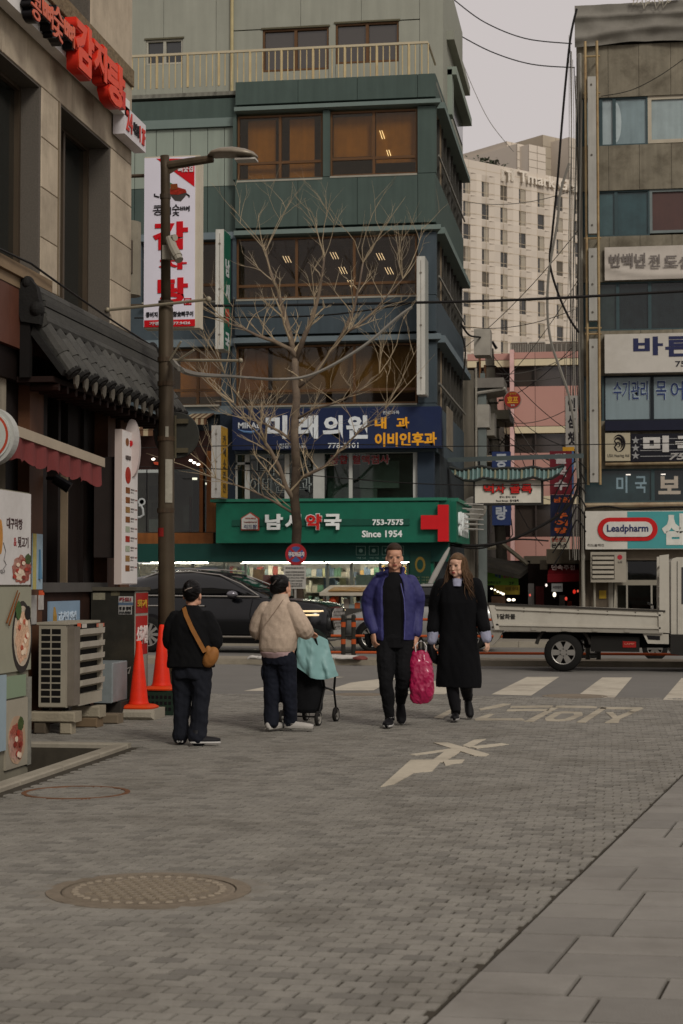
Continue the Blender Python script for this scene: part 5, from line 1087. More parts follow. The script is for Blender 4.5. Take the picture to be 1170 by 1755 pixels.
# ================================================================== pink building closing the alley
KY_ = 78.0; K = FY(KY_)
kb = thing('pink_building', 'pink tiled building with cream bands closing the alley', 'building', K.P(K.uv(930, 900)[0], 0))
PINK = M('#b08579', .7, var=.05, scale=.6, isl=.03); CREAM = M('#c9bc9c', .7, var=.06)
def kr(x0, y0, x1, y1): return K.rect(x0, y0, x1, y1)
bx('core_wall', K, (K.uv(800, 800)[0], K.uv(1060, 800)[0], 0, K.uv(900, 605)[1]), -8, -.6, M('#2b2522', .9), kb)
pil = K.uv(879, 700)[0]
bx('corner_column', K, (K.uv(874, 700)[0], K.uv(881, 700)[0], 0, K.uv(875, 600)[1]), -.5, .18, M('#cfa9a2', .7), kb)
for y0, y1, mt in ((603, 614, PINK), (615, 626, CREAM), (662, 730, PINK), (731, 742, CREAM), (776, 850, PINK), (850, 864, CREAM), (920, 996, PINK), (997, 1010, CREAM)):
    for a, b in ((881, 917), (917, 968), (968, 1060)): bx('tile_panel', K, (K.uv(a, 700)[0] + .01, K.uv(b, 700)[0] - .01, K.uv(930, y1)[1], K.uv(930, y0)[1]), -.5, 0, mt, kb)
    bx('side_panel', K, (K.uv(800, 700)[0], K.uv(873, 700)[0], K.uv(930, y1)[1], K.uv(930, y0)[1]), -.7, -.3, mt, kb)
for y0, y1 in ((627, 661), (743, 775), (865, 919)): bx('window', K, (K.uv(881, 700)[0], K.uv(1060, 700)[0], K.uv(930, y1)[1], K.uv(930, y0)[1]), -.45, -.25, M('#3b342f', .08, var=.1, spec=.7), kb)
for x in (881, 917, 968): m = MB(); m.box(K, K.uv(x, 640)[0] - .03, K.uv(x, 640)[0] + .03, 0, K.uv(930, 604)[1], -.25, -.05); obj('mullion', m, M('#3d3531', .6), kb)
m = MB(); rr = K.uv(920, 586)[1]
for x0, x1 in ((875, 903), (906, 933), (946, 1000)):
    for k in range(8): u = K.uv(x0 + (x1 - x0) * k / 7, 590)[0]; m.tube([K.P(u, K.uv(900, 603)[1], -.3), K.P(u, rr, -.3)], .03, 4)
    m.tube([K.P(K.uv(x0, 590)[0], rr, -.3), K.P(K.uv(x1, 590)[0], rr, -.3)], .05, 4)
obj('roof_railing', m, M('#8a867c', .5, .3), kb)
bx('roof_room', K, kr(875, 584, 1000, 603), -3, -1, M('#5d5850', .8, var=.2), kb)
# ================================================================== alley between the two buildings
def px(pl, x, y, w=0.): return pl.P(*pl.uv(x, y, w), w)
A1_ = FY(46.2)
STEEL = M('#4b5352', .6, .3, var=.15)
t = thing('alley_arch_sign', 'hanging white food alley sign with curved teal roof and red letters', 'sign', px(A1_, 870, 864))
m = MB(); P = A1_.P; r0 = A1_.uv(740, 790)[0]
m.hexa([px(A1_, 745, 793, 0), px(A1_, 1000, 785, 0), px(A1_, 1000, 777, 0), px(A1_, 745, 785, 0), px(A1_, 745, 793, .12), px(A1_, 1000, 785, .12), px(A1_, 1000, 777, .12), px(A1_, 745, 785, .12)]); obj('beam', m, STEEL, t)
top = [(770, 801), (790, 806), (815, 801), (825, 799), (845, 804), (870, 802), (890, 804), (914, 800), (930, 804), (950, 803), (965, 797), (967, 799)]
bot = [(958, 812), (945, 820), (932, 823), (914, 818), (895, 822), (870, 824), (850, 822), (828, 819), (812, 824), (795, 823), (780, 815)]
m = MB(); m.prism(A1_, [A1_.uv(*p) for p in top + bot], -.25, .25); ro = obj('curved_roof', m, M('#57706c', .7, var=.12, scale=3, dirt='#41524f'), t, fix=True)
def yat(L, x):
    L = sorted(L)
    for (a, b), (c_, d) in zip(L, L[1:]):
        if a <= x <= c_: return b + (d - b) * (x - a) / (c_ - a)
    return L[0][1] if x < L[0][0] else L[-1][1]
for k in range(24):
    x = 780 + k * 7.6; m = MB(); m.tube([px(A1_, x, yat(top, x) + 1, .255), px(A1_, x - .5, yat(bot, x) - 1, .255)], .03, 6); obj('roof_rib', m, M('#7d9490' if k % 3 else '#8d8a70', .6, var=.15), ro)
for L in (top, bot): m = MB(); m.tube([px(A1_, x, y, .25) for x, y in L], .045, 6); obj('roof_edge', m, M('#2d2f2c', .7), ro)
bx('board_frame', A1_, A1_.rect(811, 824, 931, 866), -.15, .05, M('#2e2c28', .7), t)
bx('board', A1_, A1_.rect(814, 823, 927, 862), .051, .07, M('#c9c3b5', .55, var=.06, dirt='#8a8375', damt=.3), t)
for s, p in (('먹', (828, 829, 847, 846)), ('자', (848, 829, 866, 846)), ('골', (873, 829, 892, 846)), ('목', (893, 829, 912, 846))):
    o = ptext(s, A1_, p, .071, M('#2a1513', .5), t, bold=.05, ext=.03); ptext(s, A1_, (p[0] + 1, p[1] + 1, p[2] - 1, p[3] - 1), .102, M('#c02a24', .5), o, bold=.025, ext=.03)
ptext('한식 | 중식 | 일식', A1_, (856, 850, 884, 854), .071, BK, t, bold=.01); ptext('Food Street : 음식골목', A1_, (850, 856, 889, 860), .071, BK, t, bold=.01)
for x in (821, 914): m = MB(); m.tube([px(A1_, x, 788, .06), px(A1_, x, 804, .06)], .025, 5); obj('hanger', m, BLK, t)
A2_ = FY(50.5)
def vsign(name, label, p, pl, mat, letters, lmat, d=.2, cat='sign', rows=None):
    t = sign(name, label, p, -d, 0, mat, cat, pl=pl)
    n = len(letters); h = (p[3] - p[1] - 6) / n; wd = p[2] - p[0]
    for k, s in enumerate(letters):
        if s.strip(): ptext(s, pl, (p[0] + wd * .2, p[1] + 4 + k * h, p[2] - wd * .2, p[1] + 4 + k * h + h * .78), .001, lmat, t, bold=.04)
    return t
vsign('vertical_shop_sign', 'blue vertical sign with white letters hanging left in the alley', (843, 774, 875, 900), A2_, M('#27355c', .5, var=.08), '중화신랑', M('#a2a7ad', .5))
t = vsign('vertical_shop_sign', 'dark red vertical sign with white noodle letters on the alley right', (942, 773, 980, 847), A2_, M('#5d1720', .5, var=.08), '칼국수', M('#a39a97', .5)); bx('blue_edge', A2_, A2_.rect(980, 773, 983, 847), -.19, .01, M('#3d5a80', .5), t)
t = vsign('vertical_shop_sign', 'navy vertical sign with orange letters below the dark red sign', (943, 848, 980, 919), A2_, M('#171b33', .5, var=.08), '  추어탕', M('#b0511f', .5)); ptext('남원', A2_, (948, 852, 976, 861), .001, M('#b0511f', .5), t, bold=.03)
t = sign('small_shop_sign', 'small cream cutlet sign under the navy vertical sign', (943, 920, 976, 941), -.1, 0, M('#9b9484', .5, var=.1), pl=A2_); ptext('왕돈까스', A2_, (945, 921, 970, 929), .001, M('#8a3a2a', .5), t, bold=.03); ptext('돈까스', A2_, (945, 931, 972, 939), .001, BK, t, bold=.03)
t = sign('yellow_tin_box', 'small yellow tin box above the dark red vertical sign', (964, 766, 984, 773), -.2, 0, M('#a87c22', .6), 'box', pl=A2_)
t = vsign('cloth_street_banner', 'tall white cloth banner with black letters beside the concrete building', (969, 678, 990, 800), FY(51.0), M('#8f8b84', .8, var=.1), '인삼찻집', BK, d=.03, cat='banner')
A3_ = FY(49.5); c = A3_.uv(878, 685)
t = thing('round_pub_sign', 'round red pub sign with yellow letters on the leaning pole', 'sign', A3_.P(*c, 0))
for r_, w0, w1, mt, nm in ((.25, -.12, 0, M('#8d8477', .6), 'case'), (.235, .001, .012, M('#8e2a22', .5, var=.1), 'face')):
    m = MB(); m.prism(A3_, [(c[0] + r_ * math.cos(k * math.pi / 14), c[1] + r_ * math.sin(k * math.pi / 14)) for k in range(28)], w0, w1); obj(nm, m, mt, t)
ptext('호프', A3_, (869, 679, 888, 691), .013, M('#c08a2c', .5), t, bold=.05); ptext('생맥주', A3_, (872, 673, 885, 677), .013, M('#b07a2c', .5), t, bold=.02); ptext('명동', A3_, (875, 693, 882, 696), .013, M('#b9b0a5', .5), t, bold=.02)
m = MB(); m.tube([A3_.P(c[0] - .4, c[1], -.06), A3_.P(c[0] - .2, c[1], -.06)], .03, 6); obj('bracket', m, BLK, t)
# poles
A4_ = FY(57.5)
t = thing('utility_pole', 'pale concrete utility pole with steel collar and cable loops in the alley', 'utility pole', (px(A4_, 862, 1000).x, 57.5, .12))
b0 = px(A4_, 866, 1066); b1 = px(A4_, 838, 598); m = MB(); m.tube([b0, b1], [.20, .15], 14); obj('pole', m, M('#8b8577', .9, var=.15, scale=2, dirt='#6b6557'), t)
m = MB()
for k in range(14):
    f = .35 + .045 * k; c = b0.lerp(b1, f); m.lathe([(.2, -.02), (.215, 0), (.2, .02)], c, n=10)
    if k % 2: m.tube([c + Vector((.18, 0, 0)), c + Vector((.4, .1, -.2)), c + Vector((.45, 0, -.7)), c + Vector((.22, 0, -1.0))], .02, 5)
obj('collar', m, M('#4f4a42', .7, .3), t)
m = MB(); m.tube([b1 + Vector((-.2, 0, -.05)), b1 + Vector((-.1, 0, .2)), b1 + Vector((.12, 0, .22)), b1 + Vector((.25, 0, 0))], .05, 6); obj('cap_cable', m, BLK, t)
A5_ = FY(52.5)
m = MB(); m.box(A5_, *A5_.rect(820, 652, 834, 1074), -.12, .12); m.box(A5_, *A5_.rect(823, 640, 831, 652), -.08, .08); tag(obj('steel_column', m, M('#6f7672', .6, .2, var=.12, dirt='#555b57'), None), 'square grey steel column at the clinic building side of the alley', 'column')
# second building along the alley with pipes, canopy and outdoor units
ab = thing('alley_side_building', 'cluttered grey building with canopies and pipes behind the clinic building', 'building', (UR, 53, 0))
Z2 = FX(UR + .25)
m = MB(); m.cube(UR - 5, UR + .25, 52.0, 68, 0, G.uv(790, 620)[1] * 1.1 + .2); obj('wall', m, M('#6d675b', .9, var=.25, scale=1, streak=.5), ab)
for k, (y0, y1, z0, z1, w1, c_) in enumerate(((52.2, 54, 7.4, 7.7, .9, '#77726a'), (53, 55, 5.2, 5.4, .8, '#8d8270'), (52.3, 53.2, 6.2, 6.9, .45, '#9a958a'), (54, 55, 6.1, 6.8, .5, '#8a857a'), (52.6, 53.4, 3.9, 4.5, .4, '#928d82'), (55, 58, 4.2, 4.4, 1.0, '#5d574d'), (57, 60, 6.9, 7.2, .8, '#85806f'), (52.2, 53, 8.4, 9.2, .5, '#a09a8e'))):
    bx('ledge_or_unit', Z2, (y0, y1, z0, z1), .002, w1, M(c_, .7, var=.2), ab)
m = MB()
for k in range(14): m.tube([Z2.P(52.3 + k * .13, 7.25, .1), Z2.P(52.3 + k * .13, 7.38, .95)], .05, 6)
obj('corrugated_canopy', m, M('#9a958a', .6, var=.15), ab)
for k in range(7): m = MB(); y = 52.2 + k * .8; m.tube([Z2.P(y, 2.6, .06), Z2.P(y, 8 + .3 * (k % 3), .06)], .04, 6); obj('pipe', m, M(['#8d887c', '#4d4a44', '#77553a'][k % 3], .6), ab)
for k in range(5): bx('window', Z2, (52.4 + k * 1.7, 53.3 + k * 1.7, 3.2 + .0 * k, 3.8), .001, .01, M('#23211e', .2), ab)
m = MB(); m.lathe([(.0, -.03), (.3, -.1), (.36, -.02), (.3, .0)], px(FY(49.0), 812, 872), 'y', 14); tag(obj('satellite_dish', m, M('#77736a', .6), None), 'grey satellite dish half hidden behind the arch sign', 'satellite dish')
t = thing('laundry_rack', 'white metal rack of horizontal rods above the pharmacy side sign', 'rack', (UR + .3, 45, gz(880)))
m = MB()
for k in range(6): m.tube([S_.P(GY + 1.8, gz(858) - k * .13, .3), S_.P(GY + 1.8, gz(858) - k * .13 - .05, 1.05)], .018, 5); m.tube([S_.P(GY + 3.2, gz(858) - k * .13, .3), S_.P(GY + 3.2, gz(858) - k * .13, .8)], .018, 5)
m.tube([S_.P(GY + 1.8, gz(856), .3), S_.P(GY + 1.8, gz(858) - .75, .3)], .02, 5); obj('rods', m, M('#a09c94', .5, .3), t)
# low stalls in the alley
A6_ = FY(55.0)
t = thing('alley_stall', 'dark stall with sagging roof and lime green sign in the alley', 'stall', px(A6_, 840, 1076))
m = MB(); m.hexa([px(A6_, 772, 962, 0), px(A6_, 912, 975, 0), px(A6_, 912, 968, 0), px(A6_, 772, 942, 0), px(A6_, 790, 972, 1.5), px(A6_, 890, 992, 1.5), px(A6_, 890, 985, 1.5), px(A6_, 790, 960, 1.5)]); obj('roof', m, M('#37342e', .85, var=.3, dirt='#5d5648'), t, fix=True)
m = MB(); m.tube([px(A6_, 778, 943, .1), px(A6_, 850, 938, .1)], .08, 6); m.tube([px(A6_, 858, 930, .1), px(A6_, 905, 968, .4)], .07, 6); obj('roof_beam', m, M('#8d8674', .8, var=.2), t)
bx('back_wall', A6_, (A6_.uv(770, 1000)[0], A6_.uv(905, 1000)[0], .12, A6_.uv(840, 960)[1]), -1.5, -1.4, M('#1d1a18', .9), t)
bx('green_sign', A6_, A6_.rect(828, 974, 888, 1003, .6), .55, .6, M('#5f8a33', .5, var=.1), t)
for s, p, c_ in (('특별', (848, 978, 858, 991), '#2d3f77'), ('곱창', (862, 979, 873, 991), '#8d3a5d'), ('갈비', (875, 979, 885, 991), '#8d3a5d'), ('점심특선 입구', (832, 996, 858, 1001), '#22311c'), ('2F', (872, 997, 881, 1002), '#22311c')): ptext(s, A6_, p, .601, M(c_, .5), t, bold=.03)
bx('yellow_sign', A6_, A6_.rect(846, 1003, 890, 1019, .6), .5, .55, M('#8a7a24', .5, var=.25, scale=4), t); ptext('국밥 순대', A6_, (865, 1006, 888, 1012), .551, M('#4a3512', .5), t)
bx('counter', A6_, A6_.rect(842, 1022, 865, 1076, .9), .3, .9, M('#4f3b2e', .8), t)
for x, y, r_ in ((842, 1009, .05), (848, 1011, .05), (853, 1014, .06), (858, 1016, .06), (862, 1018, .07), (872, 1028, .09), (880, 1028, .08)):
    m = MB(); m.ell(px(A6_, x, y, 1.2), (r_ * .7, r_ * .5, r_ * .5)); obj('bulb', m, M('#fff1d8', .5, var=0, emit=2.0), t)
A7_ = FY(54.0)
t = thing('red_awning_stall', 'stall with dark red awning and beige shutter box on the alley right', 'stall', px(A7_, 970, 1076))
bx('shutter_box', A7_, A7_.rect(936, 941, 992, 966, .9), .2, .9, M('#6b6253', .8, var=.2, streak=.3), t)
m = MB(); m.hexa([px(A7_, 938, 998, 1.2), px(A7_, 1002, 996, 1.2), px(A7_, 1002, 982, 1.2), px(A7_, 938, 986, 1.2), px(A7_, 942, 980, .2), px(A7_, 1000, 978, .2), px(A7_, 1000, 966, .2), px(A7_, 942, 966, .2)]); obj('red_awning', m, M('#6e1219', .8, var=.15, scale=2), t, fix=True)
ptext('민속주점', A7_, (945, 968, 985, 977), 1.21, M('#a08a85', .6), t, bold=.01)
bx('white_sign', A7_, A7_.rect(945, 1000, 964, 1014, 1.2), 1.15, 1.2, M('#8f8f8c', .5), t); ptext('사조참치', A7_, (947, 1004, 962, 1009), 1.201, BK, t, bold=.01)
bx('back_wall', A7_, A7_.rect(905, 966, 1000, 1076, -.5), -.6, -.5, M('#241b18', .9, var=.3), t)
for x, y, r_, c_, e in ((950, 1019, .09, '#fff1d8', 2), (970, 1026, .07, '#ff5a48', .5), (984, 1014, .08, '#ff3a2a', .5), (990, 1013, .05, '#ff7a5a', .5), (908, 1020, .05, '#ff6a58', .4), (936, 1003, .06, '#fff1e8', 1)):
    m = MB(); m.ell(px(A7_, x, y, 1.0), (r_ * .55, r_ * .55, r_ * .8)); obj('bulb', m, M(c_, .5, var=0, emit=e), t)
for k, (x0, x1, y0, y1, c_) in enumerate(((905, 915, 1000, 1076, '#5d5a57'), (918, 932, 1005, 1076, '#4a1c1c'), (958, 968, 1020, 1076, '#57534e'), (972, 980, 1030, 1076, '#6a2c1c'), (925, 938, 960, 976, '#7d7567'))): bx('stacked_goods', A7_, A7_.rect(x0, y0, x1, y1, .3), .1, .3, M(c_, .8, var=.3, scale=4), t)
t = thing('low_white_house', 'low building with pale roof edge below the pink building', 'building', px(FY(70), 920, 1060))
A8_ = FY(70.0); bx('wall', A8_, (A8_.uv(880, 1000)[0], A8_.uv(960, 1000)[0], .12, A8_.uv(920, 962)[1]), -3, 0, M('#6b6153', .9, var=.2), t); bx('roof_edge', A8_, A8_.rect(898, 953, 962, 966), -3.2, .3, M('#98917f', .8, var=.1), t)
# ================================================================== bare street tree
TY = 40.6; TP = FY(TY)
tr = thing('bare_tree', 'bare pruned street tree with upswept thin twigs in front of the pharmacy', 'tree', px(TP, 511, 1097))
BARK = M('#64574a', .9, var=.3, scale=6, bump=.5, bscale=30, dirt='#94836a', damt=.5); BARKD = M('#382e25', .9, var=.35, scale=5, bump=.6, bscale=25, dirt='#5d5140')
TWIG = M('#9a8a70', .85, var=.25, scale=4)
def tp_(x, y, w=0.): return px(TP, x, y, w)
m = MB(); m.tube([tp_(514, 1099), tp_(513, 1040), tp_(506, 960), tp_(509, 900), tp_(504, 850), tp_(508, 800)], [.16, .135, .12, .115, .112, .108], 12); obj('trunk', m, BARKD, tr, smooth=True)
limbs = [([(508, 803), (504, 740), (508, 680), (505, 630), (506, 615)], [.108, .1, .095, .088, .085], 0),
         ([(506, 618), (497, 575), (486, 535), (476, 500), (462, 462), (455, 430)], [0.068, 0.068, 0.061, 0.044, 0.034, 0.020], -.2),
         ([(507, 618), (522, 575), (535, 545), (545, 510), (552, 470), (556, 440)], [0.068, 0.058, 0.051, 0.041, 0.031, 0.020], .2),
         ([(510, 615), (500, 600), (470, 585), (440, 575), (415, 562), (396, 556)], [0.061, 0.054, 0.048, 0.037, 0.027, 0.017], .15),
         ([(508, 665), (540, 640), (570, 600), (588, 570), (606, 530), (615, 490), (622, 450)], [0.061, 0.058, 0.051, 0.044, 0.034, 0.027, 0.017], .1),
         ([(588, 572), (610, 560), (640, 535), (665, 505), (690, 478)], [0.041, 0.034, 0.027, 0.017, 0.008], -.1),
         ([(506, 860), (490, 835), (478, 800), (462, 770), (455, 760)], [0.068, 0.061, 0.054, 0.048, 0.041], .3),
         ([(455, 760), (445, 730), (425, 700), (400, 670), (385, 640)], [0.041, 0.031, 0.024, 0.017, 0.008], .4),
         ([(510, 822), (530, 812), (556, 800), (580, 775), (610, 745), (640, 720), (660, 700)], [0.048, 0.041, 0.037, 0.031, 0.024, 0.017, 0.008], .2),
         ([(506, 760), (480, 740), (450, 725), (420, 712), (400, 690)], [0.041, 0.034, 0.027, 0.017, 0.008], -.3),
         ([(506, 720), (540, 700), (580, 690), (620, 665), (650, 640)], [0.034, 0.027, 0.020, 0.014, 0.007], .3),
         ([(503, 880), (470, 860), (430, 840), (400, 830), (370, 820)], [0.034, 0.027, 0.020, 0.014, 0.007], .4)]
rt = random.Random(21); tw = MB()
def twig(p, d, L, r, lev):
    pts = [p]; n = 4 if lev < 2 else 3; q = p.copy(); dd = d.copy()
    for k in range(n):
        dd = (dd + Vector((rt.gauss(0, .16), rt.gauss(0, .16), rt.gauss(.05, .12)))).normalized(); q = q + dd * L / n; pts.append(q.copy())
    tw.tube(pts, [r * (1 - .8 * k / n) for k in range(n + 1)], 4 if lev else 5, caps=False)
    if lev < 2:
        for k in range(rt.randint(1, 3)):
            f = rt.uniform(.25, .95); i = min(int(f * n), n - 1); b = pts[i].lerp(pts[i + 1], f * n - i)
            a = rt.uniform(0, 6.3); side = Vector((math.cos(a), math.sin(a) * .7, rt.uniform(.0, .9))); twig(b, (dd * .7 + side * .75).normalized(), L * rt.uniform(.4, .75), r * .55, lev + 1)
for pts, rad, w in limbs:
    P3 = [tp_(x, y, w * (i / (len(pts) - 1)) * 2) for i, (x, y) in enumerate(pts)]
    m = MB(); m.tube(P3, rad, 8); o = obj('limb', m, BARK, tr, smooth=True)
    for i in range(1, len(P3)):
        base = P3[i]; d = (P3[i] - P3[i - 1]).normalized(); last = i == len(P3) - 1
        if i == 1 and pts[0] == (508, 803) or pts[0] == (508, 803): continue
        for k in range(5 if last else 2):
            a = rt.uniform(0, 6.3); side = Vector((math.cos(a), math.sin(a) * .6, rt.uniform(.1, .8)))
            twig(base.lerp(P3[i - 1], rt.uniform(0, .6) if not last else 0), (d * (.9 if last else .35) + side * .6).normalized(), rt.uniform(.9, 1.9) if last else rt.uniform(.45, 1.1), max(rad[i] * .5, .012), 0)
for k in range(7):      # shoots low on the stem, left side
    p = tp_(505 + rt.uniform(-4, 4), rt.uniform(690, 900)); twig(p, Vector((rt.choice((-1, -1, 1)) * rt.uniform(.6, 1), rt.uniform(-.5, .5), rt.uniform(.2, .8))).normalized(), rt.uniform(.8, 1.7), .010, 0)
obj('twigs', tw, TWIG, tr, kind='stuff')
# ================================================================== lamp post on the near corner
LY = 19.2; LP = FY(LY)
lp = thing('street_lamp', 'brown steel street lamp with camera and sign brackets beside the restaurant', 'street lamp', px(LP, 285, 1217))
PB = M('#4d4233', .55, .3, var=.25, scale=2, streak=.4, dirt='#2e261d', damt=.5)
m = MB(); m.tube([px(LP, 285, 1217.5), px(LP, 285, 1000), px(LP, 284, 530), px(LP, 284, 522)], [.1, .096, .085, .073], 16); m.tube([px(LP, 284, 524), px(LP, 283, 290), px(LP, 282, 267)], [.058, .055, .053], 14); obj('pole', m, PB, lp, smooth=True)
for y, r_ in ((520, .088), (617, .098), (658, .098), (752, .1), (875, .102), (337, .064)):
    m = MB(); m.tube([px(LP, 284 - (y < 400), y - 4), px(LP, 284 - (y < 400), y + 4)], r_, 16); obj('collar', m, M('#3e352a', .6, .3, var=.2, dirt='#6a4a2c'), lp)
m = MB(); m.tube([px(LP, 288, 284), px(LP, 330, 277), px(LP, 365, 272)], [.055, .05, .045], 10); m.hexa([px(LP, 290, 299, -.02), px(LP, 316, 283, -.02), px(LP, 290, 283, -.02), px(LP, 289, 283, -.02), px(LP, 290, 299, .02), px(LP, 316, 283, .02), px(LP, 290, 283, .02), px(LP, 289, 283, .02)]); obj('arm', m, PB, lp)
m = MB(); pr = [(356, 268, 2), (365, 266, 7), (380, 264, 10), (400, 264, 12), (420, 266, 11), (435, 268, 7), (441, 269, 2)]; rings = []
for x, y, h in pr:
    c = px(LP, x, y); k = h / 150; rings.append([c + Vector((0, .16 * math.cos(a) * min(1, h / 8), k * math.sin(a) * (1 if math.sin(a) > 0 else .45))) for a in [2 * math.pi * j / 14 for j in range(14)]])
m.rings(rings); lh = obj('lamp_head', m, M('#8b8273', .45, .4, var=.15, dirt='#655d50'), lp, smooth=True)
m = MB(); c = px(LP, 425, 273); m.cube(c.x - .14, c.x + .1, c.y - .09, c.y + .09, c.z - .02, c.z + .0); obj('led_panel', m, M('#b5b0a6', .4), lh)
m = MB(); c = px(LP, 292, 432, .1); m.box(LP, *LP.rect(278, 420, 294, 444, .11), .02, .12); m.tube([px(LP, 290, 408, .16), px(LP, 296, 425, .2), px(LP, 304, 440, .25)], [.05, .055, .06], 10); m.tube([px(LP, 304, 440, .25), px(LP, 307, 446, .27)], [.05, .05], 10); m.tube([px(LP, 288, 410, .12), px(LP, 300, 407, .2)], .04, 8); obj('security_camera', m, M('#8f897b', .5, var=.1), lp)
m = MB(); m.tube([px(LP, 186, 531, .12), px(LP, 284, 521, .12), px(LP, 357, 513, .12)], .018, 7); m.ell(px(LP, 357, 513, .12), (.035, .035, .035)); m.ell(px(LP, 184, 531, .12), (.03, .03, .03))
m.tube([px(LP, 296, 617, .11), px(LP, 412, 618, .11)], .016, 7); m.ell(px(LP, 412, 618, .11), (.03, .03, .03)); m.tube([px(LP, 290, 618, .12), px(LP, 310, 585, .2)], .012, 5); m.tube([px(LP, 304, 618, .12), px(LP, 332, 600, .2)], .014, 5); obj('bracket_rod', m, M('#8f8672', .5, .4, var=.15), lp)
m = MB(); m.lathe([(0, 0), (.262, 0), (.27, .012), (.262, .024), (.0, .024)], px(LP, 302, 746, -.16), 'y', 40); m.v = m.v; ds = obj('round_sign_back', m, M('#3a3a35', .6, .3, var=.2, dirt='#2a2a26'), lp)
m = MB()
for y in (722, 772): m.box(LP, *LP.rect(300, y - 4, 322, y + 4, -.14), -.159, -.12)
m.tube([px(LP, 300, 712, -.1), px(LP, 300, 785, -.1)], .014, 6); obj('sign_clamp', m, M('#57503f', .5, .4), lp)
def wrap(x0, x1, y0, y1, mat, nm):
    m = MB(); n = 5; vs = []; c = px(LP, 285, (y0 + y1) / 2); rad = .1005
    for k in range(n + 1):
        x = x0 + (x1 - x0) * k / n; dx = max(-.99, min(.99, (px(LP, x, y0).x - c.x) / rad)); yy = c.y - rad * math.sqrt(1 - dx * dx)
        for y in (y1, y0): vs.append(Vector((c.x + dx * rad, yy - .002, px(LP, x, y).z)))
    m.add(vs, [(2 * k, 2 * k + 2, 2 * k + 3, 2 * k + 1) for k in range(n)]); obj(nm, m, mat, lp)
wrap(287, 297.5, 788, 862, M('#8d887a', .8, var=.2, scale=20), 'paper_notice'); wrap(272, 284, 905, 920, M('#7d1d1a', .6), 'red_sticker'); wrap(287, 292, 732, 750, M('#8a8577', .6), 'label')
# ================================================================== no-parking sign
NP = FY(40.0)
t = thing('no_parking_sign', 'round red and blue no-parking sign with white text plate on a thin post', 'traffic sign', (px(NP, 505, 1100).x, 40.0, .12))
m = MB(); m.tube([Vector((px(NP, 505, 1100).x, 40.04, .1)), px(NP, 506, 940, -.04)], .03, 8); obj('post', m, M('#8d8a82', .4, .5), t)
c = NP.uv(507, 950)
disc(NP, *c, .255, .255, .0, M('#8f2226', .45), t, 'red_rim', 32, .01); disc(NP, *c, .185, .185, .0105, M('#3d4f7c', .45), t, 'blue_face', 32, .004)
for a in (45, 135):
    m = MB(); d = Vector((math.cos(R(a)), math.sin(R(a)))); e = Vector((-d.y, d.x)) * .028; d *= .19; m.prism(NP, [(c[0] + d.x + e.x, c[1] + d.y + e.y), (c[0] - d.x + e.x, c[1] - d.y + e.y), (c[0] - d.x - e.x, c[1] - d.y - e.y), (c[0] + d.x - e.x, c[1] + d.y - e.y)], .0148, .0165 + a * 1e-5); obj('red_bar', m, M('#8f2226', .45), t)
ptext('주정차금지', NP, (494, 946, 521, 954), .0185, M('#b9b5b2', .5), t, bold=.05)
r = NP.rect(486, 969, 524, 1009); bx('text_plate', NP, r, .0, .012, M('#a09d94', .5, var=.05), t)
for y, s in ((972, '주정차금지구간'), (979, '차금지 구간지역 금지정차'), (984, '지역차 금지정구간'), (989, '금지지역'), (994, '정차 금지 구간지역'), (999, '금지구간'), (1003, '정차금지지역구')): ptext(s, NP, (489 if y < 990 else 492, y, 521 if y < 990 else 518, y + 3), .0125, M('#4a4744', .5), t, bold=.01)
# ================================================================== median barrier
FYB = FY(31.0)
bar = thing('median_barrier', 'orange and black pedestrian barrier with striped posts on the median', 'barrier', (px(FYB, 590, 1128).x, 31.0, .1))
u0, u1 = FYB.uv(567, 1100)[0], FYB.uv(1330, 1100)[0]; u = FYB.uv(588, 1100)[0]; ORB = M('#9c451c', .6, var=.15, scale=4); BKP = M('#26241f', .6, var=.15)
k = 0
posts = []
while u < u1:
    for d in (0, .19):
        x = u + d; posts.append(x); m = MB(); m.tube([(x, 31, .101), (x, 31, .86)], .042, 10); m.ell((x, 31, .86), (.042, .042, .03)); po = obj('post', m, BKP, bar)
        for z in (.35, .66): m = MB(); m.tube([(x, 31, z), (x, 31, z + .09)], .0445, 10); obj('orange_band', m, ORB, po)
    u += 2.2
for z in (.2, .5, .8):
    edges = [u0] + posts + [u1]
    for a, b in zip(edges, edges[1:]):
        if b - a > .3 or a == u0: m = MB(); m.tube([(a, 31, z), (b, 31, z)], .024, 8); obj('rail', m, ORB, bar)
        else: m = MB(); m.tube([(a, 31, z), (b, 31, z)], .02, 8); obj('rail_joint', m, BKP, bar)
LIT = M('#a9a59d', .7, var=.15)
for i, (x, y, s, lab) in enumerate(((438, 1130, .16, 'crumpled white litter on the median in front of the black car'), (452, 1131, .12, 'small white scrap of litter behind the beige-jacket woman'), (575, 1129, .24, 'crumpled white plastic sheet on the median left of the striped posts'), (598, 1130, .26, 'crumpled white plastic sheet at the foot of the striped posts'), (617, 1131, .14, 'reddish litter scrap beside the man in blue'))):
    c = on_z(x, y, .1); m = MB(); rl_ = random.Random(i); m.ell((c.x, c.y, .125), (s, s * .5, .04), 12, 7)
    m.v = [v + Vector((0, 0, .035 * noise.noise(v * 14))) for v in m.v]; m.v = [Vector((v.x, v.y, max(v.z, .1005))) for v in m.v]
    tag(obj('litter', m, LIT if i < 4 else M('#6d3a33', .8), None), lab, 'litter')
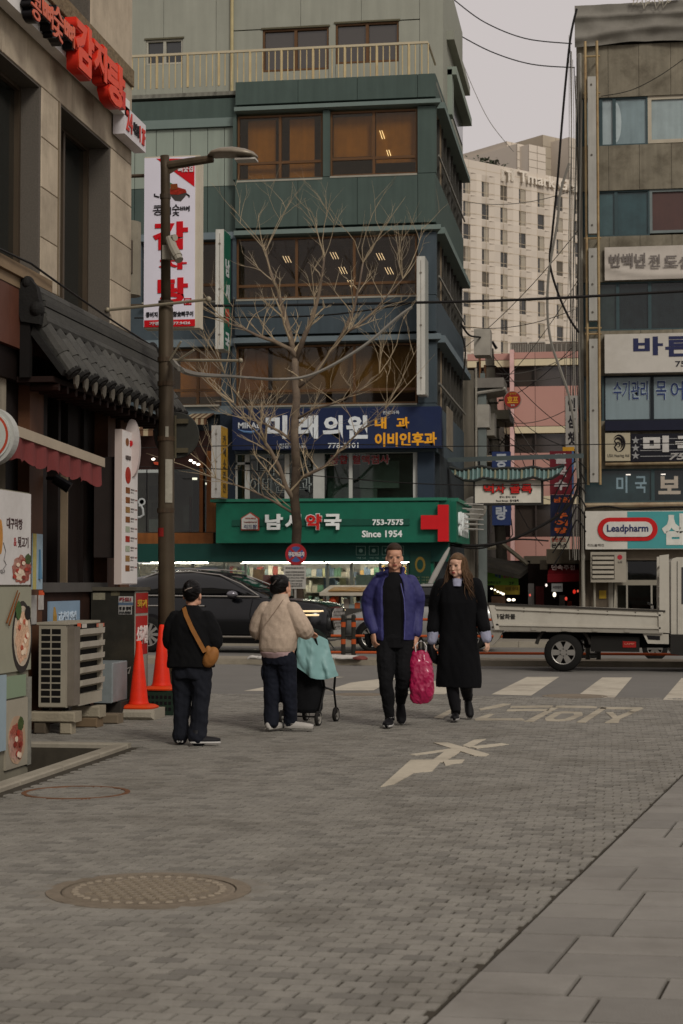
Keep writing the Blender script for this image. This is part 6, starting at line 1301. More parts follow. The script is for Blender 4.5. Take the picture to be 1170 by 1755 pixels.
# ================================================================== food stall by the pharmacy
FS = FY(41.3)
t = thing('street_food_cart', 'street food cart with tilted white picture roof in front of the pharmacy', 'food cart', (px(FS, 600, 1100).x, 41.3, .12))
q = lambda x, y, w: px(FS, x, y, w)
m = MB(); m.hexa([q(547, 1021, .5), q(668, 1021, .5), q(655, 1007, -.6), q(566, 1007, -.6), q(547, 1016, .5), q(668, 1016, .5), q(655, 1003, -.6), q(566, 1003, -.6)]); obj('roof', m, M('#a59d8c', .6, var=.08), t, fix=True)
m = MB(); m.hexa([q(562, 1013.5, .45), q(650, 1013.5, .45), q(640, 1005.5, -.5), q(574, 1005.5, -.5), q(562, 1012.5, .45), q(650, 1012.5, .45), q(640, 1004.7, -.5), q(574, 1004.7, -.5)]); obj('roof_picture', m, M('#8a6a3c', .6, var=.4, scale=8), t, fix=True)
for x in (556, 583, 652):
    m = MB(); a = q(x, 1018, 0); m.tube([(a.x, a.y, .13), (a.x, a.y, a.z)], .025, 6); obj('post', m, M('#8d897e', .5, .3), t)
a0, a1 = q(556, 1060, 0).x, q(655, 1060, 0).x
m = MB(); m.cube(a0, a1, 41.0, 41.8, .13, .85); obj('counter', m, M('#3d3a36', .7, var=.3), t)
rr = random.Random(8)
for k in range(9): m = MB(); x = a0 + .1 + k * (a1 - a0 - .2) / 9; m.cube(x, x + .13, 41.05, 41.3, .852, .9 + rr.uniform(.03, .25)); obj('goods', m, M(['#7d8a8a', '#a0522d', '#5d6a72', '#8a8074'][k % 4], .6, var=.2), t)
m = MB(); m.ell((a0 + .25, 40.95, 1.0), (.09, .06, .13)); tag(obj('orange_lantern', m, M('#a8401f', .5), None), 'small orange lantern hanging at the food cart', 'lantern')
m = MB(); m.tube([px(FY(40.3), 770, 938), px(FY(40.3), 764, 950), px(FY(40.3), 745, 985), px(FY(40.3), 722, 1030)], [.02, .05, .07, .03], 8); tp0 = px(FY(40.3), 722, 1030); m.tube([tp0, Vector((tp0.x - .05, tp0.y, .12))], .025, 6); tag(obj('furled_flag', m, M('#99968f', .7, var=.15), None), 'furled white flag on a slanting pole behind the woman in black', 'flag')
m = MB(); p_ = FY(40.2); m.box(p_, *p_.rect(716, 1022, 745, 1036), -.05, 0); m.box(p_, *p_.rect(718, 1036, 722, 1090), -.05, 0); m.box(p_, *p_.rect(740, 1036, 744, 1090), -.05, 0); o = tag(obj('street_notice_board', m, M('#8f8d86', .6, var=.1), None), 'low white notice board between the man and the woman in black', 'notice board')
disc(p_, *p_.uv(731, 1029), .06, .07, .001, M('#2c2a28', .6), o, 'picture')
# ================================================================== vehicles
def lobj(name, mb, mat, parent, smooth=False, fix=False, label=None, kind=None):
    """mesh already in the thing's own coordinates"""
    if smooth: mb.sm = True
    return obj(name, mb.mesh(fix=fix), mat, parent, label=label, kind=kind)
TYRE = M('#171614', .85, var=.15); RIM = M('#8d8a83', .35, .7, var=.1); CHROME = M('#a8a49c', .2, .9, var=.05)
def wheel(t, x, y, r, out, rimr=.66, spokes=10, wd=.22, rim=RIM):
    """axis along y, outer face towards out*y"""
    m = MB(); pr = [(r * rimr, -wd / 2), (r * .93, -wd / 2), (r, -wd / 3), (r, wd / 3), (r * .93, wd / 2), (r * rimr, wd / 2), (r * rimr, -wd / 2)]
    m.lathe(pr, (x, y, r), 'y', 32); m.f = m.f[:-2]; o = lobj('wheel', m, TYRE, t, smooth=True, fix=True)
    yo = y + out * wd * .40; m = MB(); m.lathe([(r * rimr * .93, -.012), (r * rimr * .93, .012), (r * rimr, .02), (r * rimr, -.02), (r * rimr * .93, -.012)], (x, yo, r), 'y', 32); m.f = m.f[:-2]
    for k in range(spokes):
        a = 2 * math.pi * k / spokes; d = Vector((math.cos(a), 0, math.sin(a))); e = Vector((-d.z, 0, d.x)); c = Vector((x, yo, r)); ww = r * (.16 if spokes < 8 else .09)
        vs = [c + d * r * .08 - e * ww * .7, c + d * r * rimr - e * ww, c + d * r * rimr + e * ww, c + d * r * .08 + e * ww * .7]
        m.hexa([v - Vector((0, .015, 0)) for v in vs] + [v + Vector((0, .015, 0)) for v in vs])
    m.lathe([(.0, -.025), (r * .16, -.025), (r * .16, .025), (.0, .025)], (x, yo, r), 'y', 14); lobj('rim', m, rim, o, fix=True)
    m = MB(); m.lathe([(0, -.004), (r * rimr, -.004), (r * rimr, .004), (0, .004)], (x, y + out * wd * .12, r), 'y', 20); lobj('brake_disc', m, M('#14130f', .7), o)
def loft_body(m, st):
    """st: (x, zbot, zmid, ztop, halfwidth, top halfwidth)"""
    rings = []
    for x, zb, zm, zt, hw, tw_ in st:
        s = [(-hw * .82, zb), (-hw * .96, zb + .08), (-hw, zm), (-hw * .985, zm + (zt - zm) * .55), (-tw_ - (hw - tw_) * .35, zt - .035), (-tw_, zt), (-tw_ * .5, zt + .012), (0, zt + .018)]
        ring = s + [(-a, b) for a, b in s[-2::-1]]
        rings.append([Vector((x, a, b)) for a, b in ring])
    m.rings(rings); return m
def car(name, label, cat, loc, rz, paint, L, H, lower, green, wheels, r, glass, suv=True):
    t = thing(name, label, cat, loc, rz=rz)
    lobj('body', loft_body(MB(), lower), paint, t, smooth=True, fix=True)
    gh = lobj('greenhouse', loft_body(MB(), green), glass, t, smooth=True, fix=True)
    roof = [(x, max(zt - .07, zb + .02), zt - .05, zt + .012, tw_ + .045, tw_ * .93) for x, zb, zm, zt, hw, tw_ in green if zt > max(g_[3] for g_ in green) - .12]
    lobj('roof', loft_body(MB(), roof), paint, t, smooth=True, fix=True)
    for x in wheels:
        for s in (-1, 1):
            hw = max(l[4] for l in lower); m = MB(); m.lathe([(0, -.01), (r * 1.17, -.01), (r * 1.17, .01), (0, .01)], (x, s * (hw + .002), r), 'y', 30); m.v = [Vector((v.x, v.y, max(v.z, .16))) for v in m.v]; lobj('wheel_arch', m, BLK, t); wheel(t, x, s * (hw - .06), r, s)
    return t
PAINTB = M('#08090c', .22, .0, var=0, spec=.35, coat=.25)
px_nose = px(FY(35.0), 566, 1100)
lower = [(0, .42, .62, .86, .66, .55), (-.08, .30, .60, .98, .84, .66), (-.3, .22, .62, 1.05, .93, .74), (-.8, .2, .66, 1.10, .97, .82), (-1.45, .2, .68, 1.15, .975, .90), (-2.4, .2, .68, 1.16, .98, .92), (-3.6, .2, .68, 1.17, .98, .92), (-4.4, .24, .7, 1.17, .96, .88), (-4.8, .32, .7, 1.1, .9, .8), (-4.94, .42, .7, .98, .8, .7)]
green = [(-1.25, 1.10, 1.11, 1.13, .82, .78), (-1.75, 1.12, 1.2, 1.38, .88, .73), (-2.3, 1.12, 1.3, 1.62, .90, .70), (-2.9, 1.12, 1.3, 1.705, .90, .70), (-3.7, 1.12, 1.3, 1.69, .89, .68), (-4.3, 1.12, 1.28, 1.58, .87, .66), (-4.75, 1.1, 1.12, 1.16, .8, .7)]
suv = car('black_suv', 'glossy black SUV with chrome trim and mesh grille waiting behind the median', 'car', (px_nose.x + .02, 35.8, 0), R(-9), PAINTB, 4.94, 1.7, lower, green, (-.92, -3.87), .375, M('#0a0b0c', .06, var=0, spec=.7))
for s in (-1, 1):
    m = MB(); m.tube([(-1.45, s * .86, 1.2), (-1.85, s * .83, 1.44), (-2.35, s * .76, 1.63), (-3.0, s * .745, 1.70), (-3.8, s * .73, 1.67), (-4.5, s * .75, 1.42)], .017, 6); lobj('window_trim', m, CHROME, suv)
    m = MB(); m.tube([(-1.4, s * .925, 1.175), (-2.6, s * .945, 1.185), (-4.3, s * .92, 1.2)], .016, 6); lobj('belt_trim', m, CHROME, suv)
    m = MB(); m.tube([(-1.2, s * .985, .34), (-3.5, s * .985, .34)], .025, 6); lobj('sill_trim', m, M('#8a8479', .3, .8), suv)
    m = MB(); m.ell((-1.95, s * 1.08, 1.23), (.12, .11, .075)); mr_ = lobj('mirror', m, M('#77757a', .15, .6, var=0), suv, smooth=True); m = MB(); m.ell((-1.96, s * 1.06, 1.17), (.10, .10, .05)); m.tube([(-1.95, s * .9, 1.15), (-1.95, s * 1.0, 1.17)], .04, 6); lobj('mirror_base', m, BLK, mr_)
    m = MB(); m.tube([(-2.35, s * .70, 1.705), (-3.0, s * .68, 1.755), (-3.9, s * .66, 1.735)], .016, 6); lobj('roof_rail', m, CHROME, suv)
    for z in (.80, .88):
        m = MB(); m.tube([(-.075, s * .74, z), (-.15, s * .86, z), (-.32, s * .945, z), (-.62, s * .965, z)], .021, 6); lobj('headlight', m, M('#ffe2b0', .4, var=0, emit=.5), suv)
    m = MB(); m.ell((-.12, s * .7, .52), (.06, .12, .06)); lobj('fog_lamp', m, M('#5d5a55', .2, .6), suv)
    for gp in ([(-2.85, s * .985, .25), (-2.85, s * .99, .8), (-2.85, s * .955, 1.15)], [(-1.5, s * .98, .3), (-1.6, s * .985, .8), (-1.55, s * .945, 1.13)]): m = MB(); m.tube(gp, .004, 4); lobj('door_gap', m, M('#000000', .9, var=0), suv)
    for x in (-2.6, -3.65): m = MB(); m.tube([(x, s * .995, .98), (x - .24, s * .995, .98)], .016, 6); lobj('door_handle', m, CHROME, suv)
m = MB(); rows = [(.93, .26), (.85, .40), (.72, .42), (.56, .34), (.45, .16)]
GP = Plane((.0, 0, 0), (0, 1, 0)); gl_ = [(w_, z) for z, w_ in rows] + [(-w_, z) for z, w_ in rows[::-1]]
m.prism(GP, gl_, -.1, .03); gr = lobj('grille', m, M('#1f1d1b', .4, .5), suv, fix=True)
m = MB()
for k in range(-5, 6):
    for d in (-1, 1):
        pts = []
        for j in range(7):
            z = .46 + j * .078; y = k * .09 + d * (j - 3) * .045; lim = .40 if .55 < z < .87 else .28
            if abs(y) < lim: pts.append((.034, y, z))
        if len(pts) > 1: m.tube(pts, .009, 4)
m.tube([(.03, a, b) for a, b in gl_ + gl_[:1]], .016, 5); lobj('grille_mesh', m, CHROME, gr)
m = MB(); m.box(GP, -.26, .26, .36, .48, -.0, .045); lobj('number_plate', m, M('#a3a29b', .5), suv)
m = MB(); m.tube([(-.02, -.6, .3), (.03, 0, .29), (-.02, .6, .3)], .025, 6); lobj('bumper_trim', m, CHROME, suv)
PAINTS = M('#8d8c88', .3, .35, var=.04, coat=.6)
lo2 = [(0, .4, .5, .68, .6, .5), (-.12, .25, .48, .76, .78, .62), (-.6, .2, .5, .86, .86, .72), (-1.15, .2, .52, .94, .88, .8), (-2.4, .2, .52, .96, .89, .82), (-3.4, .22, .52, .97, .88, .8), (-4.0, .26, .55, .96, .85, .76), (-4.3, .34, .55, .86, .76, .66)]
gr2 = [(-1.0, .92, .925, .94, .74, .7), (-1.6, .93, 1.05, 1.25, .78, .62), (-2.1, .93, 1.1, 1.42, .8, .58), (-2.9, .93, 1.1, 1.43, .79, .57), (-3.4, .93, 1.05, 1.25, .77, .58), (-3.9, .93, .935, .95, .7, .66)]
lo2 = [(x * .8, *r_) for x, *r_ in lo2]; gr2 = [(x * .8, *r_) for x, *r_ in gr2]
sx = px(FY(36.6), 586, 1100).x
sed = car('silver_car', 'small silver car passing behind the striped median barrier', 'car', (sx, 37.3, 0), R(180), PAINTS, 4.3, 1.44, lo2, gr2, (-.66, -2.76), .31, M('#101214', .08, var=0, spec=.6))
for s in (-1, 1):
    m = MB(); m.tube([(-.88, s * .77, .97), (-1.32, s * .71, 1.24), (-1.68, s * .66, 1.40), (-2.32, s * .65, 1.41), (-2.8, s * .7, 1.2)], .03, 6); lobj('pillar', m, PAINTS, sed)
    m = MB(); m.ell((-.2, s * .66, .62), (.12, .12, .07)); lobj('headlight', m, M('#a8a8a4', .15, .3), sed); m = MB(); m.ell((-3.36, s * .6, .76), (.1, .14, .07)); lobj('tail_light', m, M('#7a1614', .3), sed)
    m = MB(); m.ell((-1.16, s * .95, 1.0), (.09, .08, .06)); lobj('mirror', m, PAINTS, sed)
    for x in (-1.0, -1.95): m = MB(); m.tube([(x, s * .895, .3), (x, s * .895, .93)], .005, 4); lobj('door_gap', m, BLK, sed)
# ---- flatbed truck
TKY = 28.6; K2 = FY(TKY); tx = px(K2, 965, 1100).x
tk = thing('flatbed_truck', 'small white flatbed delivery truck with dropside bed passing on the road', 'truck', (tx, TKY, 0))
TW_ = M('#aaa598', .5, var=.06, scale=3, dirt='#7d7668', damt=.4); TG = M('#8a857a', .5, .2, var=.08)
k = lambda x, y, w=0.: K2.uv(x, y, w)
def quad(nm, pts, w0, w1, mat, par=tk):
    m = MB(); m.prism(K2, [k(*p) for p in pts], w0, w1); return obj(nm, m, mat, par)
side = quad('bed_side', [(838, 1036), (1136, 1047), (1136, 1084), (848, 1079)], -.05, 0, TW_)
quad('bed_side', [(838, 1036), (1136, 1047), (1136, 1084), (848, 1079)], -1.6, -1.55, TW_)
quad('top_rail', [(836, 1033), (1140, 1046), (1140, 1049), (836, 1037)], -.06, .02, M('#33302b', .5), side)
for p in ([(848, 1041), (1132, 1053), (1132, 1056), (848, 1044)], [(850, 1069), (1132, 1075), (1132, 1078), (850, 1072)], [(838, 1037), (848, 1037.5), (856, 1079), (848, 1079)], [(1128, 1049), (1136, 1049), (1136, 1084), (1129, 1084)]): quad('side_rib', p, .001, .03, TW_, side)
quad('bottom_rail', [(846, 1075), (1136, 1081), (1136, 1086), (846, 1080)], .0005, .025, TG, side)
for x in (910, 963, 1015, 1070): quad('latch', [(x, 1074 + (x - 850) * .02), (x + 9, 1074 + (x - 850) * .02), (x + 9, 1079 + (x - 850) * .02), (x, 1079 + (x - 850) * .02)], .026, .04, TG, side)
for x in (897, 942, 990, 1040, 1088): quad('hook', [(x, 1040 + (x - 850) * .036), (x + 1.5, 1040 + (x - 850) * .036), (x + 1.5, 1047 + (x - 850) * .036), (x, 1047 + (x - 850) * .036)], .001, .02, M('#4d483f', .5), side)
ptext('용달화물', K2, (847, 1052, 883, 1061), .001, M('#2a2824', .5), side, bold=.02)
quad('bed_floor', [(842, 1074), (1136, 1080), (1136, 1083), (842, 1077)], -1.549, -.051, M('#4d473d', .8, var=.2))
quad('tailgate', [(835, 1036), (839, 1036), (850, 1079), (846, 1079)], -1.545, -.055, TW_)
quad('tail_bracket', [(838, 1080), (862, 1081), (854, 1096), (844, 1106), (840, 1104), (846, 1090)], -.3, -.02, TG)
quad('chassis', [(858, 1086), (1330, 1089), (1330, 1112), (1000, 1112), (1000, 1098), (858, 1096)], -1.2, -.45, M('#12110f', .8))
quad('fuel_tank', [(1012, 1090), (1096, 1092), (1096, 1118), (1012, 1117)], -.45, -.1, M('#1a1815', .7, var=.2))
quad('reflector_label', [(1067, 1099), (1090, 1100), (1090, 1110), (1067, 1110)], -.099, -.09, M('#8a1d18', .5)); ptext('LAMP', K2, (1070, 1102, 1087, 1105), -.089, M('#b56a5a', .5), tk)
bk = quad('step_box', [(1101, 1085), (1146, 1087), (1146, 1104), (1110, 1103)], -.3, -.02, TW_); quad('step_hole', [(1108, 1089), (1131, 1090), (1131, 1097), (1111, 1096)], -.0195, -.012, BLK, bk)
quad('headboard', [(1130, 952), (1146, 950), (1147, 1085), (1130, 1084)], -.12, -.0, TW_); quad('headboard', [(1130, 952), (1146, 950), (1147, 1085), (1130, 1084)], -1.6, -1.5, TW_)
m = MB()
for j in range(6):
    a, b = k(1134, 970 + j * 18); m.tube([K2.P(a, b, -.12), K2.P(a, b, -1.5)], .02, 6)
obj('headboard_bar', m, TW_, tk)
m = MB(); pr = [(1150, 962), (1153, 957), (1160, 955), (1235, 955), (1260, 965), (1285, 1040), (1292, 1070), (1292, 1108), (1270, 1118), (1262, 1100), (1244, 1090), (1224, 1092), (1208, 1104), (1200, 1126), (1150, 1120)]
m.prism(K2, [k(*p) for p in pr], -1.62, -.03); cabo = obj('cab', m, TW_, tk, fix=True)
quad('cab_skirt', [(1149, 1087), (1198, 1088), (1198, 1127), (1149, 1121)], -.0295, -.02, M('#23211e', .6), cabo); quad('side_window', [(1168, 972), (1232, 972), (1258, 1035), (1168, 1035)], -.029, -.02, M('#0e1011', .05, var=0, spec=.7), cabo)
quad('door_gap', [(1160, 962), (1161, 962), (1161, 1090), (1160, 1090)], -.029, -.024, BLK, cabo)
for x in (965, 1232):
    cx = px(K2, x, 1115).x - tx
    for s, y in ((-1, .12), (1, 1.45)): wheel(tk, cx, y, .315, s, .62, 6, .2)
m = MB(); cx = px(K2, 965, 1115).x
m.tube([(cx + .45 * math.cos(a), TKY + .12, .36 + .43 * math.sin(a)) for a in [R(12 + 156 * j / 14) for j in range(15)]], .03, 6); obj('mudguard', m, M('#2a2723', .7), tk)
m = MB(); m.tube([(cx, TKY + .1, .315), (cx, TKY + 1.5, .315)], .05, 8); obj('axle', m, BLK, tk)
# parked scooter beyond the median, glimpsed under the truck
t = thing('parked_scooter', 'red tail-lit scooter parked beyond the median and glimpsed below the truck bed', 'scooter', (px(FY(33), 1065, 1130).x, 33, 0)); x0 = t.location.x - .0
for d in (-.62, .62): wheel(t, d, 0, .24, -1, .6, 6, .1)
m = MB(); rg = []
for x, zb, zt, hw in ((-.75, .5, .62, .06), (-.6, .42, .78, .14), (-.1, .3, .75, .15), (.1, .24, .36, .14), (.42, .26, .5, .14), (.55, .4, 1.0, .12), (.6, .7, 1.05, .06)): rg.append([Vector((x, hw * math.cos(a), (zb + zt) / 2 + (zt - zb) / 2 * math.sin(a))) for a in [2 * math.pi * j / 10 for j in range(10)]])
m.rings(rg); lobj('body', m, M('#57544f', .4, var=.1), t, smooth=True)
m = MB(); m.ell((-.74, 0, .6), (.06, .1, .06)); lobj('tail_light', m, M('#d83a24', .4, var=0, emit=.8), t); m = MB(); m.tube([(.56, -.3, 1.05), (.5, 0, 1.08), (.56, .3, 1.05)], .02, 6); lobj('handlebar', m, BLK, t); m = MB(); m.ell((-.3, 0, .8), (.36, .14, .06)); lobj('seat', m, BLK, t)
# ================================================================== overhead cables
CB = M('#1c1a18', .7, var=0); CB2 = M('#77736a', .6, var=0)
def cable(pts, r, label, mat=CB, sagm=None, grp=None):
    m = MB()
    if len(pts) == 2: L = sag(pts[0], pts[1], sagm or .3)
    else:
        L = []
        for i in range(len(pts) - 1):
            p0, p1, p2, p3 = pts[max(i - 1, 0)], pts[i], pts[i + 1], pts[min(i + 2, len(pts) - 1)]
            for k in range(8):
                t = k / 8; L.append(.5 * ((2 * p1) + (-p0 + p2) * t + (2 * p0 - 5 * p1 + 4 * p2 - p3) * t * t + (-p0 + 3 * p1 - 3 * p2 + p3) * t ** 3))
        L.append(pts[-1])
    m.tube(L, r, 5); return tag(obj('overhead_cable', m, mat, None), label, 'cable', grp)
C1, C2, C3 = FY(40.8), FY(44), FY(48)
ch = lambda pl, L: [px(pl, x, y) for x, y in L]
cable(ch(C1, [(180, 523), (420, 524), (700, 519), (860, 515), (1010, 508), (1300, 492)]), .035, 'thick black cable crossing the whole street in front of the slate storey')
cable(ch(C1, [(230, 545), (400, 544), (560, 540), (700, 521)]), .02, 'thin black cable just below the thick street cable')
cable([px(LP, 296, 620, .1), px(LP, 330, 640, 0)] + ch(FY(36), [(400, 645), (480, 650), (540, 640), (620, 595), (680, 545), (706, 526)]), .032, 'grey sheathed cable sagging from the lamp post past the bare tree', CB2)
cable(ch(C1, [(230, 768), (400, 764), (620, 762), (760, 765), (1003, 762), (1300, 756)]), .012, 'fine wire crossing over the navy clinic sign')
cable(ch(C1, [(230, 800), (420, 806), (700, 828), (900, 832), (1003, 828)]), .012, 'fine wire crossing over the clinic windows')
cable(ch(FY(60), [(778, 0), (830, 38), (900, 66), (980, 75)]), .022, 'highest thin cable against the grey sky'); cable(ch(FY(60), [(772, 52), (840, 88), (910, 110), (985, 116)]), .022, 'second thin cable against the sky below the highest')
cable(ch(FY(60), [(782, 80), (810, 150), (840, 210), (880, 260)]), .012, 'hair-thin slanting wire against the sky', CB2)
cable(ch(C3, [(988, 15), (978, 60), (970, 130), (962, 220), (955, 310), (946, 400), (942, 450), (955, 500), (975, 545), (992, 570)]), .035, 'heavy black cable curling down beside the concrete building')
cable(ch(C3, [(975, 280), (960, 330), (955, 380), (940, 470), (938, 540), (945, 590), (962, 640), (975, 680), (985, 740), (990, 820)]), .04, 'grey thick cable bending down past the round pub sign', CB2)
rc = random.Random(12)
for kk in range(9):
    x = 975 + kk * 2.6; cable(ch(FY(51.6), [(x + rc.uniform(-2, 2), 60 + kk * 14), (x + rc.uniform(-5, 3), 250), (x + rc.uniform(-7, 3), 430), (x + rc.uniform(-6, 3), 620), (x + rc.uniform(-4, 4), 780), (x + rc.uniform(-2, 6), 960)]), .009 + .004 * (kk % 3), 'thin cable in the bundle running down the edge of the concrete building', (CB2, CB, CB2)[kk % 3], grp='cables bundled on the concrete building edge')
for kk, (x0, y0, x1, y1) in enumerate(((845, 610, 985, 745), (848, 640, 990, 600), (850, 690, 985, 590), (855, 720, 975, 700), (870, 700, 990, 770), (862, 740, 990, 800), (860, 750, 985, 790), (855, 660, 990, 480), (795, 560, 985, 530), (795, 345, 985, 325), (790, 600, 990, 395), (800, 640, 985, 640), (865, 780, 975, 830), (862, 800, 960, 860), (865, 820, 930, 935), (870, 700, 945, 800), (872, 690, 900, 800))):
    cable([px(A4_, x0, y0), px(FY(52), x1, y1)], .012, 'thin wire fanning out from the alley utility pole', (CB, CB2)[kk % 2], .25, 'wires fanning from the utility pole')
cable(ch(FY(45), [(760, 925), (800, 935), (860, 930), (920, 905), (960, 880), (985, 850), (992, 820)]), .04, 'heavy black cable swooping across the alley below the arch sign'); cable(ch(FY(45.2), [(760, 932), (820, 940), (880, 925), (940, 927)]), .022, 'thinner black cable beneath the heavy swooping cable')
cable([px(FY(46), 790, 555), px(FY(50), 805, 575), px(FY(53), 828, 580), px(A4_, 840, 597)], .03, 'black cable looping onto the pole top'); cable(ch(FY(46), [(790, 570), (797, 600), (794, 640), (790, 660)]), .025, 'black cable dropping down the clinic building corner')
for kk in range(6):
    y = 800 + kk * 22; cable(ch(FY(50.2), [(950 + rc.uniform(-5, 5), y + 60), (972, y + rc.uniform(0, 30)), (988, y + rc.uniform(-20, 10)), (1004, y + rc.uniform(-5, 10))]), .022, 'black cable tangled behind the vertical signs at the concrete building corner', CB, grp='cables tangled at the building corner')
cable(ch(FY(51.7), [(1003, 872), (1040, 868), (1080, 873), (1150, 869), (1300, 870)]), .03, 'black cable lying along the top of the drugstore sign')
cable(ch(FY(51.7), [(1030, 165), (1080, 155), (1130, 130), (1180, 95)]), .012, 'fine wire rising across the upper concrete panels')
# ================================================================== people
def pob(name, mb, mat, par, **k):
    """part given in its person's own coordinates"""
    if isinstance(mb, MB):
        if k.pop('smooth', False): mb.sm = True
        mb = mb.mesh()
    return obj(name, mb, mat, par, **k)
def remesh(mb, voxel, smooth=3, fold=0., fs=12., seed=0, stretch=(1, 1, .45), it=0):
    me = mb.mesh(); o = bpy.data.objects.new('tmp', me); COL.objects.link(o)
    r = o.modifiers.new('r', 'REMESH'); r.mode = 'VOXEL'; r.voxel_size = voxel
    s = o.modifiers.new('s', 'SMOOTH'); s.factor = .5; s.iterations = smooth
    dg = bpy.context.evaluated_depsgraph_get(); out = bpy.data.meshes.new_from_object(o.evaluated_get(dg)); bpy.data.objects.remove(o)
    if fold:
        ns = [v.normal.copy() for v in out.vertices]
        for v, n in zip(out.vertices, ns):
            c = v.co; q = Vector((c.x * stretch[0], c.y * stretch[1], c.z * stretch[2])) * fs + Vector((seed, 0, 0))
            a = noise.noise(q) + .35 * noise.noise(Vector((q.x + q.z * .8, q.y, q.z * 1.3)) * 2.6); a = 1 - abs(a) * 2 if it else a
            v.co = c + n * fold * a
    out.polygons.foreach_set('use_smooth', [True] * len(out.polygons)); out.materials.clear(); return out
def limb(m, pts, rad, n=12, flat=1.0, sub=3):
    """tapered tube along joints, smoothed between them"""
    P_ = [Vector(p) for p in pts]; L = []; rr = []
    for i in range(len(P_) - 1):
        p0, p1, p2, p3 = P_[max(i - 1, 0)], P_[i], P_[i + 1], P_[min(i + 2, len(P_) - 1)]
        for k in range(sub):
            t = k / sub; L.append(.5 * ((2 * p1) + (-p0 + p2) * t + (2 * p0 - 5 * p1 + 4 * p2 - p3) * t * t + (-p0 + 3 * p1 - 3 * p2 + p3) * t ** 3)); rr.append(rad[i] + (rad[i + 1] - rad[i]) * t)
    L.append(P_[-1]); rr.append(rad[-1]); m.tube(L, rr, n, flat=flat); m.ell(L[0], (rr[0],) * 3, 10, 7); m.ell(L[-1], (rr[-1],) * 3, 10, 7)
def torso(m, secs, n=20):
    """secs: (cx, cy, z, half width, half depth)"""
    m.rings([[Vector((cx + a * math.copysign(abs(math.cos(q)) ** .8, math.cos(q)), cy + b * math.copysign(abs(math.sin(q)) ** .85, math.sin(q)), z)) for q in [2 * math.pi * k / n for k in range(n)]] for cx, cy, z, a, b in secs])
def head(m, c, yawh=0, tilt=0, s=1.0):
    """c: chin point under the face; face looks along -y when yawh = 0"""
    rt_ = Euler((tilt, 0, yawh)).to_matrix(); c = Vector(c)
    def e(x, y, z, a, b, d): m.ell(c + rt_ @ (Vector((x, y, z)) * s), (a * s, b * s, d * s), 16, 11, rt_)
    e(0, .02, .150, .074, .094, .086); e(0, -.012, .095, .064, .074, .088); e(0, -.03, .032, .046, .048, .034); e(0, -.062, .012, .020, .016, .014)
    for q in (-1, 1): e(q * .045, -.02, .045, .022, .05, .03); e(q * .038, -.052, .082, .026, .024, .026); e(q * .075, .015, .095, .010, .020, .032); e(q * .03, -.070, .128, .026, .012, .009); e(q * .031, -.066, .108, .024, .013, .020)
    e(0, -.088, .09, .011, .016, .026); e(0, -.097, .073, .015, .012, .010); e(0, -.076, .042, .024, .014, .014); e(0, -.06, .15, .05, .03, .035)
    return lambda x, y, z: c + rt_ @ (Vector((x, y, z)) * s), rt_
def make_hand(m, wrist, d, palm_n, s=1.0, curl=.6, thumb=1, spread=.0):
    """hand from the wrist along d; palm_n is the palm's facing, fingers curl that way; thumb=+-1 picks its side"""
    d = Vector(d).normalized(); pn = Vector(palm_n); pn = (pn - d * pn.dot(d)).normalized(); sd = d.cross(pn).normalized() * thumb; w0 = Vector(wrist)
    rm = Matrix((sd, pn, d)).transposed()
    m.ell(w0 + d * .045 * s, (.040 * s, .017 * s, .055 * s), 12, 9, rm); m.ell(w0 + d * .0 * s, (.027 * s, .022 * s, .03 * s), 10, 7, rm)
    for k, (o_, L) in enumerate(((.030, .066), (.010, .074), (-.011, .069), (-.030, .055))):
        p = w0 + d * .082 * s + sd * o_ * s; pts = [p - d * .02 * s, p]; dd = d.copy(); a = 0
        for f in (.45, .32, .23):
            a += curl * (.55 + .18 * k * .5); dd = d * math.cos(a) + pn * math.sin(a) + sd * spread * (1.5 - k) * .1; p = p + dd * L * f * s * 1.15; pts.append(p)
        m.tube(pts, [.0095 * s, .0098 * s, .009 * s, .0082 * s, .007 * s], 8)
    p = w0 + d * .02 * s + sd * .032 * s; q1 = p + (d * .55 + sd * .7 + pn * .35).normalized() * .04 * s; q2 = q1 + (d * .85 + sd * .1 + pn * .5).normalized() * .03 * s; q3 = q2 + (d * .8 - sd * .25 + pn * .5).normalized() * .022 * s
    m.tube([p - sd * .015 * s, p, q1, q2, q3], [.012 * s, .0125 * s, .0115 * s, .010 * s, .008 * s], 8)
def shoe(m, ankle, toe, s=1.0, sole=None):
    """ankle and toe on the ground plane direction; toe may point down when the heel is lifted"""
    a, t = Vector(ankle), Vector(toe); d = (t - a); L = d.length; d.normalize(); up = Vector((0, 0, 1)); sd = d.cross(up).normalized(); up = sd.cross(d)
    P_ = [(-.06, .03, .028, .045), (.0, .036, .034, .055), (.07, .036, .042, .045), (.14, .030, .047, .036), (.19, .024, .042, .028), (.225, .02, .022, .018)]
    rings = []
    for f, h, w_, hh in P_:
        c = a + d * f * s; rings.append([c + sd * w_ * s * math.cos(q) + up * (hh * math.sin(q) * s if math.sin(q) > 0 else .028 * math.sin(q) * s) for q in [2 * math.pi * k / 14 for k in range(14)]])
    m.rings(rings); m.tube([a + up * .02, a + up * .10 * s], [.046 * s, .042 * s], 12)
    if sole is not None: sole.rings([[c_ + sd * w_ * 1.06 * s * math.cos(q) - up * (.026 if math.sin(q) < 0 else .008) * s for q in [2 * math.pi * k / 14 for k in range(14)]] for c_, w_ in [(a + d * f * s, w_) for f, h, w_, hh in P_]])
SKIN = M('#b98a70', .55, var=.06, scale=20, spec=.35); SKIN2 = M('#c39a82', .55, var=.06, scale=20, spec=.35)
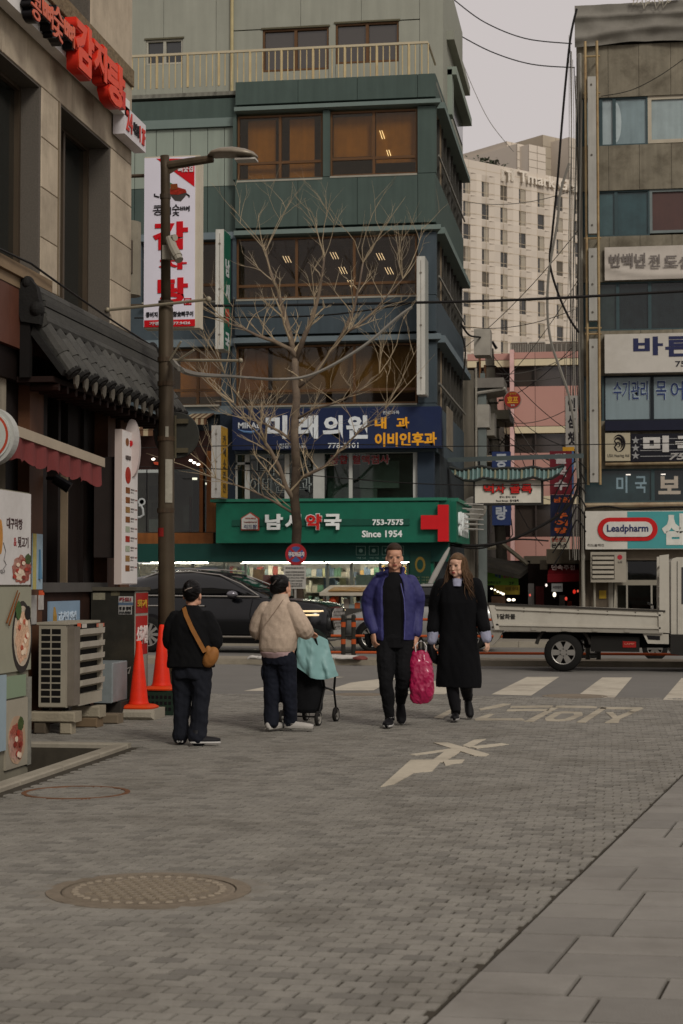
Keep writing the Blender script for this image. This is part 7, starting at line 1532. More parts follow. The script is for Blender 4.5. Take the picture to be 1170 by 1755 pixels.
def face_bits(f, rt_, body, brow, lip, s=1.0, iris='#2a1d15'):
    for q in (-1, 1):
        m = MB(); m.ell(f(q * .031, -.0775, .112), (.0125 * s, .007 * s, .0055 * s), 10, 7, rt_); o = pob('eye', m, M('#8f857c', .3, var=0), body, smooth=True)
        m = MB(); m.ell(f(q * .031, -.0835, .112), (.008 * s, .0032 * s, .0062 * s), 8, 5, rt_); pob('iris', m, M(iris, .2, var=0), o)
        m = MB(); m.tube([f(q * .014, -.087, .121), f(q * .032, -.0875, .1255), f(q * .05, -.076, .120)], [.0026 * s, .0034 * s, .0016 * s], 6); pob('eyebrow', m, brow, body)
        m = MB(); m.tube([f(q * .018, -.083, .1165), f(q * .031, -.086, .1195), f(q * .045, -.078, .114)], .0014 * s, 5); pob('eyelid', m, M('#6d4a3a', .6, var=0), body)
    m = MB(); m.ell(f(0, -.0865, .047), (.022 * s, .007 * s, .0045 * s), 10, 5, rt_); m.ell(f(0, -.0855, .0395), (.018 * s, .007 * s, .0055 * s), 10, 5, rt_); pob('lips', m, lip, body, smooth=True)
def hair_cap(f, rt_, s, line, grow=1.07, n=26, nv=18, top=.0):
    """scalp shell: points below the hairline are drawn into the head"""
    m = MB(); c = (0, .02, .150); r = (.074 * grow, .094 * grow, .086 * grow); vs = []
    for i in range(1, nv):
        t = math.pi * i / nv
        for k in range(n):
            q = 2 * math.pi * k / n; x, y, z = r[0] * math.sin(t) * math.cos(q), r[1] * math.sin(t) * math.sin(q), -r[2] * math.cos(t)
            keep = line(x, y, z); g_ = 1.0 if keep else .86
            if keep: g_ += top * max(0, z / r[2]) + .012 * noise.noise(Vector((x * 60, y * 60, z * 25)))
            vs.append(f(c[0] + x * g_, c[1] + y * g_, c[2] + z * g_))
    vs += [f(c[0], c[1], c[2] - r[2] * .8), f(c[0], c[1], c[2] + r[2] * (1 + top))]; b = len(vs) - 2
    m.add(vs, [(i * n + k, i * n + (k + 1) % n, (i + 1) * n + (k + 1) % n, (i + 1) * n + k) for i in range(nv - 2) for k in range(n)] + [(b, (k + 1) % n, k) for k in range(n)] + [(b + 1, (nv - 2) * n + k, (nv - 2) * n + (k + 1) % n) for k in range(n)]); return m
VOX = .0075
def pulled(m, f, n, seed, knot=(0, .108, .15)):
    """fine strands combed back over the scalp to a knot"""
    r2 = random.Random(seed)
    for k in range(n):
        a = r2.uniform(0, 2 * math.pi); b = r2.uniform(.25, 1.35); pts = []
        for j in range(6):
            t = j / 5; bb = b * (1 - t); x = .084 * math.sin(bb * 1.25) * math.cos(a); z = .15 + .096 * math.sin(bb * 1.25) * math.sin(a); y = .02 + .106 * math.cos(bb * 1.25); lift = 1.0 + .03 * math.sin(j + k)
            pts.append(f(x * lift, y * lift + (knot[1] - .126) * t * 0, z))
        m.tube(pts, [.002, .0045, .005, .005, .005, .003], 4)
# ---------------------------------------------------------------- man in the blue jacket, walking towards us
pm = on_z(676, 1246); man = thing('person', 'man in open blue jacket and black clothes walking and carrying a pink bag', 'person', (pm.x, pm.y, 0), rz=R(4))
# local frame: +x to the right of the picture, -y towards the camera
# feet, knees, hips (his right side is at -x)
hipL, hipR = Vector((.085, .02, .92)), Vector((-.085, .0, .92))
kR, aR, tR = Vector((-.085, -.07, .50)), Vector((-.05, .0, .095)), Vector((-.065, -.2, .045))
kL, aL, tL = Vector((.085, -.02, .50)), Vector((.045, .32, .24)), Vector((.06, .20, .07))
shL, shR = Vector((.185, .02, 1.475)), Vector((-.185, .02, 1.475))
eR, wR = Vector((-.242, .06, 1.20)), Vector((-.212, -.06, .965))
eL, wL = Vector((.222, .07, 1.19)), Vector((.222, .0, .925))
b = MB()
torso(b, [(0, .01, .86, .14, .09), (0, .01, .95, .155, .10), (0, 0, 1.1, .14, .095), (0, .0, 1.28, .165, .11), (0, .01, 1.42, .18, .105), (0, .015, 1.50, .13, .08), (0, .015, 1.56, .06, .06)])
limb(b, [(0, .02, 1.50), (0, .012, 1.57), (0, .005, 1.65)], [.062, .057, .056])
f, hr = head(b, (0, -.005, 1.59), R(6), R(2), 1.08)
for sh, e, w_ in ((shL, eL, wL), (shR, eR, wR)): limb(b, [sh, e, w_], [.05, .04, .028])
make_hand(b, wR + (wR - eR).normalized() * .02, (.06, -.12, -1), (.7, .5, 0), 1.05, .75, thumb=-1)
make_hand(b, wL + Vector((0, 0, -.02)), (.02, -.05, -1), (-.6, .4, 0), 1.05, 1.0, thumb=1)
for h_, k_, a_ in ((hipL, kL, aL), (hipR, kR, aR)): limb(b, [h_, k_, a_], [.06, .04, .028])
body = pob('body', remesh(b, .006, 2), SKIN, man)
HAIRM = M('#33241a', .6, var=.3, scale=60, bump=.3, bscale=200)
pob('hair', hair_cap(f, hr, 1, lambda x, y, z: z > (.035 if y < -.04 else (-.012 if y < .02 else -.06)) or (z > .0 and y > -.02), 1.06, top=.15), HAIRM, man, smooth=True)
face_bits(f, hr, man, M('#1d130d', .7, var=0), M('#85463c', .5, var=0), 1.08)
BLKC = M('#0b0b0d', .9, var=.25, scale=8, spec=.2)
m = MB(); torso(m, [(0, .01, .80, .165, .115), (0, .01, .95, .17, .118), (0, 0, 1.1, .155, .112), (0, .0, 1.28, .18, .125), (0, .01, 1.42, .19, .115), (0, .015, 1.50, .14, .095), (0, .012, 1.565, .072, .072)]); pob('black_sweater', remesh(m, VOX, 3, .006, 7, 3), BLKC, man)
m = MB(); torso(m, [(0, .01, .80, .165, .11), (0, .01, .90, .172, .122), (0, .01, .97, .165, .115)])
limb(m, [hipR + Vector((-.01, 0, -.04)), kR, kR.lerp(aR, .55), aR + Vector((0, 0, .015))], [.105, .082, .066, .05]); limb(m, [hipL + Vector((.01, 0, -.04)), kL, kL.lerp(aL, .55), aL + Vector((0, -.005, .0))], [.105, .082, .066, .052])
pob('black_trousers', remesh(m, VOX, 3, .012, 10, 5, stretch=(1, 1, .8)), M('#0d0d0f', .9, var=.25, scale=8, spec=.2), man)
sk, so_ = MB(), MB(); shoe(sk, aR + Vector((0, .01, -.05)), tR, 1.12, so_); shoe(sk, aL + Vector((0, 0, -.02)), tL, 1.12, so_)
pob('shoes', sk, M('#111013', .7, var=.2), man, smooth=True); pob('shoe_soles', so_, M('#a3a09b', .6, var=.1), man, smooth=True)
for a_ in (aR, aL): m = MB(); m.tube([a_ + Vector((0, 0, .0)), a_ + Vector((0, 0, .065))], .047, 12); pob('sock', m, M('#8f8d8b', .8), man)
JK = M('#2a2a5a', .65, var=.15, scale=6, bump=.25, bscale=30, spec=.35)
m = MB()
# jacket: open front made of two fronts plus a back
def jshell(m, side):
    n = 9; secs = [(.875, .205, .14), (1.0, .212, .148), (1.15, .212, .152), (1.3, .215, .15), (1.42, .212, .138), (1.49, .175, .12), (1.545, .10, .095)]
    for lay in (0, 1):
        pass
    rings = []
    for z, a, d in secs:
        g0 = R(58 if side > 0 else 40); L = []; gap = .52 if side > 0 else .62
        for k in range(n + 1):
            q = gap + (math.pi / 2 + .12 + math.pi / 2 - gap) * k / n if False else gap + (math.pi - gap) * k / n
            L.append((side * a * math.sin(q) , .01 - d * math.cos(q) if True else 0, z))
        rings.append([Vector(p) for p in L] + [Vector((p[0] * .86, .01 + (p[1] - .01) * .84, p[2])) for p in L[::-1]])
    m.rings(rings)
jshell(m, -1); jshell(m, 1)
limb(m, [shR + Vector((.02, 0, -.01)), shR.lerp(eR, .5) + Vector((-.035, 0, 0)), eR + Vector((-.015, .01, 0)), eR.lerp(wR, .6) + Vector((-.01, 0, 0)), wR + Vector((0, 0, .02))], [.078, .078, .075, .068, .05])
limb(m, [shL + Vector((-.02, 0, -.01)), shL.lerp(eL, .5) + Vector((.025, 0, 0)), eL + Vector((.01, .01, 0)), eL.lerp(wL, .6), wL + Vector((0, 0, .03))], [.077, .075, .07, .063, .05])
# stand-up collar
cr_ = []
for k in range(13):
    q = R(-118 + 236 * k / 12); o_ = Vector((math.sin(q), math.cos(q), 0)); cr_.append([Vector((0, .015, 1.52)) + o_ * .095, Vector((0, .015, 1.615 + .01 * math.cos(q))) + o_ * (.105 + (.05 if k < 3 else 0)), Vector((0, .015, 1.615 + .01 * math.cos(q))) + o_ * (.09 + (.05 if k < 3 else 0)), Vector((0, .015, 1.52)) + o_ * .075])
m.rings(cr_)
m.hexa([Vector(v) for v in ((-.06, -.10, 1.55), (-.19, -.07, 1.53), (-.17, -.03, 1.50), (-.05, -.06, 1.50), (-.06, -.115, 1.60), (-.20, -.09, 1.56), (-.18, -.02, 1.54), (-.05, -.05, 1.60))])
jk = pob('blue_jacket', remesh(m, VOX, 3, .013, 7, 9, it=0, stretch=(1, 1, .7)), JK, man)
m = MB(); m.tube([(.105, -.148, .89), (.115, -.155, 1.1), (.105, -.155, 1.3), (.07, -.13, 1.45)], .006, 5); pob('zip', m, M('#4a4a80', .5), jk)
m = MB(); m.tube([(-.235, -.02, .94), (-.27, -.03, .93), (-.26, .0, .84), (-.245, -.02, .80)], [.01, .035, .04, .012], 8); tag(pob('held_gloves', remesh(MB().add(*[[v + Vector((pm.x, pm.y, 0)) for v in m.v], m.f]) if False else m, .006, 2), BLKC, None), 'black gloves dangling from the hand of the man in blue', 'gloves').location = (pm.x, pm.y, 0)
# ---------------------------------------------------------------- pink bag in his left hand
bg_ = on_z(722, 1246); bo = Vector((pm.x + .27, pm.y + .0, 0))
bag = thing('shopping_bag', 'shiny pink plastic shopping bag carried between the man and the woman', 'bag', (bo.x, bo.y, .27))
m = MB(); rings = []
for z, a, d in ((0, .085, .05), (.015, .105, .065), (.1, .118, .085), (.25, .115, .085), (.38, .108, .07), (.46, .085, .045), (.50, .06, .025)):
    rings.append([Vector((a * math.copysign(abs(math.cos(q)) ** .6, math.cos(q)) + .01 * math.sin(z * 9), d * math.copysign(abs(math.sin(q)) ** .6, math.sin(q)), z - (.03 * abs(math.sin(q * 1.0)) if z == 0 else 0))) for q in [2 * math.pi * k / 28 for k in range(28)]])
m.rings(rings); me = remesh(m, .007, 2, .010, 13, 2, it=1, stretch=(1, 1, .6)); PK = M('#9a1544', .25, var=.25, scale=9, dirt='#6b0f30', damt=.75, spec=.6); pob('bag_body', me, PK, bag)
for sx_ in (-1, 1):
    m = MB(); m.tube([(sx_ * .05, -.03, .49), (sx_ * .055, -.02, .55), (sx_ * .03, .0, .585), (0, .0, .60), (-sx_ * .0, .0, .605)], .006, 6); pob('handle', m.mesh(), M('#b9b4b0', .5), bag)
    m = MB(); m.tube([(sx_ * .02, .02, .48), (sx_ * .02, .0, .6), (0, 0, .64)], .009, 6); pob('black_handle', m.mesh(), BLKC, bag)
# ---------------------------------------------------------------- woman in the long black coat
pw = on_z(785, 1236); wo = thing('person', 'woman with long light-brown hair in a long black coat walking beside the man', 'person', (pw.x, pw.y, 0), rz=R(2))
hipL, hipR = Vector((.075, .02, .90)), Vector((-.075, .0, .90)); kR, aR, tR = Vector((-.07, -.06, .48)), Vector((-.025, .0, .10)), Vector((-.03, -.2, .05)); kL, aL, tL = Vector((.06, .0, .48)), Vector((.085, .33, .22)), Vector((.115, .22, .06))
shL, shR = Vector((.175, .02, 1.42)), Vector((-.175, .02, 1.42)); eR, wR = Vector((-.225, .06, 1.14)), Vector((-.265, -.02, .91)); eL, wL = Vector((.235, .05, 1.14)), Vector((.29, -.06, .93))
b = MB(); torso(b, [(0, .01, .84, .14, .09), (0, .01, .95, .15, .10), (0, 0, 1.1, .12, .085), (0, .0, 1.25, .14, .10), (0, .01, 1.38, .155, .09), (0, .015, 1.44, .11, .07), (0, .015, 1.5, .05, .05)])
limb(b, [(0, .02, 1.43), (0, .01, 1.52), (0, .005, 1.58)], [.05, .047, .047]); f, hr = head(b, (-.005, -.01, 1.525), R(-24), R(3), 1.02)
for sh, e, w_ in ((shL, eL, wL), (shR, eR, wR)): limb(b, [sh, e, w_], [.042, .034, .025])
make_hand(b, wR + Vector((0, 0, -.06)), (.03, -.05, -1), (.6, .4, 0), .92, .8, thumb=-1); make_hand(b, wL + Vector((.01, -.02, -.07)), (.2, -.2, -1), (-.6, .4, 0), .92, .8, thumb=1)
for h_, k_, a_ in ((hipL, kL, aL), (hipR, kR, aR)): limb(b, [h_, k_, a_], [.07, .05, .034])
pob('body', remesh(b, .006, 2), SKIN2, wo); face_bits(f, hr, wo, M('#4a3424', .7, var=0), M('#9a3f40', .4, var=0), 1.02)
HW = M('#4f3a27', .5, var=.35, scale=40, bump=.3, bscale=150, dirt='#86694a', damt=.7, isl=.2)
cap = hair_cap(f, hr, 1, lambda x, y, z: y > -.045 or z > .026, 1.09, top=.04); rh = random.Random(6); hl = MB()
for k in range(420):
    q = rh.uniform(-1.0, 1.0) * math.pi; side = math.sin(q); back = math.cos(q)
    if back < -.45: continue
    p0 = f(.078 * side, .02 + .09 * back, .15 + rh.uniform(-.03, .05)); out = Vector((side, back, 0)); L = rh.uniform(.26, .44); hs_ = rh.uniform(.4, 1.25)
    pts = [p0]; 
    for j in range(1, 7):
        t = j / 6; pts.append(Vector((p0.x + out.x * (.03 * t + .075 * t * t) * hs_ + .016 * math.sin(t * 8 + k), p0.y + out.y * .05 * t - (.05 * t * t if back < .3 else -.01 * t), p0.z - L * t)))
    hl.tube(pts, [.003, .0052, .0056, .005, .0045, .0035, .001], 4, flat=.6)
hl.add(cap.v, cap.f); pob('hair', hl, HW, wo, smooth=True)
COAT = M('#09090b', .92, var=.2, scale=6, spec=.15)
m = MB(); torso(m, [(.0, .02, .36, .235, .18), (.0, .02, .42, .24, .18), (0, .01, .60, .228, .17), (0, .01, .80, .212, .16), (0, .01, .95, .20, .15), (0, 0, 1.1, .185, .14), (0, .0, 1.25, .188, .14), (0, .01, 1.37, .185, .12), (0, .015, 1.44, .15, .095), (0, .012, 1.49, .08, .075)], 28)
limb(m, [shR, shR.lerp(eR, .5) + Vector((-.02, 0, 0)), eR, wR + Vector((0, 0, .05))], [.085, .08, .078, .07]); limb(m, [shL, shL.lerp(eL, .5) + Vector((.02, 0, 0)), eL, wL + Vector((0, 0, .05))], [.085, .08, .078, .07])
pob('black_coat', remesh(m, VOX, 3, .020, 6.5, 4, stretch=(1, 1, .3)), COAT, wo)
m = MB()
for e, w_ in ((eR, wR), (eL, wL)): d = (w_ - e).normalized(); limb(m, [w_ + d * -.06, w_ + d * .0, w_ + d * .07], [.055, .062, .05])
torso(m, [(-.005, -.025, 1.42, .05, .09), (-.005, -.005, 1.48, .062, .075), (0, .01, 1.505, .057, .062)]); pob('grey_shirt', remesh(m, .006, 2, .009, 16, 3), M('#8a8b9c', .85, var=.12, scale=10), wo)
m = MB(); limb(m, [hipR, kR, aR + Vector((0, 0, .03))], [.09, .075, .057]); limb(m, [hipL, kL, aL + Vector((0, -.02, .03))], [.09, .075, .057]); pob('black_trousers', remesh(m, VOX, 3, .006, 9), M('#141316', .85, var=.2, spec=.2), wo)
sk, so_ = MB(), MB(); shoe(sk, aR + Vector((0, 0, -.05)), tR, 1.0, so_); shoe(sk, aL + Vector((0, 0, -.02)), tL, 1.0, so_)
for a_ in (aR, aL): sk.tube([a_ + Vector((0, 0, -.02)), a_ + Vector((0, -.0, .13))], [.05, .056], 12)
pob('boots', sk, M('#0d0c0d', .6, var=.2), wo, smooth=True); pob('boot_soles', so_, M('#8a8783', .6), wo, smooth=True)
m = MB(); w1 = Vector((pw.x, pw.y, 0)) + Vector((-.285, -.02, .80)); m.tube([w1 + Vector((.05, 0, .12)), w1 + Vector((.06, 0, .02)), w1, w1 + Vector((.02, .02, -.14)), w1 + Vector((.09, .02, -.2))], [.012, .03, .05, .06, .02], 9); tag(pob('black_purse', m, M('#100f10', .4, var=.1), None, smooth=True), 'small black purse hanging at the hand of the woman in the coat', 'purse')
# ---------------------------------------------------------------- woman in black seen from behind, with a tan sling bag
pb_ = on_z(327, 1277); bw = thing('person', 'woman in loose black top and wide dark trousers walking away, hair tied up', 'person', (pb_.x, pb_.y, 0), rz=R(-4))
b = MB(); S = .815
torso(b, [(0, .0, .70, .13, .09), (0, 0, .85, .13, .09), (0, .0, 1.0, .14, .1), (0, 0, 1.13, .15, .09), (0, 0, 1.19, .10, .07), (0, .0, 1.23, .05, .05)]); limb(b, [(0, .0, 1.18), (0, .01, 1.25), (0, .02, 1.31)], [.05, .046, .046])
f, hr = head(b, (0, .035, 1.235), R(180), R(0), 1.02)
limb(b, [(-.15, .0, 1.16), (-.21, .03, .95), (-.12, .18, .86)], [.045, .036, .025]); limb(b, [(.15, 0, 1.16), (.21, .03, .95), (.12, .18, .86)], [.045, .036, .025]); make_hand(b, (-.1, .2, .86), (.6, .6, 0), (0, 1, 0), .85); make_hand(b, (.1, .2, .86), (-.6, .6, 0), (0, 1, 0), .85)
limb(b, [(-.08, 0, .74), (-.085, .02, .40), (-.095, .0, .07)], [.08, .05, .035]); limb(b, [(.08, 0, .74), (.07, -.02, .40), (.06, -.07, .07)], [.08, .05, .035])
pob('body', remesh(b, .0065, 2), SKIN, bw)
HB = M('#0e0b0a', .45, var=.2, scale=40, bump=.2, bscale=150)
hc = hair_cap(f, hr, .92, lambda x, y, z: z > (.03 if y < -.03 else -.09), 1.1, top=.04); hc.ell(f(0, .06, .10), (.06, .05, .055)); hc.ell(f(0, .075, .16), (.062, .045, .065)); hc.ell(f(.01, .1, .19), (.03, .03, .03)); pulled(hc, f, 130, 4); pob('hair', hc, HB, bw, smooth=True)
m = MB(); m.tube([f(-.035, .125, .175), f(0, .135, .165), f(.03, .13, .150)], .005, 6); pob('hair_clip', m, M('#8a7d74', .4), bw)
m = MB(); torso(m, [(0, .0, .70, .215, .15), (0, 0, .80, .205, .15), (0, .0, .95, .19, .14), (0, .0, 1.08, .19, .125), (0, 0, 1.16, .165, .105), (0, .005, 1.215, .10, .075), (0, .01, 1.25, .062, .06)], 26)
limb(m, [(-.14, 0, 1.135), (-.19, .0, 1.03), (-.21, .03, .92), (-.15, .14, .86)], [.075, .074, .07, .056]); limb(m, [(.14, 0, 1.135), (.19, .0, 1.03), (.21, .03, .92), (.15, .14, .86)], [.075, .074, .07, .056])
pob('black_top', remesh(m, VOX, 3, .018, 8, 8, stretch=(1, 1, .5)), M('#0c0c0d', .9, var=.2, spec=.15), bw)
m = MB(); torso(m, [(0, 0, .60, .165, .125), (0, 0, .70, .17, .125), (0, 0, .78, .165, .12)])
limb(m, [(-.085, 0, .66), (-.092, .02, .42), (-.1, .01, .2), (-.108, .0, .08)], [.105, .085, .076, .078]); limb(m, [(.085, 0, .66), (.09, -.02, .42), (.085, -.04, .2), (.08, -.06, .08)], [.105, .087, .08, .082])
pob('wide_trousers', remesh(m, VOX, 3, .022, 8, 15, stretch=(1, 1, .6)), M('#14161d', .85, var=.25, scale=5, spec=.2), bw)
sk, so_ = MB(), MB(); shoe(sk, (-.10, .0, .05), (-.14, .16, .05), .95, so_); shoe(sk, (.08, -.09, .05), (.22, -.04, .05), .95, so_); pob('shoes', sk, M('#1a191a', .6), bw, smooth=True); pob('shoe_soles', so_, M('#b5b2ac', .6, var=.08), bw, smooth=True)
sl = thing('sling_bag', 'tan leather sling bag worn across the back of the woman in black', 'bag', (pb_.x, pb_.y, .80)); o0 = Vector((pb_.x, pb_.y, 0))
TAN = M('#8a5c2f', .6, var=.15, scale=8)
m = MB(); P_ = [Vector(v) for v in ((-.055, -.06, 1.235), (-.02, -.125, 1.17), (.05, -.162, 1.04), (.12, -.172, .92), (.165, -.165, .84))]; rings = []
for i, p in enumerate(P_):
    d = (P_[min(i + 1, 4)] - P_[max(i - 1, 0)]).normalized(); sd = d.cross(Vector((0, 1, 0))).normalized() * .019; n_ = Vector((0, -.005, 0)); rings.append([o0 + p + sd + n_, o0 + p - sd + n_, o0 + p - sd - n_, o0 + p + sd - n_])
m.rings(rings); obj('strap', m, TAN, sl)
m = MB(); m.ell(o0 + Vector((.205, -.12, .79)), (.065, .06, .10), 16, 12, Euler((0, R(28), 0)).to_matrix()); m.ell(o0 + Vector((.185, -.14, .85)), (.03, .03, .05)); pob('pouch', remesh(m, .006, 3, .006, 14), TAN, sl).location = -sl.location
# ---------------------------------------------------------------- woman in the fleece pushing the stroller
pf = on_z(478, 1254); fw = thing('person', 'woman in cream fleece jacket and dark trousers pushing a covered stroller', 'person', (pf.x, pf.y, 0), rz=R(-14))
b = MB(); torso(b, [(0, .0, .76, .13, .09), (0, 0, .9, .13, .09), (0, .0, 1.05, .14, .1), (0, 0, 1.19, .15, .09), (0, .02, 1.26, .10, .07), (0, .03, 1.3, .05, .05)]); limb(b, [(0, .02, 1.25), (.0, .04, 1.31), (.0, .06, 1.37)], [.05, .046, .046])
f, hr = head(b, (0, .085, 1.295), R(168), R(-6), 1.0)
limb(b, [(-.15, .0, 1.22), (-.22, .02, 1.02), (-.06, .26, .98)], [.045, .036, .025]); limb(b, [(.15, 0, 1.22), (.22, .03, 1.02), (.20, .27, .97)], [.045, .036, .025]); make_hand(b, (-.04, .28, .97), (.5, .8, 0), (0, 0, -1), .85); make_hand(b, (.2, .30, .965), (.0, 1, -.2), (0, 0, -1), .85, thumb=-1)
limb(b, [(-.08, 0, .80), (-.085, .02, .43), (-.07, -.04, .08)], [.08, .05, .035]); limb(b, [(.08, 0, .80), (.08, .04, .43), (.07, .12, .08)], [.08, .05, .035]); pob('body', remesh(b, .0065, 2), SKIN, fw)
hc = hair_cap(f, hr, .92, lambda x, y, z: z > (.03 if y < -.03 else -.075), 1.1, top=.05); hc.ell(f(0.01, .085, .20), (.06, .05, .05)); hc.ell(f(.02, .1, .12), (.055, .035, .06)); pulled(hc, f, 130, 5); rh = random.Random(9)
for k in range(40):
    a = rh.uniform(0, 6.3); p0 = f(.05 * math.cos(a), .09, .18 + .05 * math.sin(a)); hc.tube([p0, p0 + Vector((rh.uniform(-.04, .04), rh.uniform(-.05, 0), rh.uniform(-.03, .05)))], [.003, .001], 4)
pob('hair', hc, HB, fw, smooth=True); m = MB(); m.tube([f(-.03, .13, .2), f(.01, .14, .16)], .006, 6); pob('hair_clip', m, M('#5d5550', .4), fw)
FL = M('#b3a08d', .95, var=.14, scale=30, bump=.45, bscale=150, spec=.1)
m = MB(); torso(m, [(-.01, -.01, .78, .165, .135), (-.01, -.01, .82, .185, .15), (0, -.01, .92, .195, .155), (0, .0, 1.05, .195, .145), (0, .0, 1.16, .185, .125), (0, .01, 1.23, .15, .105), (0, .025, 1.29, .085, .08), (0, .035, 1.35, .068, .068)], 26)
limb(m, [(-.145, 0, 1.19), (-.215, .0, 1.08), (-.245, .03, .98), (-.15, .17, .96), (-.08, .24, .97)], [.085, .088, .085, .068, .05]); limb(m, [(.145, 0, 1.19), (.22, .0, 1.08), (.25, .05, .99), (.22, .19, .97), (.2, .27, .97)], [.085, .088, .085, .068, .05])
pob('fleece_jacket', remesh(m, VOX, 2, .012, 7, 31, stretch=(1, 1, .6)), FL, fw)
m = MB(); m.rings([[Vector((p.x, p.y, p.z)) + n_ for n_ in (Vector((.008, -.003, .008)), Vector((-.008, -.003, -.008)), Vector((-.008, .003, -.008)), Vector((.008, .003, .008)))] for p in [Vector(v) for v in ((.07, -.065, 1.29), (.03, -.125, 1.2), (-.05, -.165, 1.08), (-.13, -.175, .98), (-.185, -.15, .9))]]); pob('strap', m.mesh(), M('#7d6a58', .8), fw)
m = MB(); torso(m, [(-.0, -.0, .72, .16, .12), (-.02, -.01, .775, .172, .138), (0, 0, .83, .16, .12)]); pob('pink_shirt_hem', remesh(m, VOX, 2), M('#a38a88', .85), fw)
m = MB(); torso(m, [(0, 0, .66, .15, .115), (0, 0, .74, .158, .118), (0, 0, .80, .15, .11)])
limb(m, [(-.08, 0, .72), (-.088, .02, .44), (-.08, -.0, .22), (-.07, -.03, .09)], [.1, .088, .078, .076]); limb(m, [(.08, 0, .72), (.08, .04, .44), (.075, .09, .22), (.07, .12, .09)], [.1, .088, .078, .076]); m.ell((-.165, .0, .58), (.04, .06, .09))
pob('dark_trousers', remesh(m, VOX, 3, .016, 9, 41, stretch=(1, 1, .7)), M('#12151f', .85, var=.25, scale=5, spec=.2), fw)
sk, so_ = MB(), MB(); shoe(sk, (-.07, -.05, .05), (-.05, .12, .05), 1.0, so_); shoe(sk, (.08, .1, .05), (.24, .14, .05), 1.0, so_); pob('white_shoes', sk, M('#a5a098', .6, var=.1), fw, smooth=True); pob('shoe_soles', so_, M('#8f8b83', .6), fw, smooth=True)
# ---------------------------------------------------------------- stroller
st_ = on_z(514, 1243); sx0, sy0 = st_.x, st_.y
st = thing('baby_stroller', 'black baby stroller covered with a teal blanket in front of the fleece woman', 'stroller', (sx0, sy0, 0), rz=R(-12))
FRM = M('#1a1918', .4, .4, var=.1); RBR = M('#1f1d1b', .8)
def swheel(x, y, r, nm='wheel'):
    m = MB(); m.lathe([(r * .72, -.018), (r, -.014), (r, .014), (r * .72, .018), (r * .72, -.018)], (x, y, r), 'x', 26); m.f = m.f[:-2]; o = lobj(nm, m, RBR, st, smooth=True, fix=True)
    m = MB(); m.lathe([(r * .62, -.012), (r * .74, -.016), (r * .74, .016), (r * .62, .012), (r * .62, -.012)], (x, y, r), 'x', 26); m.f = m.f[:-2]
    for k in range(5): a = 2 * math.pi * k / 5; m.tube([(x, y, r), (x, y + r * .66 * math.cos(a), r + r * .66 * math.sin(a))], .006, 5)
    m.lathe([(0, -.02), (.018, -.02), (.018, .02), (0, .02)], (x, y, r), 'x', 10); lobj('rim', m, M('#8a867e', .5), o, fix=True)
for s in (-1, 1): swheel(s * .20, 0, .075); swheel(s * .17, .58, .075)
m = MB()
for s in (-1, 1):
    m.tube([(s * .2, .0, .09), (s * .19, .2, .38), (s * .19, .05, .72), (s * .19, -.10, .96)], .013, 8); m.tube([(s * .17, .58, .15), (s * .18, .5, .33), (s * .19, .2, .38)], .012, 8); m.tube([(s * .17, .58, .14), (s * .17, .57, .075)], .016, 6)
    m.tube([(s * .18, .5, .33), (s * .2, .48, .48), (s * .19, .38, .52), (s * .19, .2, .5)], .013, 8)
m.tube([(-.2, .0, .09), (.2, .0, .09)], .010, 6); m.tube([(-.19, .2, .38), (.19, .2, .38)], .01, 6); m.tube([(-.19, -.10, .96), (0, -.12, .965), (.19, -.10, .96)], .017, 8); lobj('frame', m, FRM, st, kind='stuff')
m = MB(); torso(m, [(0, .16, .12, .15, .13), (0, .16, .16, .17, .15), (0, .18, .34, .17, .16), (0, .16, .6, .165, .12), (0, .12, .80, .15, .09)]); pob('seat', remesh(m, .008, 2, .008, 8), M('#0f0f11', .9, var=.2), st)
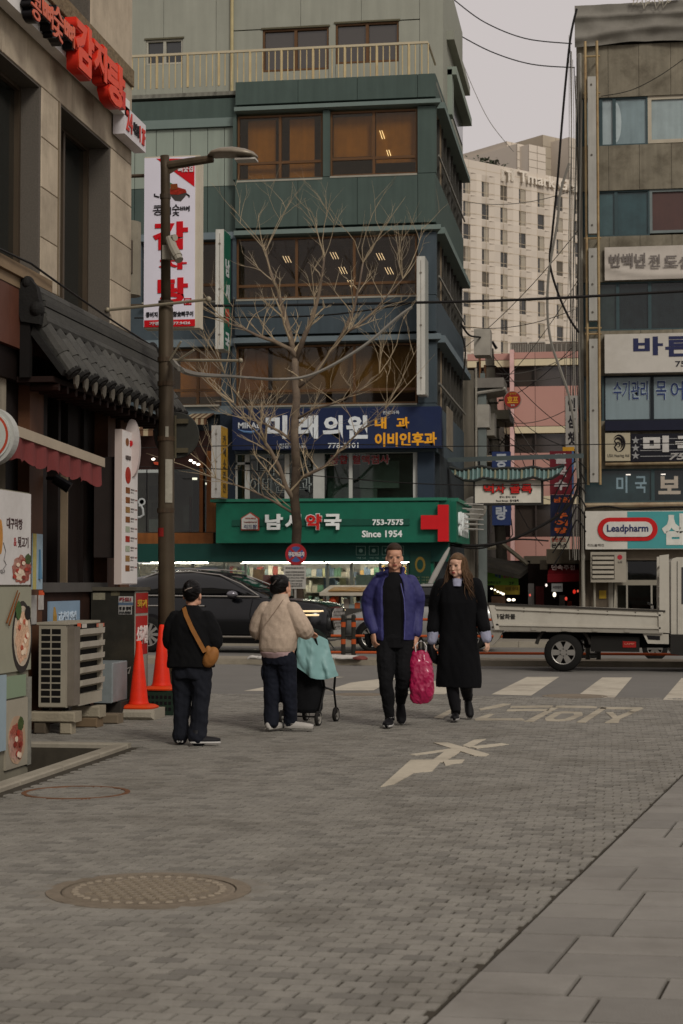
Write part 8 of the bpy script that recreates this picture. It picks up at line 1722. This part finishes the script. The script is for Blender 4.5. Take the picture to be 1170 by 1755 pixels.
m = MB(); m.ell((0, .27, .62), (.185, .27, .22), 18, 10); pob('hood', remesh(m, .01, 2, .005, 8), M('#141416', .9), st)
m = MB(); m.ell((.06, .48, .36), (.045, .06, .035)); m.ell((-.06, .5, .37), (.045, .06, .035)); lobj('baby_shoe', m, M('#8d8a84', .7), st)
bl = thing('teal_blanket', 'satin teal blanket draped over the handle and hood of the stroller', 'blanket', (sx0, sy0, 0), rz=R(-12))
def drape(prof, nu, nv, nm, seed):
    m = MB(); vs = []
    for j in range(nv + 1):
        for i in range(nu + 1):
            a, b_ = i / nu, j / nv; p = prof(a, b_); fo = .05 * b_ * noise.noise(Vector((a * 5 + seed, b_ * 2.2, seed))) + .02 * math.sin(a * 15 + seed + b_ * 3) * (.3 + b_) + .012 * noise.noise(Vector((a * 14, b_ * 9, seed))); vs.append(p + Vector((0, -fo, 0)))
    n1 = (nu + 1) * (nv + 1); vs += [v + Vector((0, .007, 0)) for v in vs]
    fs = [(j * (nu + 1) + i, j * (nu + 1) + i + 1, (j + 1) * (nu + 1) + i + 1, (j + 1) * (nu + 1) + i) for j in range(nv) for i in range(nu)]
    m.add(vs, fs + [tuple(n1 + k for k in f_[::-1]) for f_ in fs]); return lobj(nm, m, M('#7ba09d', .5, var=.12, scale=6, spec=.4), bl, smooth=True)
drape(lambda a, b_: Vector((-.24 + .20 * a + .02 * b_ - .05 * (1 - a) * b_, -.155 - .02 * math.sin(b_ * 3) + .06 * b_, .985 - b_ * (.70 - .42 * a * a))), 24, 26, 'left_flap', 2.0)
drape(lambda a, b_: Vector((.02 + .24 * a + .10 * b_ * a, -.145 + .25 * a * a + .02 * b_, .975 - .10 * a * a - b_ * (.47 - .10 * (2 * a - 1) ** 2))), 24, 22, 'right_flap', 5.0)
drape(lambda a, b_: Vector((-.22 + .44 * a, -.14 + .62 * b_, .99 + .03 * math.sin(math.pi * a) - .16 * b_ * b_ - .10 * (2 * a - 1) ** 2 * b_)), 20, 20, 'top_cover', 8.0)
